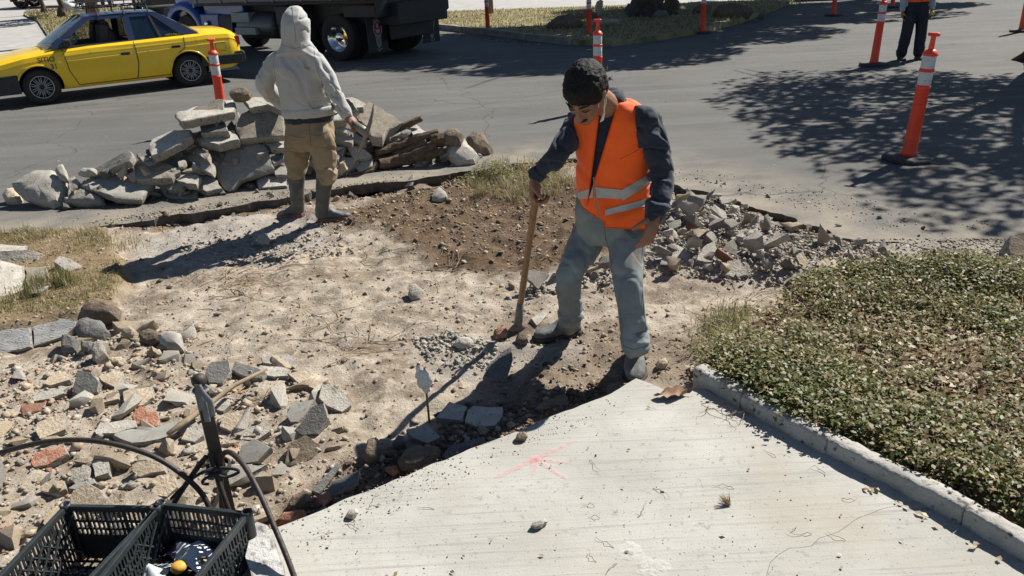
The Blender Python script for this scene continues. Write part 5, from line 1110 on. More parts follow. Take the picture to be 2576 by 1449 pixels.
def head_shape(mb, c, f, u, s=1.0):
    """skull, jaw, brow, nose, lips, chin, ears; f face direction, u crown direction"""
    f = f.normalized(); u = (u - f * u.dot(f)).normalized(); l = u.cross(f); rot = Matrix((l, f, u)).transposed(); at = lambda x, y, z: c + l * (x * s) + f * (y * s) + u * (z * s); E = lambda x, y, z, r: mb.ell(at(x, y, z), tuple(q * s for q in r), 14, 10, rot)
    E(0, -.012, .030, (.074, .094, .084)); E(0, .030, -.02, (.062, .060, .078)); E(0, .046, -.072, (.046, .044, .040)); E(0, .074, -.094, (.022, .018, .018))
    E(.036, .066, -.018, (.022, .018, .022)); E(-.036, .066, -.018, (.022, .018, .022)); E(0, .076, .026, (.050, .016, .013)); E(0, .088, -.040, (.020, .012, .012))
    mb.tube([at(0, .086, .015), at(0, .104, -.018), at(0, .112, -.030)], [.009 * s, .012 * s, .014 * s], 10, dome=True)
    for q in (.011, -.011): E(q, .100, -.033, (.009, .011, .008))
    for q in (.074, -.074):
        E(q, -.006, -.010, (.008, .017, .028)); E(q * 1.06, -.014, .004, (.009, .012, .02))
    return at, rot, l
def rel(o, root):
    o.parent = root; o.matrix_parent_inverse = root.matrix_basis.inverted(); return o
def adopt(root):
    for o in list(root.children): o.matrix_parent_inverse = root.matrix_basis.inverted()

# ---------------------------------------------------------------- worker in the orange vest
def vest_worker():
    root = empty('person', GT(1500, 885), 0, 'worker in an orange safety vest looking down and holding a shovel', 'person')
    W = V3(.95, -.31, 0).normalized(); D = V3(-.31, -.95, 0).normalized()            # D points out of the chest
    hipL, kneeL, ankL = A(1487, 575, 3.88), A(1432, 690, 3.70), A(1437, 812, 3.86)     # leg on the left of the picture
    hipR, kneeR, ankR = A(1577, 585, 3.74), A(1580, 712, 3.55), A(1598, 868, 3.49)
    shL, elL, wrL = A(1450, 318, 3.76), A(1400, 392, 3.62), A(1348, 440, 3.66)
    shR, elR, wrR = A(1632, 312, 3.60), A(1664, 432, 3.58), A(1648, 540, 3.46)
    hc = A(1474, 236, 3.50); nk = A(1541, 262, 3.68)
    T = [(A(1532, 590, 3.80), .155, .11), (A(1536, 545, 3.80), .175, .12), (A(1545, 480, 3.78), .165, .118), (A(1545, 400, 3.74), .172, .122), (A(1543, 335, 3.71), .182, .115), (A(1543, 290, 3.69), .165, .09), (A(1543, 262, 3.68), .09, .07)]
    f = V3(-.42, -.56, -.70); u = V3(-.30, -.60, .72)
    # continuous body
    b = MB(); loft(b, [(c, w * .78, d * .8) for c, w, d in T], W, D)
    for P, r in (((hipL, kneeL, ankL), (.05, .036, .022)), ((hipR, kneeR, ankR), (.05, .036, .022)), ((shL, elL, wrL), (.034, .026, .026)), ((shR, elR, wrR), (.034, .026, .026))): limb(b, list(P), list(r))
    limb(b, [nk - V3(0, 0, .03), nk.lerp(hc, .45), hc - u.normalized() * .02 - f.normalized() * .03], [.062, .056, .055]); at, rot, l = head_shape(b, hc, f, u, 1.06)
    b.tube([ankL, GT(1436, 842) + V3(0, 0, .04)], [.024, .018], 10, dome=True); b.tube([ankR, GT(1600, 915) + V3(0, 0, .045)], [.03, .022], 10, dome=True)
    hdL = (A(1345, 470, 3.62) - wrL); hand(b, wrL + hdL.normalized() * .01, V3(-.25, -.25, -1), V3(.75, -.15, -.2), V3(-.3, -1, .2), (55, 62, 45), .06, 1.08, 40)
    hand(b, wrR, A(1633, 600, 3.40) - wrR, V3(-.40, .9, 0), V3(-1, -.25, .1), (16, 28, 24), .05, 1.0, 12)
    me = remesh(b, .0055, 3); body = link('body', me, M_SKIN, root, True)
    # face details and hair
    eb = MB()
    for q in (1, -1): eb.tube([at(q * .016, .094, .030), at(q * .032, .090, .036), at(q * .052, .074, .031)], [.004, .0055, .003], 8, dome=True, squash=.6)
    eb.build('eyebrows', M_HAIR, body, True)
    ey = MB()
    for q in (1, -1): ey.tube([at(q * .018, .087, .004), at(q * .033, .088, .0), at(q * .048, .076, .004)], [.0025, .0035, .002], 8, dome=True)
    ey.build('eyelashes', M_EYE, body, True)
    ml = MB(); ml.tube([at(-.026, .088, -.052), at(-.012, .1, -.045), at(0, .103, -.047), at(.012, .1, -.045), at(.026, .088, -.052)], [.003, .006, .005, .006, .003], 8, dome=True); ml.build('moustache', M_HAIR, body, True)
    lp = MB(); lp.tube([at(-.022, .092, -.063), at(0, .104, -.061), at(.022, .092, -.063)], [.003, .006, .003], 8, dome=True); lp.build('lips', M_LIP, body, True)
    h = MB(); h.ell(at(0, -.020, .044), (.094, .114, .098), 18, 12, rot); h.ell(at(0, -.055, -.01), (.080, .070, .075), 14, 10, rot); h.ell(at(0, .045, .072), (.07, .05, .045), 14, 10, rot)
    for q in (1, -1): h.ell(at(q * .066, .016, .012), (.015, .022, .034), 10, 8, rot)
    hm = remesh(h, .0055, 3)
    n_ = len(hm.vertices); co = np.empty(n_ * 3); hm.vertices.foreach_get('co', co); co = co.reshape(-1, 3); no = np.empty(n_ * 3); hm.vertices.foreach_get('normal', no); no = no.reshape(-1, 3); co += no * (.006 * fbm(co * 40, 3, 4) + .0035 * fbm(co * 110, 2, 5))[:, None]; hm.vertices.foreach_set('co', co.ravel()); hm.update()
    link('hair', hm, M_HAIR, body, True)
    # hair tufts
    tf = MB(); rnd = random.Random(8)
    for _ in range(0):
        a = rnd.uniform(0, 6.28); z = rnd.uniform(.15, 1); r_ = math.sqrt(1 - z * z); p = at(.092 * r_ * math.cos(a), -.02 + .112 * r_ * math.sin(a), .042 + .096 * z); o_ = (p - at(0, -.02, .03)).normalized(); q = p + o_ * rnd.uniform(.0, .005) + V3(rnd.gauss(0, .007), rnd.gauss(0, .007), rnd.gauss(0, .005)); tf.tube([p - o_ * .008, p + o_ * .002, q], [.004, .003, .001], 4)
    for _ in range(60):
        p = at(rnd.uniform(-.06, .06), -.115, rnd.uniform(-.06, .03)); tf.tube([p, p + V3(rnd.uniform(0, .02), rnd.uniform(0, .03), rnd.uniform(-.01, .02))], [.003, .0008], 4)
    tf.build('hair_tufts', M_HAIR, bpy.data.objects[body.name].children[-1])
    # clothes
    jn = MB(); loft(jn, [(A(1535, 480, 3.78), .168, .122), (A(1534, 530, 3.79), .182, .13), (A(1532, 575, 3.80), .172, .135), (A(1532, 605, 3.81), .12, .11)], W, D)
    limb(jn, [hipL, A(1462, 632, 3.80), kneeL, A(1433, 750, 3.77), A(1436, 800, 3.85)], [.096, .088, .073, .068, .070]); limb(jn, [hipR, A(1578, 650, 3.66), kneeR, A(1590, 790, 3.52), A(1598, 862, 3.49)], [.096, .090, .076, .066, .070])
    low = lambda c: np.clip((.32 - c[:, 2]) / .2, 0, 1); kn = lambda c: np.clip(1 - np.abs(c[:, 2] - .5) / .25, 0, 1)
    garment('jeans', jn, M_JEAN, root, .0075, 5, [(.022, 18, (.15, 0, 1), .3, 1, low), (.015, 14, (.5, .2, 1), .35, 2, kn), (.009, 12, (.8, 0, 1), .3, 3, None), (.005, 18, (.2, .4, 1), .5, 4, None)], lambda me: cut(me, lambda c: c.z > (.085 if c.y > 3.68 else .07)))
    sh = MB(); loft(sh, [(c, w * 1.02, d * 1.02) for c, w, d in T[1:]], W, D)
    limb(sh, [A(1465, 300, 3.73), shL, elL.lerp(shL, .1), elL, wrL], [.06, .068, .058, .056, .042]); limb(sh, [A(1615, 292, 3.63), shR, elR, A(1660, 500, 3.50), wrR], [.06, .074, .068, .060, .048]); limb(sh, [nk - V3(0, 0, .04), nk + V3(-.005, -.005, .012)], [.078, .07])
    axR = (elR - shR); garment('shirt', sh, M_NAVY, root, .0075, 5, [(.018, 17, (wrR - elR), .4, 5, lambda c: (c[:, 0] > elR.x - .12) * 1.0 * np.clip((1.55 - c[:, 2]) / .3, 0, 1)), (.012, 17, (wrL - elL), .4, 6, lambda c: (c[:, 0] < shL.x) * 1.0), (.005, 22, (.3, .2, 1), .5, 9, None), (.005, 8, (0, 0, 1), .5, 7, None)])
    sho = bpy.data.objects[root.children[-1].name]
    for wr_, el_, rr_ in ((wrL, elL, .043), (wrR, elR, .048)):
        d_ = (wr_ - el_).normalized(); MB().tube([wr_ - d_ * .032, wr_ + d_ * .012], rr_, 16).build('cuff', M_NAVY, sho, True, bevel=.004)
    # vest
    vs = MB(); loft(vs, [(A(1544, 625, 3.78), .198, .145), (A(1543, 545, 3.78), .198, .145), (A(1546, 480, 3.775), .190, .142), (A(1544, 400, 3.735), .186, .142), (A(1542, 335, 3.705), .196, .135), (A(1542, 296, 3.69), .192, .112), (A(1542, 268, 3.685), .155, .088), (A(1543, 250, 3.69), .105, .075)], W, D, 28)
    C0 = A(1545, 420, 3.73)
    rw = lambda c: (c - C0).dot(W); rd = lambda c: (c - C0).dot(D)
    # zip line and V neck measured in picture space, carried to planes through the camera
    def plane2(p, q):
        a, b_ = Vector(ray(*p)), Vector(ray(*q)); return (Vector(CAM), a.cross(b_).normalized())
    vl = plane2((1512, 243), (1487, 440)); vr = plane2((1561, 240), (1497, 452)); zl = plane2((1490, 440), (1512, 560)); bl = plane2((1465, 522), (1518, 558)); br = plane2((1512, 572), (1640, 577)); bl2 = plane2((1512, 556), (1530, 530))
    arm1 = plane2((1612, 395), (1622, 300))
    side = lambda pl, c: (c - pl[0]).dot(pl[1])
    sgn = {k: (1 if side(pl, A(*pt, 3.6)) > 0 else -1) for k, pl, pt in (('vl', vl, (1400, 340)), ('vr', vr, (1600, 340)), ('br', br, (1580, 480)), ('bl', bl, (1480, 480)))}
    def keepv(c):
        front = rd(c) > -.02
        if front and side(vl, c) * sgn['vl'] < 0 and side(vr, c) * sgn['vr'] < 0: return False
        if side(br, c) * sgn['br'] < 0: return False
        if front and side(bl, c) * sgn['bl'] < 0 and proj(c)[0] < 1521: return False
        return True
    vm = remesh(vs, .0085, 5); wrinkle(vm, [(.013, 3.6, (.9, .2, .5), .35, 11, None), (.004, 14, (.3, .1, 1), .4, 13, None), (.014, 7, (.5, .1, 1), .4, 12, lambda c: np.clip((1.15 - c[:, 2]) / .3, 0, 1))])
    # band strips are cut from the vest surface before it is opened
    def band(p0, p1, p2, p3, nm):
        m2 = vm.copy(); up_, lo_ = plane2(p0, p1), plane2(p2, p3); su = 1 if side(up_, A((p0[0] + p2[0]) / 2, (p0[1] + p2[1]) / 2, 3.6)) > 0 else -1; sl_ = 1 if side(lo_, A((p0[0] + p2[0]) / 2, (p0[1] + p2[1]) / 2, 3.6)) > 0 else -1
        cut(m2, lambda c: side(up_, c) * su > 0 and side(lo_, c) * sl_ > 0 and rd(c) > -.06 and keepv(c), [up_, lo_, vl, vr, br, bl]); 
        n3 = len(m2.vertices); c3 = np.empty(n3 * 3); m2.vertices.foreach_get('co', c3); k3 = np.empty(n3 * 3); m2.vertices.foreach_get('normal', k3); m2.vertices.foreach_set('co', c3 + k3 * .004); m2.update(); m2.materials.clear(); return m2
    bands = [band((1460, 482), (1496, 470), (1462, 500), (1497, 497), 'a'), band((1496, 470), (1580, 478), (1497, 497), (1585, 500), 'b'), band((1560, 480), (1650, 425), (1570, 502), (1652, 450), 'c'), band((1520, 528), (1650, 492), (1528, 541), (1652, 512), 'd')]
    # keep each band inside its own span
    spans = [(1440, 1492), (1497, 1566), (1566, 1660), (1522, 1660)]
    cut(vm, keepv, [vl, vr, br, bl]); ve = link('vest', vm, M_VEST, root, True)
    bmv = bmesh.new(); bmv.from_mesh(vm); be = [e for e in bmv.edges if len(e.link_faces) == 1]; seen = set(); MBD = mat('orange_binding', (.80, .09, .006), .8)
    nb_ = {}
    for e in be:
        for v_ in e.verts: nb_.setdefault(v_.index, []).append(e)
    for e0 in be:
        if e0.index in seen: continue
        stack = [e0]; isl = []; seen.add(e0.index)
        while stack:
            e = stack.pop(); isl.append(e)
            for v_ in e.verts:
                for e2 in nb_[v_.index]:
                    if e2.index not in seen: seen.add(e2.index); stack.append(e2)
        if len(isl) > 8:
            bd_ = MB()
            for e in isl: bd_.tube([e.verts[0].co, e.verts[1].co], .0035, 5)
            bd_.build('edge_binding', MBD, ve, True)
    bmv.free()
    for m2, (x0, x1) in zip(bands, spans):
        cut(m2, lambda c: x0 <= proj(c)[0] <= x1, [plane2((x0, 300), (x0, 600)), plane2((x1, 300), (x1, 600))]); link('reflective_band', m2, M_REFL, ve, True)
    zp = MB(); zp.tube([A(1493, 446, 3.545), A(1497, 480, 3.56), A(1502, 525, 3.585), A(1511, 555, 3.60)], .0035, 6); zp.build('zipper', mat('zip_grey', (.2, .19, .18), .5), ve)
    tk_ = MB(); tk_.tube([A(1560, 660 - 20, 3.50), A(1556, 655, 3.5)], .002, 4)
    # boots
    hL, tL = GT(1452, 838), GT(1346, 858); shoe('boot', hL + V3(0, 0, -.005), tL + V3(0, 0, -.005), .115, .05, M_BOOTB, M_SOLEB, root, [hL.lerp(tL, .24) + V3(0, 0, .05), ankL.lerp(hL.lerp(tL, .2), .35) + V3(0, 0, .04), ankL + V3(0, 0, .05)], [.054, .060, .060])
    hR, tR = GT(1600, 898), GT(1601, 938); tR = hR + (tR - hR).normalized() * .27; shoe('boot', hR + V3(0, .05, -.008), tR + V3(0, .05, -.008), .125, .06, M_BOOTB, M_SOLEB, root, [hR.lerp(tR, .2) + V3(0, .05, .06), ankR + V3(0, 0, .05)], [.054, .058])
    # face mask pulled under the chin
    mk = MB(); mk.tube([at(.078, -.008, .012), at(.080, .006, -.03), at(.070, .02, -.07)], .0016, 5); mk.tube([at(.080, -.02, -.02), at(.078, .0, -.05), at(.070, .02, -.07)], .0016, 5)
    P = [at(.072, .015, -.062), at(.074, .03, -.078), at(.066, .045, -.108), at(.05, .05, -.120), at(.06, .02, -.095)]; mk.add(P + [p + l * .004 for p in P], [(0, 1, 2, 3, 4), (9, 8, 7, 6, 5)] + [(i, (i + 1) % 5, 5 + (i + 1) % 5, 5 + i) for i in range(5)]); mk.build('face_mask', M_MASK, body)
    MS1 = mat('jean_seam', (.12, .15, .16), .9); MS2 = mat('jean_stitch', (.36, .33, .26), .9); jo = [o for o in root.children if o.name.startswith('jeans')][0]
    stitch(jo, [[(1614, 590), (1619, 660), (1616, 730), (1622, 800), (1626, 840)], [(1522, 592), (1530, 622), (1540, 660), (1535, 720)], [(1515, 630), (1492, 680), (1472, 730), (1470, 790)], [(1520, 560), (1524, 610)], [(1405, 802), (1440, 812), (1468, 803)], [(1565, 868), (1595, 880), (1632, 868)]], .0022, MS1, 'seam')
    stitch(jo, [[(1610, 590), (1615, 660), (1612, 730), (1618, 800)], [(1575, 590), (1590, 602), (1608, 600)], [(1470, 548), (1480, 575), (1470, 592)]], .0012, MS2, 'stitching')
    stitch(ve, [[(1552, 238), (1600, 262), (1640, 292)], [(1560, 400), (1600, 380), (1612, 372)]], .0016, mat('vest_seam', (.55, .07, .01), .9), 'seam')
    adopt(root); return root
vw = vest_worker()

# ---------------------------------------------------------------- shovel
M_HANDLE = mat('wood_handle', (.30, .17, .085), .55, (.20, .105, .05), 10, bump=.3, bscale=40, stretch=(6, 6, 1))
M_STEEL = mat('worn_steel', (.16, .155, .15), .55, (.26, .225, .19), 14, bump=.4, bscale=40, metal=.35)
def shovel():
    top = A(1352, 470, 3.63); foot = GT(1300, 832) + V3(0, 0, -.02); sock = A(1309, 768, foot.y - .01); r = empty('shovel', foot, 0, 'long wooden handled shovel in the hand of the vest worker', 'shovel')
    h = MB(); n = 10; h.tube([top.lerp(sock, i / n) for i in range(n + 1)], [.0175 + .001 * math.sin(i) for i in range(n + 1)], 14, dome=True); h.build('handle', M_HANDLE, r, True)
    s = MB(); s.tube([sock + (top - sock).normalized() * .02, sock.lerp(foot, .3), sock.lerp(foot, .72)], [.021, .023, .026], 14); s.build('socket', M_STEEL, r, True)
    d = (foot - sock).normalized(); t = V3(1, .2, 0).normalized(); b = MB(); rows = []
    for k, (f, w) in enumerate(((.62, .022), (.8, .055), (1.0, .062), (1.25, .05), (1.45, .01))):
        c = sock + (foot - sock) * f; rows.append([c + t * (w * q) + V3(0, -.012 * (1 - q * q), 0) for q in (-1, -.5, 0, .5, 1)] + [c + t * (w * q) + V3(0, -.012 * (1 - q * q) + .004, 0) for q in (1, .5, 0, -.5, -1)])
    b.rings(rows); b.build('blade', M_STEEL, r, True)
    adopt(r)
shovel()

# ---------------------------------------------------------------- hooded worker seen from behind
def hooded_worker():
    root = empty('person', GT(785, 557), 0, 'worker in a grey hoodie seen from behind with a pick', 'person')
    W = V3(.97, .20, 0).normalized(); D = V3(-.20, .97, 0).normalized(); Y = 6.28
    ankL = GT(752, 548) + V3(0, 0, .09); ankR = GT(812, 556) + V3(0, 0, .09); hipL, kneeL = A(750, 345, 6.34), A(745, 412, 6.38); hipR, kneeR = A(808, 345, 6.22), A(820, 420, 6.22)
    shL, elL, wrL = A(696, 170, 6.32), A(666, 212, 6.30), A(712, 262, 6.52); shR, elR, wrR = A(788, 162, 6.22), A(836, 215, 6.14), A(872, 290, 6.10); hc = A(744, 78, 6.30)
    T = [(A(779, 350, 6.28), .165, .12), (A(778, 300, 6.28), .18, .12), (A(772, 240, 6.28), .175, .12), (A(758, 180, 6.28), .19, .125), (A(744, 140, 6.29), .18, .10), (A(742, 120, 6.30), .09, .075)]
    b = MB(); loft(b, [(c, w * .72, d * .8) for c, w, d in T], W, D)
    for P, r in (((hipL, kneeL, ankL), (.05, .04, .03)), ((hipR, kneeR, ankR), (.05, .04, .03)), ((shL, elL, wrL), (.04, .035, .026)), ((shR, elR, wrR), (.04, .035, .026))): limb(b, list(P), list(r))
    f = V3(-.1, .92, -.28); limb(b, [A(742, 125, 6.30), hc], [.06, .06]); head_shape(b, hc, f, V3(0, .1, 1), 1.0)
    hand(b, wrR, A(890, 313, 6.07) - wrR, V3(-.3, .4, -1), V3(.3, 1, .4), (50, 65, 45), .04, 1.1, 40); hand(b, wrL, V3(.5, .5, -.3), V3(0, -1, 0), V3(0, 0, 1), (30, 40, 30), .08, 1.0)
    b.tube([ankL, ankL + V3(-.06, .0, -.02)], [.028, .02], 10, dome=True); b.tube([ankR, ankR + V3(.08, .0, -.02)], [.028, .02], 10, dome=True)
    link('body', remesh(b, .007, 3), M_SKIN, root, True)
    hd = MB(); loft(hd, [(A(777, 284, 6.28), .205, .150), (A(776, 268, 6.28), .208, .152), (A(770, 235, 6.28), .208, .155), (A(760, 195, 6.28), .200, .150), (A(750, 165, 6.28), .190, .138), (A(744, 140, 6.29), .158, .115), (A(742, 122, 6.30), .11, .09)], W, D, 28)
    limb(hd, [A(708, 146, 6.30), A(690, 162, 6.31), elL, wrL], [.065, .075, .072, .052]); limb(hd, [A(778, 138, 6.24), A(794, 152, 6.21), elR, A(857, 262, 6.11), wrR], [.065, .075, .068, .054, .045])
    loft(hd, [(A(750, 134, 6.26), .165, .11), (A(747, 118, 6.27), .132, .112), (A(744, 102, 6.28), .106, .118), (A(743, 80, 6.29), .108, .126), (A(742, 56, 6.30), .108, .126), (A(741, 36, 6.31), .092, .108), (A(740, 22, 6.32), .062, .075), (A(739, 15, 6.32), .03, .04)], W, D, 24); hd.tube([A(768, 36, 6.40), A(776, 60, 6.40), A(777, 90, 6.39), A(772, 114, 6.36)], [.014, .016, .018, .024], 8, dome=True)
    up = lambda c: np.clip((c[:, 2] - 1.0) / .2, 0, 1)
    ho = garment('hoodie', hd, M_HOOD, root, .0085, 6, [(.017, 13, (1.0, 0, .58), .22, 21, lambda c: np.clip((1.46 - c[:, 2]) / .12, 0, 1)), (.016, 15, (.5, 0, 1), .4, 22, lambda c: (np.abs(c[:, 0] + 1.66) > .17) * 1.0), (.012, 6, (1, 0, .8), .3, 24, lambda c: np.clip((1.46 - c[:, 2]) / .12, 0, 1)), (.008, 7, (.9, .2, .5), .5, 23, lambda c: np.clip((c[:, 2] - 1.42) / .06, 0, 1))])
    hb = MB(); loft(hb, [(A(778, 292, 6.28), .192, .140), (A(778, 284, 6.28), .212, .158), (A(777, 272, 6.28), .214, .160), (A(777, 266, 6.28), .207, .152)], W, D, 28); m_ = remesh(hb, .010, 2); wrinkle(m_, [(.003, 30, (1, 0, 0), .2, 3, None)]); link('hem_band', m_, M_HOOD, ho, True)
    cf = MB(); dR = (wrR - elR).normalized(); cf.tube([wrR - dR * .045, wrR - dR * .01, wrR + dR * .015], [.047, .049, .043], 16); cf.build('cuff', M_HOOD, ho, True)
    sl = MB(); loft(sl, [(A(779, 306, 6.28), .192, .136), (A(778, 296, 6.28), .198, .142), (A(778, 284, 6.28), .19, .14)], W, D, 26); m_ = remesh(sl, .011, 3); wrinkle(m_, [(.006, 12, (1, 0, .2), .4, 8, None)]); link('undershirt', m_, M_NAVY, root, True)
    tr = MB(); loft(tr, [(A(778, 300, 6.28), .182, .13), (A(780, 330, 6.27), .198, .150), (A(780, 355, 6.27), .19, .15), (A(780, 375, 6.28), .15, .12)], W, D, 26)
    limb(tr, [hipL, A(748, 385, 6.35), kneeL, A(744, 428, 6.36), A(742, 434, 6.36)], [.11, .108, .096, .085, .074]); limb(tr, [hipR, A(816, 385, 6.22), kneeR, A(822, 438, 6.20), A(821, 446, 6.20)], [.112, .108, .098, .086, .076])
    to = garment('trousers', tr, M_KHAKI, root, .0085, 4, [(.020, 16, (.3, 0, 1), .35, 31, lambda c: np.clip((.72 - c[:, 2]) / .2, 0, 1)), (.011, 12, (.8, 0, 1), .35, 32, None)])
    hl, tl = GT(760, 548), GT(707, 548); tl = hl + (tl - hl).normalized() * .25; shoe('rubber_boot', hl + V3(.0, .0, .015), tl + V3(0, 0, .0), .11, .052, M_BOOTG, M_SOLER, root, [ankL - V3(0, 0, .02), ankL.lerp(kneeL, .35), ankL.lerp(kneeL, .88)], [.056, .060, .076])
    hr, trr = GT(806, 557), GT(872, 551); trr = hr + (trr - hr).normalized() * .26; shoe('rubber_boot', hr + V3(0, 0, 0), trr + V3(0, 0, 0), .115, .054, M_BOOTG, M_SOLER, root, [ankR - V3(0, 0, .02), ankR.lerp(kneeR, .35), ankR.lerp(kneeR, .88)], [.056, .060, .076])
    hs = mat('hoodie_seam', (.26, .26, .245), .95); stitch(ho, [[(735, 16), (738, 40), (742, 75), (745, 108)], [(706, 112), (740, 122), (785, 112)], [(790, 118), (794, 160), (812, 215), (838, 268)], [(694, 130), (688, 165), (697, 215), (706, 250)]], .0028, hs, 'seam')
    stitch(to, [[(728, 338), (748, 345), (768, 346)], [(787, 340), (805, 340), (825, 330)], [(776, 300), (779, 330), (783, 372)], [(716, 300), (775, 303), (838, 300)]], .0026, mat('trouser_seam', (.13, .1, .065), .95), 'seam')
    adopt(root)
hooded_worker()
def pick():
    g = A(880, 303, 6.09); hd = A(921, 334, 6.0); r = empty('pickaxe', hd, 0, 'worn pickaxe held by the hooded worker', 'pickaxe'); d = (hd - g).normalized(); mb = MB()
    mb.tube([g - d * .30 + V3(-.0, .1, .0), g - d * .05, g, hd - d * .12], [.019, .019, .02, .023], 12, dome=True); mb.build('handle', mat('dark_handle', (.045, .065, .065), .6, (.12, .1, .075), 14), r, True)
    e = MB(); e.tube([hd - d * .12, hd - d * .05, hd + d * .02], [.026, .034, .036], 14); e.build('eye_socket', M_STEEL, r, True)
    P = [A(940, 262, 6.02), A(937, 285, 6.0), A(931, 310, 5.99), A(922, 335, 5.99), A(911, 362, 5.99), A(901, 386, 6.0), A(893, 404, 6.02)]
    k = MB(); k.tube(P, [.006, .014, .02, .026, .02, .018, .014], 10, dome=True, squash=.75); k.build('pick_head', M_STEEL, r, True); adopt(r)
pick()

# ---------------------------------------------------------------- figures further away
def far_person(name_label, base, h, face, trous, shirt, vest=None, arms=True, extra=None, boots=M_SOLEB):
    base = Vector(base); root = empty('person', base, 0, name_label, 'person'); k = h / 1.72; f = Vector((face[0], face[1], 0)).normalized(); W = V3(-f.y, f.x, 0); D = f; P = lambda w, d, z: base + W * (w * k) + D * (d * k) + V3(0, 0, z * k)
    legs = ((P(.10, 0, .86), P(.12, .03, .48), P(.14, 0, .09)), (P(-.10, 0, .86), P(-.13, .03, .48), P(-.16, 0, .09))); arm = ((P(.19, 0, 1.40), P(.25, -.03, 1.12), P(.25, .03, .86)), (P(-.19, 0, 1.40), P(-.25, -.03, 1.12), P(-.25, .03, .86)))
    T = [(P(0, 0, .82), .15 * k, .11 * k), (P(0, 0, .98), .17 * k, .12 * k), (P(0, 0, 1.18), .17 * k, .12 * k), (P(0, 0, 1.36), .19 * k, .115 * k), (P(0, 0, 1.45), .13 * k, .08 * k)]
    b = MB(); loft(b, [(c, w * .9, d * .9) for c, w, d in T], W, D)
    for L_ in legs: limb(b, list(L_), [.07, .055, .04])
    for L_ in arm: limb(b, list(L_), [.05, .04, .028]); hand(b, L_[2], V3(0, 0, -1), -W if L_ is arm[0] else W, D, (25, 30, 25), .1, 1.05)
    limb(b, [P(0, 0, 1.42), P(0, .01, 1.58)], [.058, .055]); head_shape(b, P(0, .01, 1.62), f, V3(0, 0, 1), 1.0); bd = link('body', remesh(b, .009, 3), M_SKIN, root, True)
    hm = MB(); hm.ell(P(0, -.02, 1.665), (.088, .088, .085), 14, 9); link('hair', remesh(hm, .014, 2), M_HAIR, bd, True)
    t = MB(); loft(t, [(P(0, 0, 1.02), .178 * k, .13 * k), (P(0, 0, .92), .188 * k, .14 * k), (P(0, 0, .82), .16 * k, .13 * k)], W, D)
    for L_ in legs: limb(t, [L_[0], L_[1], L_[2] + V3(0, 0, .03)], [.105, .092, .088])
    garment('trousers', t, trous, root, .014, 4, [(.02, 9, (.2, 0, 1), .4, 3, lambda c: np.clip((.35 - (c[:, 2] - base.z)) / .2, 0, 1)), (.006, 7, (0, 0, 1), .5, 4, None)])
    s = MB(); loft(s, [(P(0, 0, .93), .19 * k, .14 * k)] + [(c, w * 1.06, d * 1.08) for c, w, d in T[1:]], W, D)
    for L_ in arm: limb(s, [L_[0], L_[1], L_[1].lerp(L_[2], .85)], [.07, .062, .05])
    garment('shirt', s, shirt, root, .014, 4, [(.01, 9, (.3, 0, 1), .4, 5, None)])
    for q in (1, -1):
        l_ = legs[0 if q > 0 else 1][2]; shoe('shoe', V3(l_.x, l_.y, base.z) - D * .06, V3(l_.x, l_.y, base.z) + D * .17, .08, .045, boots, M_SOLEB, root)
    if vest:
        v = MB(); loft(v, [(P(0, 0, 1.0), .2 * k, .155 * k), (P(0, 0, 1.2), .195 * k, .155 * k), (P(0, 0, 1.38), .205 * k, .14 * k), (P(0, 0, 1.47), .15 * k, .1 * k)], W, D); vm = remesh(v, .014, 4); wrinkle(vm, [(.006, 8, (.2, 0, 1), .5, 6, None)]); vo = link('vest', vm, M_VEST, root, True)
        for z in (1.08, 1.2):
            m2 = vm.copy(); pl = [(P(0, 0, z), V3(0, 0, 1)), (P(0, 0, z + .055), V3(0, 0, 1))]; cut(m2, lambda c: P(0, 0, z).z < c.z < P(0, 0, z + .055).z, pl); n3 = len(m2.vertices); c3 = np.empty(n3 * 3); m2.vertices.foreach_get('co', c3); k3 = np.empty(n3 * 3); m2.vertices.foreach_get('normal', k3); m2.vertices.foreach_set('co', c3 + k3 * .006); m2.update(); m2.materials.clear(); link('reflective_band', m2, vest, vo, True)
        zz = MB().tube([P(0, .162, 1.0), P(0, .162, 1.36)], .005, 6); zz.build('zipper', M_SOLEB, vo)
    adopt(root); return root, P
M_REFY = mat('cream_tape', (.72, .68, .52), .6, (.62, .58, .45), 30)
fp, FP = far_person('worker in a striped orange vest standing far off between the posts', G(2288, 150), 1.62, (-.1, -1), M_TROUS, M_LSHIRT, M_REFY)
tm = MB().lathe([(.0, -.02), (.032, -.02), (.036, 0), (.032, .02), (0, .02)], (0, 0, 0), 14, 'Y'); to_ = tm.build('tape_measure', mat('yellow_plastic', (.6, .45, .06), .5), None, True); to_.location = FP(.235, .09, .80); tag(to_, 'yellow tape measure in the hand of the far worker', 'tape measure')
# ================================================================ VEHICLES
M_YEL = mat('taxi_yellow', (.93, .60, .010), .32, (.88, .55, .010), 3, coat=.6, spec=.5, spots=((.55, .36, .05), 14, .66, .8))
M_TBLUE = mat('taxi_navy', (.022, .036, .085), .3, (.03, .045, .10), 4, coat=.6)
M_WHITEC = mat('car_white', (.62, .63, .63), .3, (.58, .59, .59), 4, coat=.5)
M_BLK = mat('black_plastic', (.018, .018, .019), .6, (.03, .03, .03), 20, bump=.2, bscale=120)
M_TYRE = mat('tyre_rubber', (.016, .016, .016), .85, (.03, .028, .026), 12, bump=.4, bscale=60)
M_CHROME = plain('chrome', (.72, .72, .72), .12, metal=1.0)
M_RIMS = plain('rim_silver', (.5, .5, .5), .35, metal=.8)
M_REDL = plain('tail_light_red', (.45, .02, .015), .15, coat=.5)
M_INT = mat('car_interior', (.03, .03, .032), .8, (.045, .043, .04), 9)
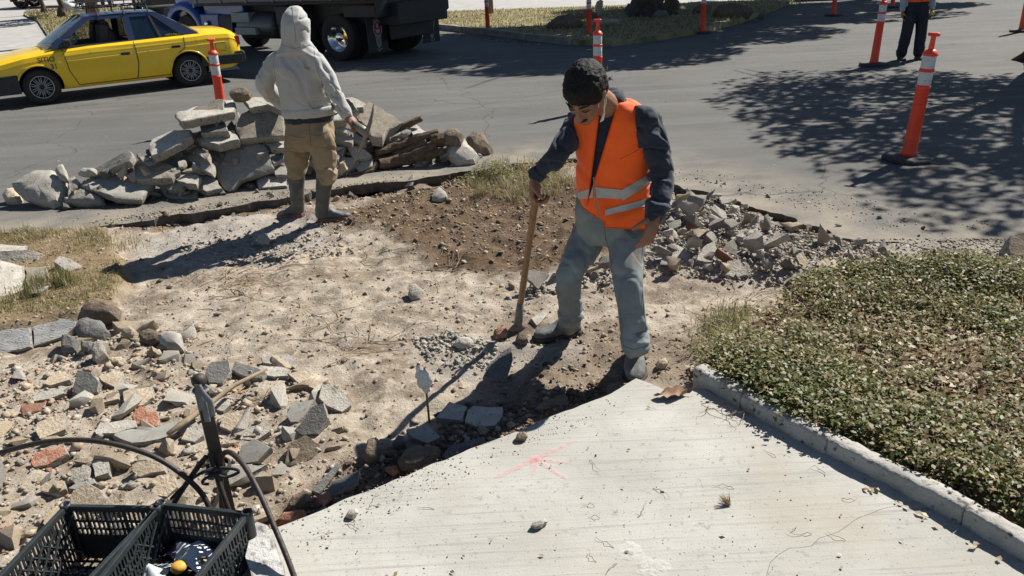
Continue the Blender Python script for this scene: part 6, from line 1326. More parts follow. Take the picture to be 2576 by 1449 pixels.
M_BLUEP = mat('truck_blue', (.014, .055, .24), .28, (.016, .065, .27), 3, coat=.7)
M_DKBED = mat('dark_truck_steel', (.008, .010, .015), .6, (.013, .015, .02), 5)
M_NAVYP = mat('truck_navy', (.007, .014, .04), .4, (.009, .018, .05), 4, coat=.4)
M_CREAM = plain('headlamp', (.6, .6, .58), .1, coat=.5)
def glass(name, c, alpha, rough=.03):
    M = bpy.data.materials.new(name); M.use_nodes = True; b = M.node_tree.nodes['Principled BSDF']; b.inputs['Base Color'].default_value = lin(c); b.inputs['Roughness'].default_value = rough; b.inputs['Alpha'].default_value = alpha; b.inputs['Specular IOR Level'].default_value = .6; return M
M_GLASS = glass('car_glass', (.03, .045, .05), .45)
M_GLASSD = glass('tinted_glass', (.012, .03, .055), .72)
def text_mesh(txt, size, depth=.001, align='CENTER', bold=0.0, sx=1.0):
    cu = bpy.data.curves.new('txt', 'FONT'); cu.body = txt; cu.size = size; cu.extrude = depth; cu.align_x = align; cu.align_y = 'CENTER'; cu.offset = bold
    o = bpy.data.objects.new('txt', cu); COL.objects.link(o); dg = bpy.context.evaluated_depsgraph_get(); dg.update(); me = bpy.data.meshes.new_from_object(o.evaluated_get(dg)); bpy.data.objects.remove(o)
    if sx != 1: me.transform(Matrix.Diagonal((sx, 1, 1, 1)))
    return me
def wheel(parent, x, y, r, w, rim_r, style, side):
    """tyre with rim; y is the outer face"""
    t = MB(); ro, ri = r, rim_r; s = side
    t.lathe([(ri, -.0), (ri + .02, .012), (ro - .05, .018), (ro - .012, -.004), (ro, -.03), (ro, -w + .03), (ro - .012, -w), (ri, -w)], (0, 0, 0), 36, 'Y', cap=False); o = t.build('wheel', M_TYRE, parent, True)
    o.location = (x, y, r); o.rotation_euler = (0, 0, 0 if s > 0 else math.pi)
    b = MB()
    if style == 'alloy':
        b.lathe([(0, -.035), (ri, -.045), (ri, -.06), (0, -.06)], (0, 0, 0), 36, 'Y'); b.build('rim_back', M_BLK, o, True)
        q = MB(); q.lathe([(ri - .012, -.012), (ri - .002, -.004), (ri + .004, -.012), (ri - .004, -.03)], (0, 0, 0), 40, 'Y', cap=False)
        for k in range(10):
            for dlt in (-.085, .085):
                a = 2 * math.pi * k / 10; u = Vector((math.sin(a), 0, math.cos(a))); v = Vector((math.cos(a), 0, -math.sin(a))); q.tube([u * .035 + v * dlt * .10 + Vector((0, -.016, 0)), u * (ri - .008) + v * dlt * .22 + Vector((0, -.012, 0))], [.0075, .006], 5)
        q.build('spokes', M_RIMS, o, True); c = MB().lathe([(0, -.004), (.026, -.006), (.034, -.02), (.034, -.04)], (0, 0, 0), 16, 'Y'); c.build('hub_cap', M_BLK, o, True)
    elif style == 'truck':
        b.lathe([(ri + .012, .006), (ri, .0), (ri - .03, -.03), (ri - .06, -.17), (.17, -.19), (.15, -.12), (.11, -.07), (.10, -.03), (.05, -.01), (0, -.008)], (0, 0, 0), 32, 'Y', cap=False); b.build('rim', M_CHROME, o, True)
        n = MB()
        for k in range(10):
            a = 2 * math.pi * k / 10; n.lathe([(.014, -.19), (.014, -.155), (.006, -.15)], (math.sin(a) * .145, 0, math.cos(a) * .145), 8, 'Y')
        n.build('wheel_nuts', M_CHROME, o, True)
    else:
        b.lathe([(ri, -.0), (ri - .03, -.02), (.10, -.012), (.08, .006), (0, .02)], (0, 0, 0), 28, 'Y'); b.build('hub_cap', M_CHROME if style == 'hub' else M_RIMS, o, True)
    return o
def interp(tab, x):
    xs = [t[0] for t in tab]; return [float(np.interp(x, xs, [t[k] for t in tab])) for k in range(1, len(tab[0]))]
def sedan(label, body_mat, top_mat, rack=False, letters=False, name='car', driver=False):
    """four door saloon; local x forward, y left"""
    root = empty(name, (0, 0, 0), 0, label, 'taxi' if letters else 'car')
    #      x     zlow  zshoulder ztop  wsill wmax  wtop
    tab = [(-2.20, .42, .70, .74, .60, .66, .58), (-2.14, .30, .84, .90, .68, .74, .64), (-2.0, .25, .90, .965, .73, .79, .68), (-1.6, .22, .915, .985, .76, .815, .71), (-1.4, .2, .905, .965, .765, .825, .725), (-.6, .2, .885, .92, .77, .83, .745), (.4, .2, .865, .90, .77, .83, .745), (.95, .2, .84, .885, .765, .825, .73), (1.4, .21, .79, .835, .755, .815, .71), (1.85, .24, .70, .755, .735, .785, .66), (2.02, .28, .63, .69, .69, .74, .60), (2.10, .36, .56, .60, .60, .66, .54)]
    xs = np.unique(np.concatenate([np.linspace(-2.2, 2.1, 60), [t[0] for t in tab]])); rings = []
    for x in xs:
        zl, zs, zt, ws, wm, wt = interp(tab, x); h = [(ws * .80, zl), (ws * .97, zl + .02), (ws, zl + .06), (wm - .012, zl + .16), (wm, .46), (wm - .004, zs - .16), (wm - .012, zs - .12), (wm - .008, zs - .10), (wm - .03, zs - .03), (wt + .02, zs), (wt, zs + .012), (wt * .7, zt - .004), (wt * .35, zt)]
        rings.append([Vector((x, y, z)) for y, z in h] + [Vector((x, -y, z)) for y, z in reversed(h)])
    bm_ = MB().rings(rings); me = bm_.mesh(); bm = bmesh.new(); bm.from_mesh(me); bmesh.ops.recalc_face_normals(bm, faces=bm.faces); bm.to_mesh(me); bm.free(); me.materials.append(body_mat); me.materials.append(M_BLK)
    o = bpy.data.objects.new('tmpb', me); COL.objects.link(o); cutters = []
    for ax in (-1.2, 1.23):
        c = MB().lathe([(.335, -.5), (.335, .5)], (ax, 0, .295), 32, 'Y'); cm = c.mesh(); cm.materials.append(M_BLK)
        for sy in (1, -1):
            co = bpy.data.objects.new('cut', cm); COL.objects.link(co); co.location = (0, sy * 1.06, 0); cutters.append(co); md = o.modifiers.new('b', 'BOOLEAN'); md.object = co; md.operation = 'DIFFERENCE'; md.solver = 'EXACT'; md.material_mode = 'TRANSFER'
    dg = bpy.context.evaluated_depsgraph_get(); dg.update(); out = bpy.data.meshes.new_from_object(o.evaluated_get(dg)); bpy.data.objects.remove(o)
    for c in cutters: bpy.data.objects.remove(c)
    out.materials.append(M_INT)
    ii = len(out.materials) - 1
    for p in out.polygons:
        c = p.center
        if p.normal.z > .8 and -1.36 < c.x < .88 and abs(c.y) < .69: p.material_index = ii
    body = link('body', out, None, root); set_sharp(out, 28)
    ysurf = lambda x, z: float(np.interp(z, [interp(tab, x)[0] + .06, interp(tab, x)[0] + .16, .46, interp(tab, x)[1] - .16, interp(tab, x)[1] - .03, interp(tab, x)[1]], [interp(tab, x)[3], interp(tab, x)[4] - .012, interp(tab, x)[4], interp(tab, x)[4] - .004, interp(tab, x)[4] - .03, interp(tab, x)[5] + .02]))
    # door seams, character lines and handles
    def seam(pts, nm, par, r=.0065, mt=M_BLK, s=1):
        P = []
        for (x0, z0), (x1, z1) in zip(pts[:-1], pts[1:]):
            for k in range(8): x = x0 + (x1 - x0) * k / 8; z = z0 + (z1 - z0) * k / 8; P.append(Vector((x, s * (ysurf(x, z) + .004), z)))
        x, z = pts[-1]; P.append(Vector((x, s * (ysurf(x, z) + .004), z))); return MB().tube(P, r, 5).build(nm, mt, par)
    def sidey(z): return .735 - (z - .90) * .33
    for s in (1, -1):
        # doors as slightly proud panels
        for nm, poly in (('front', [(.80, .86), (.74, .40), (.66, .27), (-.27, .27), (-.33, .50), (-.33, .86)]), ('rear', [(-.35, .86), (-.35, .50), (-.29, .27), (-.84, .27), (-.93, .50), (-1.03, .62), (-1.16, .70), (-1.19, .86)])):
            n = 14; zs_ = np.linspace(.27, .845, 12); pts = []; fs = []; rows = []
            px_ = [p[0] for p in poly]; 
            def xr(z):
                hits = []
                for i in range(len(poly)):
                    (a, b), (c, d) = poly[i], poly[(i + 1) % len(poly)]
                    if (b <= z <= d or d <= z <= b) and abs(b - d) > 1e-6: hits.append(a + (c - a) * (z - b) / (d - b))
                return min(hits), max(hits)
            for z in zs_:
                a, b = xr(min(max(z, .2701), .8599)); rows.append([Vector((a + (b - a) * k / n, s * (ysurf(a + (b - a) * k / n, z) + .005), z)) for k in range(n + 1)])
            mb = MB(); mb.v = [tuple(p) for r_ in rows for p in r_]; mb.f = [(i * (n + 1) + k, i * (n + 1) + k + 1, (i + 1) * (n + 1) + k + 1, (i + 1) * (n + 1) + k) for i in range(len(rows) - 1) for k in range(n)]; mb.m = [0] * len(mb.f)
            d_ = mb.build('door', body_mat, root, True, fix=False); d_['label'] = nm + ' door'
            if s < 0:
                for p in d_.data.polygons: p.flip()
            hx, hz = ((-.16, .70) if nm == 'front' else (-1.02, .735)); hy = ysurf(hx, hz) + .012
            hb = MB(); hb.box((hx, s * hy, hz), (.15, .024, .045)); hb.build('handle', M_BLK, d_, bevel=.01)
        seam([(.80, .88), (.76, .5), (.66, .26), (-.84, .26)], 'door_gap', root, s=s); seam([(-.34, .88), (-.34, .52), (-.28, .26)], 'door_gap', root, s=s); seam([(-1.19, .88), (-1.17, .70), (-1.04, .62), (-.94, .50), (-.85, .27)], 'door_gap', root, s=s)
        seam([(1.75, .60), (.9, .665), (-.5, .70), (-2.05, .745)], 'crease', root, .0045, body_mat, s)
        for ax in (-1.2, 1.23):
            P = [Vector((ax + .35 * math.cos(a), s * (ysurf(ax + .35 * math.cos(a), max(.25, .295 + .35 * math.sin(a))) + .002), .295 + .35 * math.sin(a))) for a in [R(-8 + 196 * k / 18) for k in range(19)]]; MB().tube(P, .016, 7).build('arch_lip', body_mat, root, True)
        # cabin side
        def panel(nm, poly, mt, d=.035, off=0.0, flip=False):
            vs = [Vector((x, s * (sidey(z) - off), z)) for x, z in poly] + [Vector((x, s * (sidey(z) - off - d), z)) for x, z in poly]; n = len(poly); return MB().add(vs, [tuple(range(n)), tuple(reversed(range(n, 2 * n)))] + [(i, n + i, n + (i + 1) % n, (i + 1) % n) for i in range(n)]).build(nm, mt, root)
        panel('pillar', [(1.02, .87), (.90, .87), (.26, 1.28), (.20, 1.335), (.34, 1.335)], top_mat); panel('roof_rail', [(.34, 1.335), (.22, 1.275), (-.78, 1.285), (-.82, 1.34)], top_mat, off=.002); panel('pillar', [(-.27, .87), (-.38, .87), (-.38, 1.285), (-.27, 1.285)], top_mat, off=.001); panel('pillar', [(-.74, 1.30), (-.84, 1.335), (-1.50, .91), (-1.20, .91), (-1.14, .95)], top_mat, off=-.001)
        panel('window_divider', [(-.80, .87), (-.845, .87), (-.735, 1.285), (-.695, 1.285)], M_BLK, .02, .004); panel('belt_trim', [(.92, .868), (-1.22, .888), (-1.22, .915), (.88, .90)], M_BLK, .02, -.006)
        panel('window', [(-.38, .9), (-.80, .9), (-.70, 1.28), (-.38, 1.28)], M_GLASSD, .004, .014); panel('window', [(-.845, .91), (-1.16, .94), (-.735, 1.28)], M_GLASSD, .004, .014)
        if s < 0 or not driver: panel('window', [(.86, .9), (-.27, .9), (-.27, 1.28), (.24, 1.28)], M_GLASS, .004, .014)
        else: panel('window', [(.86, .9), (.60, .9), (.42, 1.06), (.62, 1.06)], M_GLASS, .004, .014)
        mr = MB(); mr.box((.70, s * (sidey(.95) + .10), .955), (.10, .17, .11)); mr.build('mirror', M_BLK, root, bevel=.02)
    # roof, screens
    def grid(nm, x0, z0, y0, x1, z1, y1, mt, crown=.02, n=8, q=8):
        rows = []
        for i in range(q + 1):
            t = i / q; x = x0 + (x1 - x0) * t; z = z0 + (z1 - z0) * t; y = y0 + (y1 - y0) * t; rows.append([Vector((x, -y + 2 * y * k / n, z + crown * (1 - (2 * k / n - 1) ** 2) + crown * .6 * math.sin(math.pi * t))) for k in range(n + 1)])
        mb = MB(); mb.v = [tuple(p) for r_ in rows for p in r_]; mb.f = [(i * (n + 1) + k, i * (n + 1) + k + 1, (i + 1) * (n + 1) + k + 1, (i + 1) * (n + 1) + k) for i in range(q) for k in range(n)]; mb.m = [0] * len(mb.f); return mb.build(nm, mt, root, True, fix=False)
    grid('roof', .34, 1.335, .592, -.83, 1.338, .592, top_mat, .028); grid('windscreen', 1.02, .88, .70, .33, 1.335, .58, M_GLASSD, .02); rw = grid('rear_window', -.83, 1.336, .575, -1.50, .94, .66, M_GLASSD, .018)
    # ends
    rb = MB(); rings = []
    for k in range(11):
        a = -1 + .2 * k; y = a * .80; x = -2.20 - .085 * (1 - abs(a) ** 4); rings.append([Vector((x, y, .33)), Vector((x - .03, y, .36)), Vector((x - .035, y, .50)), Vector((x, y, .545)), Vector((x + .14, y, .55)), Vector((x + .16, y, .33))])
    rb.rings(rings); rb.build('rear_bumper', M_BLK, root, bevel=.012)
    fbm_ = MB(); rings = []
    for k in range(11):
        a = -1 + .2 * k; y = a * .79; x = 2.10 + .08 * (1 - abs(a) ** 4); rings.append([Vector((x, y, .22)), Vector((x + .03, y, .26)), Vector((x + .035, y, .46)), Vector((x, y, .52)), Vector((x - .20, y, .52)), Vector((x - .22, y, .22))])
    fbm_.rings(rings); fbm_.build('front_bumper', M_BLK, root, bevel=.012)
    for s in (1, -1):
        for x_ in (1.72,): MB().box((x_, s * .79, .37), (.36, .06, .30)).build('bumper_side', M_BLK, root, bevel=.012)
        MB().box((-1.80, s * .80, .42), (.75, .05, .17)).build('bumper_side', M_BLK, root, bevel=.012)
        MB().box((-2.155, s * .62, .735), (.09, .23, .16)).build('tail_light', M_REDL, root, bevel=.012); MB().box((2.05, s * .55, .585), (.10, .28, .12)).build('headlight', M_CREAM, root, bevel=.012)
        for ax in (-1.2, 1.23): wheel(root, ax, s * .795, .29, .185, .185, 'alloy', s)
    seam([(-1.72, .72), (-1.90, .725), (-1.90, .58), (-1.72, .58), (-1.72, .72)], 'fuel_flap', root, .003)
    # inside
    for sx, sy in ((.08, .36), (.08, -.36), (-.75, .36), (-.75, -.36)):
        q = MB(); q.box((sx, sy, .98), (.14, .44, .42), Matrix.Rotation(-.2, 3, 'Y')); q.box((sx - .05, sy, 1.22), (.09, .24, .14)); q.build('seat', M_INT, root, bevel=.03)
    st = MB(); st.tube([Vector((.48 + .06 * math.cos(a), .36 + .18 * math.sin(a), 1.0 + .13 * math.cos(a))) for a in [2 * math.pi * k / 20 for k in range(21)]], .012, 6); st.build('steering_wheel', M_BLK, root)
    if rack:
        rk = MB(); z0, z1 = 1.47, 1.56
        rect = lambda z, g=0: [Vector((.32 + g, .50, z)), Vector((.32 + g, -.50, z)), Vector((-.88 - g, -.50, z)), Vector((-.88 - g, .50, z)), Vector((.32 + g, .50, z))]
        rk.tube(rect(z0), .012, 6); rk.tube(rect(z1, .03), .012, 6)
        for k in range(9): rk.tube([Vector((.22 - k * .13, .5, z0)), Vector((.22 - k * .13, -.5, z0))], .008, 6)
        for s in (1, -1):
            for x in (.2, -.2, -.55, -.8): rk.tube([Vector((x, s * .5, z0)), Vector((x, s * .5, z1))], .010, 6)
            for x in (.10, -.32, -.72): rk.tube([Vector((x, s * .5, z0)), Vector((x - .0, s * .60, 1.325))], .016, 6)
        rk.build('roof_rack', M_BLK, root)
    if letters:
        def side_text(txt, size, x, z, mt, yy, bold=.001, sx=.95, nm='lettering', tilt=0):
            me = text_mesh(txt, size, .001, bold=bold, sx=sx); me.transform(Matrix.Rotation(R(90), 4, 'X')); me.transform(Matrix.Rotation(R(180), 4, 'Z')); me.transform(Matrix.Rotation(R(tilt), 4, 'Y')); me.transform(Matrix.Translation((x, yy, z))); l_ = link(nm, me, mt, root); return l_
        MB_INK = plain('letter_black', (.03, .028, .02), .5)
        side_text('SITIO', .115, 1.07, .72, MB_INK, ysurf(1.07, .64) + .012); side_text('31', .115, .98, .60, MB_INK, ysurf(.98, .55) + .016)
        side_text('100TX-030-31', .045, -1.03, .935, plain('letter_yellow', (.8, .6, .08), .6), sidey(.935) - .008, .001, 1.0, 'window_lettering')
        sk = MB().lathe([(0, 0), (.075, 0), (.075, .002), (0, .002)], (0, 0, 0), 20, 'Z').build('sticker', mat('sticker_yellow', (.75, .62, .2), .6, (.5, .45, .2), 60), root); sk.location = (-1.33, .50, 1.062); sk.rotation_euler = (0, R(-30), 0)
    if driver:
        dm = MB(); dm.ell((.02, .36, 1.14), (.10, .10, .125)); dm.ell((-.02, .36, .93), (.15, .22, .20)); dm.tube([Vector((.02, .36, .98)), Vector((.02, .36, 1.1))], .06, 10, dome=True)
        m_ = remesh(dm, .02, 3); d_ = link('person', m_, mat('driver_dark', (.03, .025, .024), .8, (.05, .04, .035), 8), None, True); tag(d_, 'dark figure of the taxi driver behind the open window', 'person'); root['drv'] = d_.name
    return root
tx = sedan('yellow taxi with a navy roof and black roof rack parked on the street', M_YEL, M_TBLUE, True, True, 'taxi', True)
Fw, Rw = G(118, 262), G(485, 217); hx = (Fw - Rw).normalized(); lf = Vector((-hx.y, hx.x, 0)); mid = (Fw + Rw) / 2 - lf * .72
tx.location = (mid.x - hx.x * .015, mid.y - hx.y * .015, 0); tx.rotation_euler = (0, 0, math.atan2(hx.y, hx.x)); drv = bpy.data.objects[tx['drv']]; del tx['drv']; drv.matrix_world = Matrix.Translation(tx.location) @ Matrix.Rotation(tx.rotation_euler.z, 4, 'Z')

# ---- dump truck
def dump_truck():
    root = empty('dump_truck', (0, 0, 0), 0, 'dark blue dump truck with logo mud flaps crossing the street', 'truck')
    B = lambda nm, c, s, mt, bv=.02, **k: MB().box(c, s, **k).build(nm, mt, root, bevel=bv)
    r = .49
    for x in (0, 1.28):
        for s in (1, -1):
            wheel(root, x, s * 1.20, r, .26, .29, 'truck', s); wheel(root, x, s * .92, r, .25, .29, 'plain', s)
    for s in (1, -1): wheel(root, 5.2, s * 1.12, r, .28, .29, 'truck', s)
    for s in (1, -1): B('frame_rail', (3.0, s * .42, .92), (8.0, .1, .36), M_DKBED)
    B('axle', (0, 0, .5), (.16, 2.0, .16), M_BLK); B('axle', (1.28, 0, .5), (.16, 2.0, .16), M_BLK)
    # dump body: floor, sides, ribs, tailgate
    B('bed_floor', (1.75, 0, 1.24), (5.9, 2.4, .12), M_DKBED)
    for s in (1, -1):
        B('bed_side', (1.75, s * 1.22, 1.94), (5.9, .06, 1.3), M_NAVYP); B('bed_rail', (1.75, s * 1.25, 1.30), (5.95, .10, .10), M_NAVYP); B('bed_rail', (1.75, s * 1.25, 2.56), (5.95, .12, .12), M_BLUEP)
        for k in range(7): B('bed_rib', (-.95 + k * .9, s * 1.27, 1.88), (.09, .09, 1.28), M_NAVYP)
    B('tailgate', (-1.23, 0, 1.72), (.08, 2.46, 1.62), M_DKBED); B('rear_skirt', (-1.20, 0, 1.0), (.10, 2.46, .22), M_DKBED); B('bed_side_skirt', (-.75, 1.21, 1.03), (.9, .06, .24), M_DKBED); B('bed_side_skirt', (-.75, -1.21, 1.03), (.9, .06, .24), M_DKBED)
    B('rear_plate', (-1.12, 0, .66), (.06, 1.5, .50), M_DKBED); B('headboard', (4.72, 0, 2.2), (.08, 2.4, 2.1), M_BLUEP)
    M_FLAP = mat('flap_rubber', (.02, .022, .026), .7, (.03, .03, .034), 8); M_FLR = plain('flap_red', (.28, .035, .05), .6); M_FLW = plain('flap_white', (.42, .42, .42), .6)
    for s in (1, -1):
        fl = B('mud_flap', (-.92, s * .93, .54), (.02, .62, .70), M_FLAP, .006); x = -.936
        dsc = MB(); dsc.lathe([(0, 0), (.125, 0), (.125, .004), (0, .004)], (x - .004, s * .93, .66), 28, 'X'); dsc.build('emblem_disc', M_FLR, fl)
        rg = MB(); rg.tube([Vector((x - .006, s * .93 + .128 * math.cos(a), .66 + .15 * math.sin(a))) for a in [2 * math.pi * k / 30 for k in range(31)]], .008, 5)
        for k in range(5): rg.tube([Vector((x - .006, s * .93 + (k - 2) * .04, .80)), Vector((x - .006, s * .93 + (k - 2) * .045, .86 - abs(k - 2) * .012))], .007, 5); rg.tube([Vector((x - .006, s * .93 + (k - 2) * .042, .53 - abs(k - 2) * -.01)), Vector((x - .006, s * .93 + (k - 2) * .028, .25 + abs(k - 2) * .025))], .0065, 5)
        rg.tube([Vector((x - .006, s * .93 - .1, .80)), Vector((x - .006, s * .93 - .09, .86)), Vector((x - .006, s * .93, .89)), Vector((x - .006, s * .93 + .09, .86)), Vector((x - .006, s * .93 + .1, .80))], .007, 5); rg.tube([Vector((x - .006, s * .93 - .08, .26)), Vector((x - .006, s * .93, .20)), Vector((x - .006, s * .93 + .08, .26))], .007, 5); rg.build('emblem_lines', M_FLW, fl)
        for ch, z in (('K', .715), ('W', .605)):
            me = text_mesh(ch, .12, .002, bold=.006); me.transform(Matrix(((0, 0, -1, x - .008), (-1, 0, 0, s * .93), (0, 1, 0, z), (0, 0, 0, 1)))); link('emblem_letter', me, M_FLW, fl)
    lamp = MB().lathe([(0, -.02), (.06, -.015), (.06, .03)], (-1.16, -.62, .84), 16, 'X'); lamp.build('tail_lamp', M_CHROME, root, True)
    n0 = {o.name for o in root.children}
    # tank, steps, cab, hood, fender
    tk_ = MB().lathe([(.0, -.62), (.28, -.60), (.30, -.56), (.30, .56), (.28, .60), (0, .62)], (3.55, .92, .72), 24, 'X'); tk_.build('fuel_tank', plain('tank_alloy', (.10, .11, .11), .45, metal=.5), root, True)
    B('step', (3.95, 1.10, .92), (.62, .26, .22), plain('step_alloy', (.22, .25, .235), .55)); B('step', (3.75, 1.16, .62), (.72, .28, .16), plain('step_alloy', (.22, .25, .235), .55)); 
    B('chassis_box', (1.9, 0, .95), (5.0, 1.7, .45), M_DKBED); B('air_tank', (2.3, .95, .95), (.9, .5, .4), M_BLK)
    B('battery_box', (2.45, .98, .72), (.6, .4, .5), M_BLK)
    cb = MB(); cb.rings([[Vector((x, y, z)) for y, z in ((-1.05, .95), (-1.08, 1.6), (-1.0, tz), (1.0, tz), (1.08, 1.6), (1.05, .95))] for x, tz in ((4.0, 2.85), (4.9, 2.9), (5.25, 2.5), (5.45, 1.75))]); cb.build('cab', M_BLUEP, root, bevel=.04)
    for s in (1, -1): B('side_window', (4.6, s * 1.06, 2.2), (.75, .03, .6), M_GLASSD, .005); B('door_trim', (4.55, s * 1.09, 1.45), (.5, .012, .05), M_CHROME, .002)
    hd = MB(); hd.rings([[Vector((x, y, z)) for y, z in ((-w, .95), (-w, tz - .2), (-w * .7, tz), (w * .7, tz), (w, tz - .2), (w, .95))] for x, w, tz in ((5.4, .85, 1.8), (6.2, .75, 1.72), (7.1, .62, 1.62))]); hd.build('hood', M_BLUEP, root, bevel=.04)
    B('grille', (7.14, 0, 1.25), (.08, 1.1, .75), M_CHROME); B('front_bumper', (7.3, 0, .62), (.14, 2.3, .36), M_CHROME, .04)
    for s in (1, -1):
        fd = MB(); rings = []
        for k in range(15):
            a = R(-12 + 204 * k / 14); ca, sa = math.cos(a), math.sin(a); ri, ro = .60, .74 + .08 * max(0, sa)
            rings.append([Vector((6.1 + ri * ca, s * .72, .50 + ri * sa)), Vector((6.1 + ri * ca, s * 1.22, .50 + ri * sa)), Vector((6.1 + (ri + .02) * ca, s * 1.25, .50 + (ri + .02) * sa)), Vector((6.1 + (ro - .05) * ca, s * 1.23, .50 + (ro - .05) * sa)), Vector((6.1 + ro * ca, s * 1.10, .50 + ro * sa)), Vector((6.1 + ro * ca, s * .72, .50 + ro * sa))])
        fd.rings(rings); fd.build('fender', M_BLUEP, root, True)
        sk = MB(); sk.add([(5.45, s * 1.2, .40), (5.45, s * 1.2, 1.0), (4.85, s * 1.12, 1.0), (4.95, s * 1.12, .5), (5.45, s * .7, .40), (5.45, s * .7, 1.0), (4.85, s * .7, 1.0), (4.95, s * .7, .5)], [(0, 1, 2, 3), (7, 6, 5, 4), (0, 4, 5, 1), (1, 5, 6, 2), (2, 6, 7, 3), (3, 7, 4, 0)]); sk.build('fender_skirt', M_BLUEP, root, bevel=.03)
        ml = MB().ell((5.22, s * 1.22, .78), (.07, .03, .07), 14, 9); ml.build('side_lamp', M_CHROME, root, True)
    for o in list(root.children):
        if o.name not in n0: o.location.x -= .9
    return root
tr = dump_truck(); hd_ = R(146.5); c_, s_ = math.cos(hd_), math.sin(hd_); P0 = G(866, 152); lv = Vector((-s_, c_, 0)); tr.location = (P0.x - lv.x * 1.08, P0.y - lv.y * 1.08, 0); tr.rotation_euler = (0, 0, hd_)
# ---- round backed red car and white saloon far off
def beetle():
    root = empty('car', (0, 0, 0), 0, 'round backed red car with chrome hub caps far off on the left', 'car'); M_RC = mat('car_red', (.33, .022, .028), .35, (.29, .02, .03), 3, coat=.5)
    tab = [(-1.9, .45, .55, .30), (-1.6, .32, .80, .55), (-1.1, .28, 1.20, .62), (-.5, .26, 1.46, .65), (.1, .26, 1.49, .65), (.5, .26, 1.40, .64), (.85, .28, 1.0, .60), (1.3, .32, .88, .5), (1.75, .42, .62, .3)]
    rings = []
    for x in np.linspace(-1.9, 1.75, 34):
        zl, zt, w = interp(tab, x); rings.append([Vector((x, w * math.copysign(abs(math.cos(a)) ** .7, math.cos(a)), (zl + zt) / 2 + (zt - zl) / 2 * math.sin(a))) for a in [2 * math.pi * k / 22 for k in range(22)]])
    MB().rings(rings).build('body', M_RC, root, True)
    for s in (1, -1):
        for x in (-1.2, 1.2):
            f = MB(); f.rings([[Vector((x + .42 * math.cos(a) * q, s * (.50 + .30 * q_), .36 + .42 * math.sin(a) * q)) for a in [R(-12 + 204 * k / 16) for k in range(17)]] for q, q_ in ((1.05, 0), (1.0, .7), (.9, 1.0), (.8, 1.0), (.8, 0))], cap=False); f.build('fender', M_RC, root, True); wheel(root, x, s * .76, .315, .16, .2, 'hub', s)
        MB().box((0, s * .70, .30), (1.6, .16, .05)).build('running_board', M_BLK, root, bevel=.01); MB().box((.05, s * .62, 1.22), (1.2, .06, .26)).build('window', M_GLASSD, root, bevel=.02)
        MB().ell((1.52, s * .58, .62), (.08, .09, .09)).build('headlight', M_CREAM, root, True)
    for x in (-1.98, 1.92): MB().tube([Vector((x, -.7, .40)), Vector((x * 1.03, 0, .40)), Vector((x, .7, .40))], .035, 8).build('bumper', M_CHROME, root, True)
    return root
bt = beetle(); pw = GL(56, 21); bt.rotation_euler = (0, 0, R(180 + 8)); bt.location = (pw.x + 1.2, pw.y + .7, float(lotz(pw.x, pw.y)))
wc = sedan('white saloon parked far behind the taxi', M_WHITEC, M_WHITEC, False, False, 'car'); q_ = GL(400, 42); wc.location = (q_.x - .6, q_.y + 2.0, float(lotz(q_.x, q_.y + 2))); wc.rotation_euler = (0, 0, R(120))
# ================================================================ TRAFFIC POSTS
M_ORP = mat('post_orange', (.90, .075, .03), .45, (.80, .06, .025), 6, spec=.5, spots=((.42, .07, .04), 22, .60, .74))
M_WBAND = mat('post_white_band', (.62, .64, .66), .35, (.52, .54, .56), 90, spots=((.32, .32, .31), 26, .58, .72))
M_RUB = mat('post_base_rubber', (.03, .034, .04), .8, (.055, .058, .06), 12)
def post():
    r = empty('traffic_post', (0, 0, 0), 0)
    b = MB(); oc = [(.235 * math.cos(R(22.5 + 45 * k)), .235 * math.sin(R(22.5 + 45 * k))) for k in range(8)]; b.rings([[Vector((x * s, y * s, z)) for x, y in oc] for s, z in ((1, .0), (1, .032), (.93, .045))]); b.build('base', M_RUB, r, bevel=.003)
    t = MB(); t.lathe([(.075, .045), (.068, .07), (.064, .12), (.058, .66), (.063, .67), (.063, .69), (.056, .695), (.056, .98)], (0, 0, 0), 24); t.build('tube', M_ORP, r, True)
    for z0, z1 in ((.70, .815), (.845, .955)): MB().lathe([(.0575, z0), (.0585, z0 + .004), (.0585, z1 - .004), (.0575, z1)], (0, 0, 0), 24, cap=False).build('white_band', M_WBAND, r, True)
    MB().lathe([(.056, .815), (.064, .82), (.064, .84), (.056, .845)], (0, 0, 0), 24, cap=False).build('ring', M_ORP, r, True)
    c = MB(); c.lathe([(.057, .955), (.066, .958), (.066, .972), (.058, .985), (.045, 1.005), (.03, 1.012)], (0, 0, 0), 24); c.build('cap', M_ORP, r, True)
    h = MB(); h.box((-.014, 0, 1.07), (.022, .05, .13), taper=.8); h.box((.016, 0, 1.05), (.02, .04, .1), taper=.8); h.tube([Vector((-.016, -.034, 1.14)), Vector((-.016, .034, 1.14))], .018, 10, dome=True); h.build('handle', M_ORP, r, bevel=.005); return r
P0_ = post()
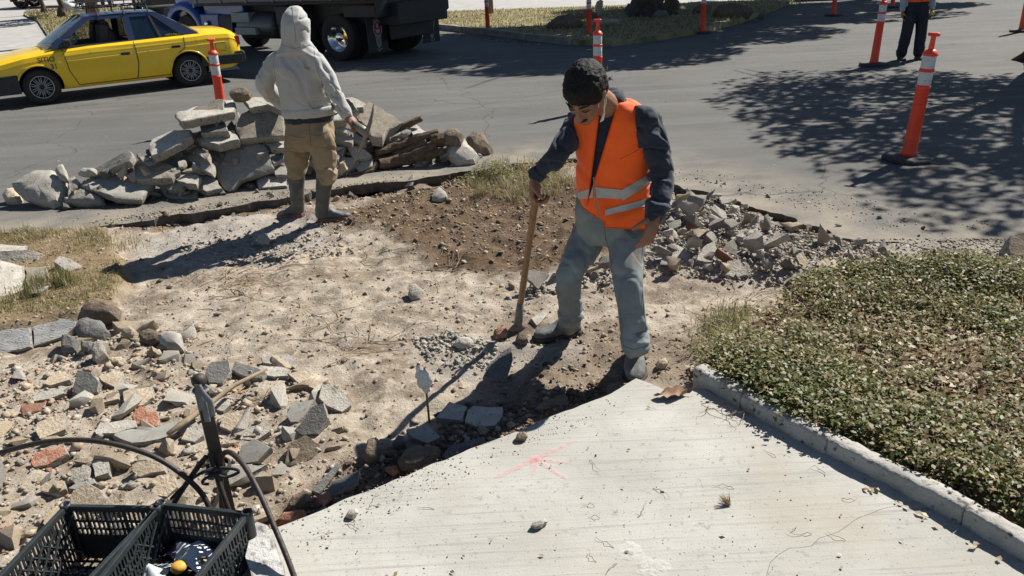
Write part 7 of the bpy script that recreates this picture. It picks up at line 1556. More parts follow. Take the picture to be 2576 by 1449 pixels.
spots = [((2283, 402, 0), 'nearest orange post, leaning on the shaded asphalt at the right', .9, (R(3), R(1))), ((523, 97, 1.155), 'orange post behind the slab pile near the rear of the taxi', 2.2, (R(1), R(-2))), ((1503, 48, 1.155), 'orange post behind the head of the vest worker', 1.5, (0, 0)), ((2197, 165, 0), 'orange post beside the far worker in the striped vest', .5, (R(1), R(2))), ((1228, 83, 0), 'orange post by the sunny verge right of the truck', .3, (0, 0)), ((1482, 98, 0), 'orange post in the tree shade left of the far tree trunk', 1.0, (0, 0)), ((1767, 84, 0), 'orange post in the tree shade right of the far tree trunk', .7, (0, 0)), ((2096, 40, 0), 'orange post in deep shade left of the far worker', 0, (0, 0)), ((2570, 80, 0), 'orange post at the right picture edge', 1.2, (0, R(2))), ((2244, 19, 0), 'orange post half hidden behind the far worker', .2, (0, 0))]
for i, (q, lab, rz, tl) in enumerate(spots):
    o = P0_ if i == 0 else copy_tree(P0_); p = G(*q); o.location = (p.x, p.y, 0.001); o.rotation_euler = (tl[0], tl[1], rz); tag(o, lab, 'traffic post', 'orange traffic posts on the street')

# ================================================================ TREES
M_BARK = mat('tree_bark', (.11, .085, .06), .95, (.06, .046, .034), 6, bump=1, bscale=14, bdist=.04, stretch=(3, 3, .7))
M_LEAF = leaf_mat('tree_leaf', (.055, .095, .025), (.09, .13, .035), 1.5, .3)
M_LEAF2 = leaf_mat('tree_leaf_light', (.08, .12, .03), (.11, .14, .04), 1.5, .3)
def leaf_cloud(name, blobs, n, size, seed, mats, parent=None, gap=.0, flat=.0):
    """leaf faces spread through ellipsoid clumps"""
    rs = np.random.RandomState(seed); vol = np.array([b[1][0] * b[1][1] * b[1][2] for b in blobs]) ** .67; pick_ = rs.choice(len(blobs), n, p=vol / vol.sum()); C = np.array([b[0] for b in blobs])[pick_]; Rr = np.array([b[1] for b in blobs])[pick_]
    d = rs.randn(n, 3); d /= np.linalg.norm(d, axis=1)[:, None]; P = C + d * Rr * (rs.rand(n) ** .42)[:, None]
    if gap: keep = fbm(P * gap, 2, seed) > -.12; P = P[keep]; n = len(P)
    a = rs.randn(n, 3); a /= np.linalg.norm(a, axis=1)[:, None]; b = np.cross(a, rs.randn(n, 3)); b /= np.linalg.norm(b, axis=1)[:, None]; s = size * (.6 + .8 * rs.rand(n))[:, None]
    c_ = np.cross(a, b); V = np.stack([P - a * s * .5, P + b * s * .28 + c_ * s * .07, P + a * s * .5, P - b * s * .28 + c_ * s * .07], 1).reshape(-1, 3); F = np.stack([np.arange(n) * 4 + k for k in (0, 1, 2, 3)], -1)
    me = bpy.data.meshes.new(name); me.vertices.add(len(V)); me.vertices.foreach_set('co', V.ravel()); me.loops.add(F.size); me.loops.foreach_set('vertex_index', F.ravel().astype(np.int32)); me.polygons.add(n); me.polygons.foreach_set('loop_start', np.arange(0, F.size, 4)); me.polygons.foreach_set('loop_total', np.full(n, 4)); me.polygons.foreach_set('material_index', rs.randint(0, len(mats), n).astype(np.int32)); me.update(calc_edges=True)
    for m_ in mats: me.materials.append(m_)
    return link(name, me, None, parent)
def tree(label, base, crown, rad, seed, n, lsize, tr=.3, nb=9, mats=None, lean=None, gap=.55, fork=.45):
    rnd = random.Random(seed); base = Vector(base); crown = Vector(crown); root = empty('tree', base, 0, label, 'tree'); top = crown - Vector((0, 0, rad[2] * .4)); forkp = base.lerp(top, fork) if lean is None else Vector(lean)
    t = MB(); t.tube([base + Vector((0, 0, -.3)), base + Vector((0, 0, .05)), base + Vector((0, 0, .35)), base.lerp(forkp, .55) + Vector((.05, .03, 0)), forkp, forkp.lerp(top, .5), top], [tr * 1.7, tr * 1.5, tr * 1.1, tr * .95, tr * .85, tr * .55, tr * .25], 16)
    for k in range(7):
        a = rnd.uniform(0, 6.28); t.tube([base + Vector((math.cos(a) * tr * .8, math.sin(a) * tr * .8, .28)), base + Vector((math.cos(a) * tr * 1.7, math.sin(a) * tr * 1.7, .05)), base + Vector((math.cos(a) * tr * 2.6, math.sin(a) * tr * 2.6, -.08))], [tr * .45, tr * .32, tr * .12], 8)
    me = evaluated(t, [('SUBSURF', dict(subdivision_type='SIMPLE', levels=1, render_levels=1))]); noise_disp(me, tr * .12, 5, seed, 3); rel(link('trunk', me, M_BARK, None, True), root)
    blobs = []; lb = MB()
    for k in range(nb):
        a = 2 * math.pi * k / nb + rnd.uniform(-.3, .3); q = rnd.uniform(.45, .8); c = crown + Vector((math.cos(a) * rad[0] * q, math.sin(a) * rad[1] * q, rnd.uniform(-.35, .35) * rad[2])); r_ = rnd.uniform(.34, .5); blobs.append((tuple(c), (rad[0] * r_, rad[1] * r_, rad[2] * rnd.uniform(.45, .65))))
        s0 = forkp.lerp(top, rnd.uniform(0, .7)); mid_ = s0.lerp(c, .5) + Vector((0, 0, .3)); lb.tube([s0, mid_, c], [tr * .42, tr * .25, tr * .07], 7)
        for j in range(4): e = c + Vector((rnd.gauss(0, .35) * rad[0] * r_ * 1.6, rnd.gauss(0, .35) * rad[1] * r_ * 1.6, rnd.gauss(0, .3) * rad[2])); lb.tube([mid_.lerp(c, .6), e], [tr * .12, tr * .03], 5)
    blobs.append((tuple(crown + Vector((0, 0, rad[2] * .2))), (rad[0] * .5, rad[1] * .5, rad[2] * .7)))
    rel(lb.build('branches', M_BARK, None, True), root); rel(leaf_cloud('crown', blobs, n, lsize, seed, mats or [M_LEAF, M_LEAF2], gap=gap), root); return root
tree('tree with a flared base at the right picture edge', (8.85, 12.75, 0), (9.3, 12.1, 5.0), (2.7, 4.1, 1.4), 3, 19000, .16, .27, 13, gap=2.0)
tree('thick trunked tree in the shade across the street', (4.5, 25.2, .1), (6.8, 24.1, 7.0), (5.6, 4.6, 1.8), 5, 78000, .25, .42, 12, gap=1.3)
tree('tree beyond the far worker shading the far road', (14.0, 29.3, 0), (13.2, 30.2, 7.0), (6.3, 4.3, 1.8), 8, 74000, .26, .4, 13, gap=1.3)
q = GL(160, 47); M_LC = leaf_mat('citrus_leaf', (.06, .13, .02), (.12, .19, .03), 2)
tree('small bushy tree with a dark trunk behind the taxi', tuple(q), (q.x, q.y, q.z + 2.0), (1.4, 1.4, 1.05), 11, 9000, .13, .11, 7, mats=[M_LC, M_LEAF], gap=1.2)
q = GL(113, 36); tree('thin trunked young tree left of the bushy tree', tuple(q), (q.x - .5, q.y, q.z + 4.2), (1.5, 1.5, 1.1), 12, 5000, .15, .07, 6, mats=[M_LC, M_LEAF], gap=1.2, fork=.75)
# wooden pole
q = GL(256, 104); pl = MB(); pl.tube([Vector((0, 0, -.3)), Vector((-.1, 0, 3)), Vector((-.25, 0, 7.5))], [.17, .15, .12], 14); o = pl.build('utility_pole', mat('pole_wood', (.16, .085, .05), .9, (.09, .05, .03), 5, bump=.6, bscale=12, stretch=(4, 4, .5)), None, True); o.location = q; tag(o, 'brown wooden pole behind the taxi', 'pole')
o = MB().tube([Vector((0, 0, -.2)), Vector((0, 0, 2.4))], [.09, .085], 12).build('verge_post', mat('grey_wood_post', (.22, .2, .16), .9, (.15, .135, .11), 6), None, True); o.location = (*G(1236, 44)[:2], .1); tag(o, 'grey round post standing in the sunny verge', 'post')
# far rubble under the tree
FR = [((1372, 1400, 1440, 1470, 1430, 1380), (66, 48, 38, 60, 72, 70), .5, 'slanted broken kerb piece left of the far tree', M_DRT), ((1384, 1392, 1408, 1412, 1400), (68, 58, 58, 70, 72), .3, 'pale edged stone at the left of the far rubble', M_GRY), ((1408, 1414, 1424, 1424), (72, 62, 62, 72), .25, 'small pale stone beside the pale edged stone', M_CLT), ((1440, 1450, 1500, 1505, 1470), (48, 32, 28, 44, 50), .5, 'brown slab lying left of the leaning far stone', M_DRT), ((1492, 1500, 1512, 1518, 1512, 1496), (38, 6, -2, 4, 38, 40), .25, 'leaning brown stone slab left of the far tree', M_TAN), ((1570, 1578, 1590, 1594, 1582), (30, 14, 12, 28, 32), .4, 'dark stone close left of the far trunk', M_GRS), ((1668, 1674, 1690, 1710, 1708, 1680), (10, -4, -6, 12, 26, 26), .6, 'dark root stump right of the far trunk', M_WOOD), ((1790, 1800, 1850, 1895, 1880, 1820), (36, 22, 16, 30, 44, 46), .7, 'broad upturned root plate right of the far tree', M_DRT), ((1905, 1915, 1930, 1925), (40, 30, 34, 42), .3, 'small dark stone right of the root plate', M_GRS), ((1640, 1655, 1680, 1672, 1650), (42, 30, 32, 42, 46), .4, 'dark chunk below the far root stump', M_GRS), ((1740, 1755, 1790, 1780), (30, 16, 20, 34), .4, 'dark chunk left of the root plate', M_GRS), ((1462, 1490, 1560, 1555, 1480), (66, 54, 52, 62, 70), .4, 'long shaded kerb stone below the leaning stone', M_GRY)]
for xs, ys, dp, lab, mt in FR:
    poly = list(zip(xs, ys)); lowp = max(poly, key=lambda p: p[1]); boulder(poly, dp, lab, Y=G(lowp[0], lowp[1], .1).y, mtl=mt, name='far_stone', group='rubble under the far tree', rough=.03)

# ---- people and bags behind the taxi
q = GL(214, 24); far_person('far figure in blue jeans behind the small bushy tree', tuple(q), 1.7, (.2, -1), mat('blue_jeans', (.06, .10, .17), .9, (.09, .13, .2), 6), M_NAVY)
q = GL(270, 16); far_person('far figure in dark clothes behind the roof rack', tuple(q), 1.7, (0, -1), M_TROUS, M_NAVY)
M_BAG = mat('plastic_bag', (.55, .56, .56), .4, (.42, .44, .46), 8, bump=.5, bscale=20)
for (px_, py_), s_, lab in (((200, 36), .35, 'white plastic bag on the verge behind the taxi'), ((215, 35), .32, 'pale bag right of the white bag behind the taxi'), ((174, 32), .5, 'grey sack beside the small bushy tree')):
    q = GL(px_, py_); b = MB(); b.ell((0, 0, s_ * .45), (s_ * .55, s_ * .5, s_ * .5), 14, 10); b.tube([Vector((0, 0, s_ * .8)), Vector((.04, 0, s_ * 1.25))], [s_ * .2, s_ * .1], 8); o = b.build('bag', M_BAG, None, True); noise_disp(o.data, s_ * .12, 6, int(px_), 3); o.location = q; tag(o, lab, 'bag')
# ---- low wall behind everything on the far left
# ================================================================ PLANTS
M_GC1 = leaf_mat('cover_green', (.115, .145, .04), (.17, .19, .06), 9)
M_GC2 = leaf_mat('cover_grey_green', (.24, .23, .115), (.18, .18, .08), 9)
M_GC3 = leaf_mat('cover_olive', (.25, .215, .07), (.19, .175, .05), 9)
M_GC4 = leaf_mat('dry_leaf', (.34, .25, .15), (.23, .155, .085), 12, .3)
M_GC5 = leaf_mat('pale_straw', (.50, .42, .26), (.38, .31, .18), 12, .35)
def raw_mesh(name, V, F, MI, mats):
    me = bpy.data.meshes.new(name); k = F.shape[1]; me.vertices.add(len(V)); me.vertices.foreach_set('co', V.ravel()); me.loops.add(F.size); me.loops.foreach_set('vertex_index', F.ravel().astype(np.int32)); me.polygons.add(len(F)); me.polygons.foreach_set('loop_start', np.arange(0, F.size, k)); me.polygons.foreach_set('loop_total', np.full(len(F), k)); me.polygons.foreach_set('material_index', MI.astype(np.int32)); me.update(calc_edges=True)
    for m_ in mats: me.materials.append(m_)
    return me
def pts_in(poly, n, rs):
    xs = [p[0] for p in poly]; ys = [p[1] for p in poly]; X = rs.uniform(min(xs), max(xs), n * 5); Y = rs.uniform(min(ys), max(ys), n * 5); ok = pip(poly, X, Y); return X[ok][:n], Y[ok][:n]
def leaves(X, Y, Z, size, rs, mi, droop=.5):
    n = len(X); az = rs.rand(n) * 6.28; el = rs.randn(n) * droop * .5 + .15; a = np.stack([np.cos(az) * np.cos(el), np.sin(az) * np.cos(el), np.sin(el)], -1); b = np.stack([-np.sin(az), np.cos(az), rs.randn(n) * .35], -1); s = size * (.55 + .8 * rs.rand(n)); P = np.stack([X, Y, Z], -1); c_ = np.cross(a, b); s = s[:, None]
    V = np.stack([P - a * s * .5, P + b * s * .3 + c_ * s * .08, P + a * s * .5, P - b * s * .3 + c_ * s * .08], 1).reshape(-1, 3); F = np.arange(n * 4).reshape(-1, 4); return V, F, mi
def blades(X, Y, Z, h, w, rs, mi, lean=.5):
    n = len(X); az = rs.rand(n) * 6.28; hh = h * (.5 + .8 * rs.rand(n)); l = np.abs(rs.randn(n)) * lean * hh; d = np.stack([np.cos(az), np.sin(az), 0 * az], -1); sd = np.stack([-np.sin(az), np.cos(az), 0 * az], -1) * w; P = np.stack([X, Y, Z], -1)
    M1 = P + d * (l * .35)[:, None] + np.stack([0 * X, 0 * X, hh * .6], -1); T = P + d * l[:, None] + np.stack([0 * X, 0 * X, hh * (1 - .3 * np.clip(l / hh, 0, 1))], -1)
    V = np.stack([P - sd, P + sd, M1 + sd * .8, M1 - sd * .8, T + sd * .15, T - sd * .15], 1).reshape(-1, 3); b0 = np.arange(n)[:, None] * 6; F = np.concatenate([b0 + np.array([0, 1, 2, 3]), b0 + np.array([3, 2, 4, 5])]); return V, F, np.concatenate([mi, mi])
def merge(name, parts, mats, label, cat, kind='stuff'):
    """parts: list of (V,F,mi) of one face size"""
    V = np.concatenate([p[0] for p in parts]); off = 0; F = []; MI = []
    for v, f, mi in parts: F.append(f + off); MI.append(mi); off += len(v)
    return tag(link(name, raw_mesh(name, V, np.concatenate(F), np.concatenate(MI), mats)), label, cat, kind=kind)
GM = [M_GC1, M_GC2, M_GC3, M_GC4, M_GC5]
rs = np.random.RandomState(4)
BEDC = GP([(1752, 912), (1763, 868), (1800, 832), (1870, 788), (1960, 728), (2010, 690), (2100, 672), (2300, 665), (2576, 658), (3000, 650), (3200, 1200), (3000, 1520), (2576, 1318), (2367, 1215), (2149, 1110), (1987, 1050), (1850, 968)], .11)
# ground cover: clumps of small leaves on low stems
n = 7000; cx, cy = pts_in(BEDC, n, rs); n = len(cx); f1 = fbm(np.stack([cx * 1.6, cy * 1.6, 0 * cx], -1), 3, 3); f2 = fbm(np.stack([cx * 2.3, cy * 2.3, 0 * cx], -1), 3, 9); keep = rs.rand(n) < np.clip(.84 + 1.6 * f1, .14, 1); cx, cy, f1, f2 = cx[keep], cy[keep], f1[keep], f2[keep]; n = len(cx); hz = H(cx, cy); hh = .03 + .06 * np.clip(.5 + f1, 0, 1.2) + .03 * rs.rand(n)
parts = []; k = 19
ox = rs.randn(n, k) * .030; oy = rs.randn(n, k) * .030; oz = rs.rand(n, k) ** .7; X = (cx[:, None] + ox).ravel(); Y = (cy[:, None] + oy).ravel(); Z = (hz[:, None] + hh[:, None] * oz + .004).ravel()
u = rs.rand(n * k); ff = np.repeat(f2, k); mi = np.where(u < .34 + .7 * ff, 0, np.where(u < .54, 1, np.where(u < .80, 2, np.where(u < .93, 3, 4))))
parts.append(leaves(X, Y, Z, .024, rs, mi, .9))
n = 5200; X, Y = pts_in(BEDC, n, rs); n = len(X); parts.append(leaves(X, Y, H(X, Y) + .008 + .02 * rs.rand(n), .038, rs, np.where(rs.rand(n) < .55, 3, 4), .25))
merge('ground_cover', parts, GM, 'low dusty green ground cover filling the bed beside the walk', 'plants')
# straw and grass in the bed, mostly toward the far side
n = 8200; X, Y = pts_in(BEDC, n, rs); n = len(X); w = sm(3.2, 4.6, Y + .3 * (X - 2.5)); keep = rs.rand(n) < .22 + .75 * w; X, Y = X[keep], Y[keep]; n = len(X)
bp_ = [blades(X, Y, H(X, Y), .085, .0018, rs, np.where(rs.rand(n) < .45, 4, np.where(rs.rand(n) < .6, 2, 3)), .9)]
# left bed: green turf and dry grass
X, Y = pts_in(LBED, 26000, rs); f = fbm(np.stack([X * 2.2, Y * 2.2, 0 * X], -1), 3, 13); keep = (rs.rand(len(X)) < np.clip(.3 + 1.7 * f, .03, 1)) & (Y > 4.55) ; X, Y = X[keep], Y[keep]; n = len(X); g = fbm(np.stack([X * 1.7, Y * 1.7, 0 * X], -1), 2, 21)
bp_.append(blades(X, Y, H(X, Y), .032, .0018, rs, np.where(rs.rand(n) < .5 + .9 * g, np.where(rs.rand(n) < .6, 0, 2), 4), .8))
def tuft(cx_, cy_, n, r, h, mi_p, lean=.5, wd=.0024):
    p = GT(cx_, cy_); X = p.x + rs.randn(n) * r; Y = p.y + rs.randn(n) * r; bp_.append(blades(X, Y, H(X, Y) * (H(X, Y) > -.2) + (H(X, Y) <= -.2) * 0, h, wd, rs, rs.choice([0, 1, 2, 3, 4], n, p=mi_p), lean))
for c in ((150, 708), (165, 715), (95, 730), (108, 722), (85, 745)): tuft(*c, 90, .045, .11, (.35, .1, .35, .05, .15), .3, .002)
for c in ((40, 590), (60, 600), (95, 600), (230, 590), (300, 620)): tuft(*c, 160, .08, .07, (.15, .1, .15, .2, .4), .8, .002)
for c in ((1200, 470), (1230, 455), (1215, 490), (1260, 470), (1290, 490), (1310, 455), (1345, 470), (1370, 490), (1400, 470), (1250, 440), (1330, 430), (1390, 450), (1270, 430), (1420, 455), (1300, 505), (1360, 445)): tuft(*c, 150, .07, .10, (.12, .08, .30, .10, .40), .8, .002)
for c in ((1790, 850), (1830, 815), (1800, 880), (1780, 895), (1860, 800), (1790, 830)): tuft(*c, 110, .06, .10, (.25, .1, .35, .05, .25), .8, .002)
for c in ((745, 1430), (755, 1436), (1590, 920)): tuft(*c, 22, .02, .05, (.6, .1, .2, .05, .05), .8)
merge('grass', bp_, GM, 'tufts of dry and green grass on the beds and road edge', 'grass')
# weeds at the road edge behind the front worker
p = GT(1240, 452); X = p.x + rs.randn(2600) * .17; Y = p.y + rs.randn(2600) * .09; Z = np.maximum(H(X, Y), -.08) + .02 + .17 * rs.rand(2600) ** 1.3 * np.exp(-((X - p.x) / .25) ** 2); w1 = leaves(X, Y, Z, .02, rs, rs.choice([0, 1, 2, 4], 2600, p=(.3, .2, .32, .18)))
p = GT(1370, 440); X = p.x + rs.randn(1800) * .16; Y = p.y + rs.randn(1800) * .1; Z = np.maximum(H(X, Y), -.08) + .02 + .13 * rs.rand(1800); w2 = leaves(X, Y, Z, .018, rs, rs.choice([2, 3, 4], 1800, p=(.25, .3, .45)))
merge('weeds', [w1, w2], GM, 'clump of yellowing weeds on the road edge behind the vest worker', 'weeds')
# far verges
FVW = FV + [(12.0, 29), (5, 30.0), (2, 30.8), (-3, 32.2), (-4.6, 29)]; X, Y = pts_in(FVW, 15000, rs); vb = [blades(X, Y, 0 * X + .12, .07, .010, rs, rs.choice([0, 2, 4], len(X), p=(.04, .26, .70)), .8)]
X, Y = pts_in(LV, 9000, rs); vb.append(blades(X, Y, lotz(X, Y) + .05, .08, .012, rs, rs.choice([0, 2, 3, 4], len(X), p=(.12, .30, .1, .48)), .8))
merge('verge_grass', vb, GM, 'dry grass on the verges across the street', 'grass')
# dry leaves, twigs and roots
def litter(polys, n, size, seed, zf):
    X, Y = pts_in(polys, n, np.random.RandomState(seed)); return leaves(X, Y, zf(X, Y) + .004, size, rs, rs.choice([3, 4], len(X)), .12)
KB = GP([(1960, 1100), (2150, 1195), (2310, 1285), (2576, 1430), (2560, 1449), (2290, 1300), (2140, 1215), (1950, 1110)], .05)
lt = [litter(SLP, 60, .018, 2, lambda x, y: 0 * x + .052), litter(KB, 60, .026, 3, lambda x, y: 0 * x + .054), litter(LBED, 900, .022, 4, H), litter(ALLD, 700, .02, 5, H), litter(DARK, 160, .022, 6, H), litter(GP([(1115, 80), (1330, 106), (1420, 116), (1300, 112), (1115, 88)]), 260, .06, 7, lambda x, y: 0 * x + .004), litter(GP([(0, 590), (1200, 420), (2576, 620), (2576, 100), (1200, 120), (0, 400)]), 160, .03, 8, lambda x, y: 0 * x + .003)]
merge('leaf_litter', lt, GM, 'dry leaves scattered over walk, dirt and asphalt', 'litter')
rt = MB(); rnd = random.Random(15)
def rootlet(p, ang, L, r, zf=H1, wob=.35):
    P = [Vector(p)]; a = ang
    for _ in range(6):
        a += rnd.gauss(0, wob); q = P[-1] + Vector((math.cos(a), math.sin(a), 0)) * (L / 6); q.z = zf(q.x, q.y) + r + rnd.uniform(0, .012); P.append(q)
    rt.tube(P, [r, r, r * .9, r * .8, r * .7, r * .5, r * .3], 4)
for c, n, L in (((585, 720), 26, .5), ((560, 740), 14, .4), ((690, 640), 14, .3), ((1120, 680), 16, .35), ((930, 640), 10, .3), ((760, 830), 12, .5), ((870, 880), 10, .4), ((1000, 560), 14, .3), ((1300, 640), 14, .3), ((1480, 640), 12, .25), ((1850, 800), 12, .4), ((1850, 750), 10, .35), ((450, 860), 8, .3), ((620, 1010), 6, .5)):
    for _ in range(n):
        p = GT(c[0] + rnd.gauss(0, 35), c[1] + rnd.gauss(0, 22)); rootlet((p.x, p.y, p.z + .004), rnd.gauss(.75, .5), L * rnd.uniform(.5, 1.2), rnd.uniform(.0015, .0035))
for _ in range(26):
    p = G(rnd.uniform(800, 2300), rnd.uniform(1150, 1440), .052)
    if pip(SLAB, [p.x], [p.y])[0]: rootlet(tuple(p), rnd.uniform(0, 6.28), rnd.uniform(.03, .1), .0012, lambda x, y: .051)
for _ in range(9):
    p = G(rnd.uniform(1760, 1900), rnd.uniform(1010, 1060), .052); rootlet(tuple(p), rnd.uniform(-2.6, -.3), rnd.uniform(.12, .25), .0018, lambda x, y: .06, .5)
tag(rt.build('rootlets', M_TWIG, None), 'thin dry roots and twigs lying on the dug dirt', 'twigs', kind='stuff')
# long stick through the left rubble
sp = [GT(430, 1120), GT(480, 1090), GT(540, 1050), GT(600, 1010), GT(680, 975)]; o = MB().tube([p + Vector((0, 0, .06 + .012 * i)) for i, p in enumerate(sp)], [.012, .014, .013, .011, .006], 8).build('stick', M_TWIG, None, True); noise_disp(o.data, .004, 20, 4); tag(o, 'long dry stick lying across the left rubble', 'stick')
# big curled leaf and dry grass ball on the walk
bl = MB(); c = G(1690, 992, .055); rows = []
for i in range(9):
    t = i / 8; w = .045 * math.sin(math.pi * min(max(t, .06), .97)); x = c.x - .07 + .15 * t; rows.append([Vector((x + .02 * q, c.y - .01 + w * q, .056 + .018 * abs(math.sin(i * 2.1)) * (.4 + .6 * abs(q)) + .012 * q * q)) for q in (-1, -.5, 0, .5, 1)])
mbv = [p for r_ in rows for p in r_]; bl.add(mbv, [(i * 5 + j, i * 5 + j + 1, (i + 1) * 5 + j + 1, (i + 1) * 5 + j) for i in range(8) for j in range(4)]); tag(bl.build('dry_leaf', mat('brown_leaf', (.30, .19, .11), .85, (.2, .12, .07), 30), None, True, fix=False), 'large curled brown leaf at the corner of the walk', 'leaf')
db = MB(); c = G(1838, 1272, .055)
for _ in range(70): a = rnd.uniform(1.4, 3.0); e = rnd.uniform(.1, .7); L = rnd.uniform(.02, .055); db.tube([c, c + Vector((math.cos(a) * math.cos(e), math.sin(a) * math.cos(e), math.sin(e))) * L], [.0012, .0005], 3)
tag(db.build('grass_tuft', M_TWIG, None), 'torn dry grass tuft lying on the walk', 'grass tuft')
# ================================================================ IRON FENCE, CRATES, STAKE
M_IRON = mat('dark_iron', (.030, .024, .023), .55, (.055, .042, .036), 25, bump=.3, bscale=60, metal=.2)
M_ROPE = mat('black_cable', (.02, .022, .024), .8, (.04, .042, .044), 60, bump=.8, bscale=140)
M_CLOTH = mat('grey_ribbon', (.22, .23, .24), .95, (.17, .18, .19), 30, bump=.5, bscale=200)
def fence():
    b = G(577, 1290, .02); r = empty('iron_fence', b, 0, 'dark iron fence post with a ball finial and curved rails', 'fence'); V = lambda dx, dy, z: Vector((b.x + dx, b.y + dy, z))
    p = MB(); rot = Matrix.Rotation(R(28), 3, 'Z'); p.box(V(0, 0, .27), (.045, .045, .58), rot); p.box(V(0, 0, .565), (.04, .04, .012), rot); p.build('post', M_IRON, r, bevel=.002)
    f = MB(); f.ell(V(0, 0, .605), (.027, .027, .027), 18, 12); f.tube([V(0, 0, .56), V(0, 0, .59)], [.014, .010], 10); f.build('finial', M_IRON, r, True)
    rail = lambda pts, rad=.010: MB().tube([A(*q) for q in cat(pts)], rad, 10).build('rail', M_IRON, r, True)
    def cat(pts, k=6):
        out = []; n = len(pts)
        for i in range(n - 1):
            p0, p1, p2, p3 = [np.array(pts[min(max(j, 0), n - 1)], float) for j in (i - 1, i, i + 1, i + 2)]
            for j in range(k): t = j / k; out.append(tuple(.5 * ((2 * p1) + (p2 - p0) * t + (2 * p0 - 5 * p1 + 4 * p2 - p3) * t * t + (3 * p1 - p0 - 3 * p2 + p3) * t ** 3)))
        out.append(tuple(pts[-1])); return out
    y = b.y
    rail([(-160, 1215, y + .04), (-60, 1160, y + .04), (40, 1128, y + .03), (120, 1111, y + .02), (210, 1107, y), (300, 1120, y - .02), (390, 1150, y - .04), (460, 1195, y - .06), (510, 1245, y - .08), (535, 1300, y - .10)])
    rail([(520, 1148, y - .02), (500, 1172, y - .03), (470, 1215, y - .05), (440, 1262, y - .07), (410, 1320, y - .09)])
    rail([(558, 1285, y - .02), (556, 1200, y - .03), (558, 1150, y - .04), (572, 1137, y - .06), (592, 1147, y - .10), (620, 1180, y - .16), (655, 1245, y - .25), (690, 1325, y - .33), (725, 1410, y - .41), (750, 1480, y - .47)])
    rail([(528, 1140, y - .02), (540, 1180, y - .03), (560, 1240, y - .05), (585, 1310, y - .07)])
    c = MB()
    for dz in (0, .008, .018): c.tube([V(.04 * math.cos(a), .04 * math.sin(a), .225 + dz + .005 * math.sin(a)) for a in [2 * math.pi * k / 16 for k in range(17)]], .005, 6)
    c.tube([A(*q) for q in cat([(430, 1255, y - .06), (470, 1215, y - .06), (510, 1188, y - .06), (548, 1178, y - .05), (590, 1180, y - .06), (600, 1188, y - .07), (570, 1200, y - .06), (540, 1195, y - .06), (515, 1205, y - .07), (510, 1216, y - .07), (525, 1218, y - .07)])], .006, 6); c.build('cable_tie', M_ROPE, r)
    w = MB()
    for k, (x0, x1, x2, dp) in enumerate(((495, 512, 522, -.034), (500, 528, 535, -.040), (492, 505, 508, -.038))):
        P = [A(497, 968, y + dp), A(x0 + 6, 985, y + dp - .008), A(x1, 1010, y + dp - .012), A(x2, 1062 - k * 14, y + dp - .006)]; wv = Vector((.010, .002, 0)); w.add([p - wv for p in P] + [p + wv for p in P] + [p - wv + Vector((0, .003, 0)) for p in P] + [p + wv + Vector((0, .003, 0)) for p in P], [(i, i + 1, 4 + i + 1, 4 + i) for i in range(3)] + [(8 + i, 12 + i, 12 + i + 1, 8 + i + 1) for i in range(3)] + [(i, 8 + i, 8 + i + 1, i + 1) for i in range(3)] + [(4 + i, 4 + i + 1, 12 + i + 1, 12 + i) for i in range(3)])
    w.tube([V(.026 * math.cos(a), .026 * math.sin(a), .568) for a in [2 * math.pi * k / 12 for k in range(13)]], .006, 6); w.build('ribbon', M_CLOTH, r, True); adopt(r)
fence()
M_CRATE = mat('crate_plastic', (.018, .024, .026), .45, (.03, .036, .038), 14, bump=.2, bscale=80, spec=.5)
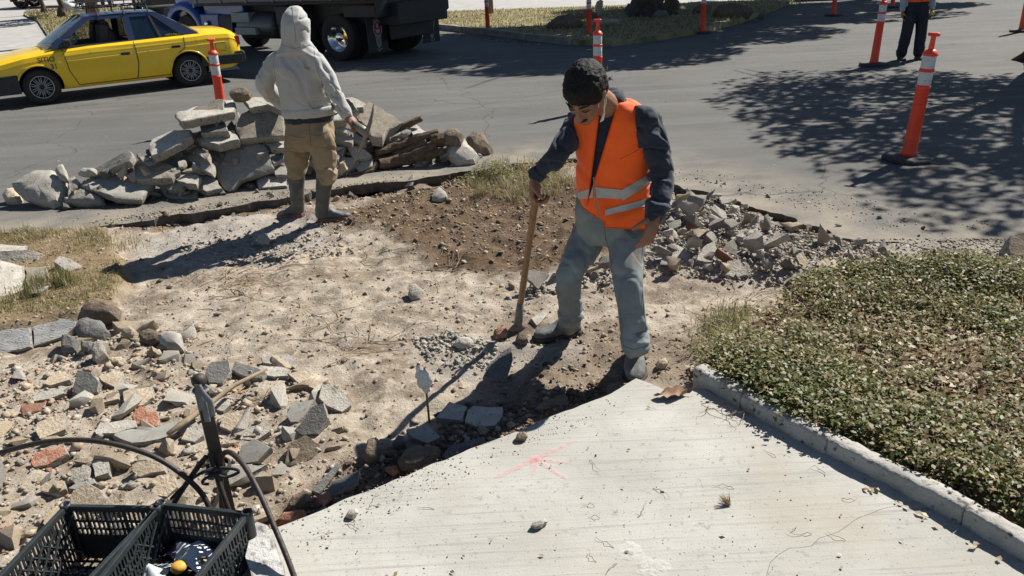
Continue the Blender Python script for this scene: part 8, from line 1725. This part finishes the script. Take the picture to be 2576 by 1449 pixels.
def crate(corner, ang, label, w=.335, l=.50, h=.225, seed=1):
    r = empty('plastic_crate', (corner.x, corner.y, .0), ang, label, 'crate', 'black plastic crates by the iron fence'); z0 = corner.z - h
    T = lambda a, b, z: Vector((a, -b, z0 + z)); rnd = random.Random(seed)
    rim = MB(); loop = [T(0, 0, h), T(w, 0, h), T(w, l, h), T(0, l, h)]
    for i in range(4):
        a, b = loop[i], loop[(i + 1) % 4]; d = (b - a).normalized(); c = (a + b) / 2; rim.box(c, ((b - a).length + .012, .016, .022), Matrix.Rotation(math.atan2(d.y, d.x), 3, 'Z'))
        if i in (0, 2): rim.box(c + Vector((0, 0, -.055)), ((b - a).length, .008, .010), Matrix.Rotation(math.atan2(d.y, d.x), 3, 'Z'))
    rim.build('rim', M_CRATE, r, bevel=.003)
    for a, b in ((0, 0), (w, 0), (w, l), (0, l)): MB().lathe([(.017, 0), (.019, h), (.019, h + .016), (.013, h + .016), (.013, h - .02)], T(a, b, 0), 14).build('corner_post', M_CRATE, r, True)
    def wall(p, q, solid):
        mb = MB(); d = (q - p); L = d.length; d.normalize(); n = int(L / .017); rz = Matrix.Rotation(math.atan2(d.y, d.x), 3, 'Z')
        for i in range(n + 1):
            c = p + d * (L * i / n); hgt = h - (.0 if not solid else .11); 
            mb.box(c + Vector((0, 0, (h - .005 + (.11 if solid else 0)) / 2)), (.006 if i % 4 else .012, .006, h - .005 - (.11 if solid else 0)), rz)
        for k, z in enumerate((.012, .055, .095, .135, .17)):
            if not solid or z > .10: mb.box((p + q) / 2 + Vector((0, 0, z)), (L, .006, .007), rz)
        if solid: mb.box((p + q) / 2 + Vector((0, 0, .055)), (L - .01, .005, .11), rz)
        mb.build('side_wall', M_CRATE, r)
    wall(T(0, 0, 0), T(w, 0, 0), True); wall(T(w, 0, 0), T(w, l, 0), False); wall(T(w, l, 0), T(0, l, 0), True); wall(T(0, l, 0), T(0, 0, 0), False)
    fl = MB(); 
    for i in range(12):
        a = w * i / 11; fl.box(T(a, l / 2, .006), (.007, l, .006))
    for i in range(17): fl.box(T(w / 2, l * i / 16, .012), (w, .007, .006))
    fl.build('floor_grid', M_CRATE, r)
    dg = MB()
    for i in range(-4, 9):                                                  # crossed slats on the long side
        a = T(0, .055 * i, .03); b_ = T(0, .055 * i + .17, .2)
        if 0 <= .055 * i and .055 * i + .17 <= l: dg.tube([a + Vector((.012, 0, 0)), b_ + Vector((.012, 0, 0))], .004, 4); dg.tube([T(.016, .055 * i + .17, .03), T(.016, .055 * i, .2)], .004, 4)
    dg.build('cross_slats', M_CRATE, r); return r
cA = G(405, 1272, .225); crate(cA, R(-13), 'black plastic crate with wrappers inside, nearer the iron post')
cB = G(166, 1277, .225); crate(cB, R(-6), 'empty black plastic crate in the bottom corner of the picture', seed=3)
def crumple(name, c, s, mtl, seed, label, cat='wrapper', flat=.35):
    n = 12; vs = []; fs = []
    for i in range(n + 1):
        for j in range(n + 1): vs.append(((i / n - .5) * s[0], (j / n - .5) * s[1], 0))
    for i in range(n):
        for j in range(n): fs.append((i * (n + 1) + j, (i + 1) * (n + 1) + j, (i + 1) * (n + 1) + j + 1, i * (n + 1) + j + 1))
    V = np.array(vs); d = fbm(V * np.array([14, 14, 1]) + seed, 3, seed); V[:, 2] = d * s[0] * flat; V[:, 0] += .2 * s[0] * fbm(V * 9 + 5, 2, seed + 3); V[:, 1] += .2 * s[1] * fbm(V * 9 + 9, 2, seed + 4); mb = MB(); mb.add([Vector(v) for v in V], fs); o = mb.build(name, mtl, None, True, fix=False); o.location = c; return tag(o, label, cat)
ic = lambda px, py, z: G(px, py, z)
crumple('wrapper', ic(440, 1375, .05), (.13, .12), mat('purple_foil', (.14, .075, .17), .35, (.25, .16, .28), 20, coat=.3), 3, 'purple foil wrapper lying in the nearer crate')
crumple('wrapper', ic(505, 1405, .045), (.14, .12), mat('purple_foil2', (.10, .055, .13), .35, (.3, .26, .12), 12, coat=.3), 9, 'dark purple and gold wrapper at the right of the nearer crate')
pw_ = crumple('plastic_bag', ic(470, 1405, .075), (.13, .13), mat('white_film', (.75, .76, .77), .35, (.62, .65, .68), 12), 5, 'crumpled white film wrapped round an orange fruit in the nearer crate', 'bag', .45)
fr = MB().ell((0, 0, 0), (.027, .024, .02), 16, 10).build('fruit', mat('orange_peel', (.75, .33, .02), .5, (.65, .38, .08), 25), None, True); noise_disp(fr.data, .004, 40, 3); fr.location = ic(450, 1427, .085); tag(fr, 'orange coloured fruit on the white film in the nearer crate', 'fruit')
crumple('plastic_bag', ic(385, 1440, .06), (.12, .08), mat('clear_film', (.6, .65, .68), .3, (.5, .55, .58), 12), 7, 'pale clear film at the front of the nearer crate', 'bag', .4)
slab([(625, 1320), (645, 1306), (672, 1316), (690, 1350), (712, 1420), (735, 1500), (640, 1500), (615, 1400)], (.05, -.35, .93), .12, 'white painted concrete block beside the nearer crate', top=mat('white_painted', (.62, .62, .60), .9, (.42, .40, .37), 9, spots=((.22, .2, .18), 22, .56, .68), bump=1, bscale=40), group=None, name='painted_block', cat='concrete block', Y=G(670, 1400, .1).y)
# stake with a plastic bag
sb = GT(1080, 1062); st = empty('stake', sb, 0, 'thin wooden stake with a crumpled plastic bag on top', 'stake'); top = A(1067, 925, sb.y); q_ = MB(); d = (top - sb); q_.tube([sb - d * .1, sb + d * .5, top], [.006, .006, .0045], 6); rel(q_.build('stick', M_TWIG, None, True), st)
bg_ = MB(); bg_.ell(A(1061, 945, sb.y - .01), (.032, .028, .030), 14, 10); bg_.ell(A(1066, 962, sb.y - .01), (.034, .028, .030), 12, 8); bg_.ell(A(1074, 978, sb.y - .01), (.020, .02, .024), 12, 8); bg_.ell(A(1052, 930, sb.y - .01), (.014, .014, .022), 12, 8); me = remesh(bg_, .006, 1); noise_disp(me, .010, 40, 4, 3); noise_disp(me, .005, 110, 7, 2); rel(link('bag', me, leaf_mat('bag_film', (.92, .92, .89), (.8, .82, .79), 30, .6), None, True), st)
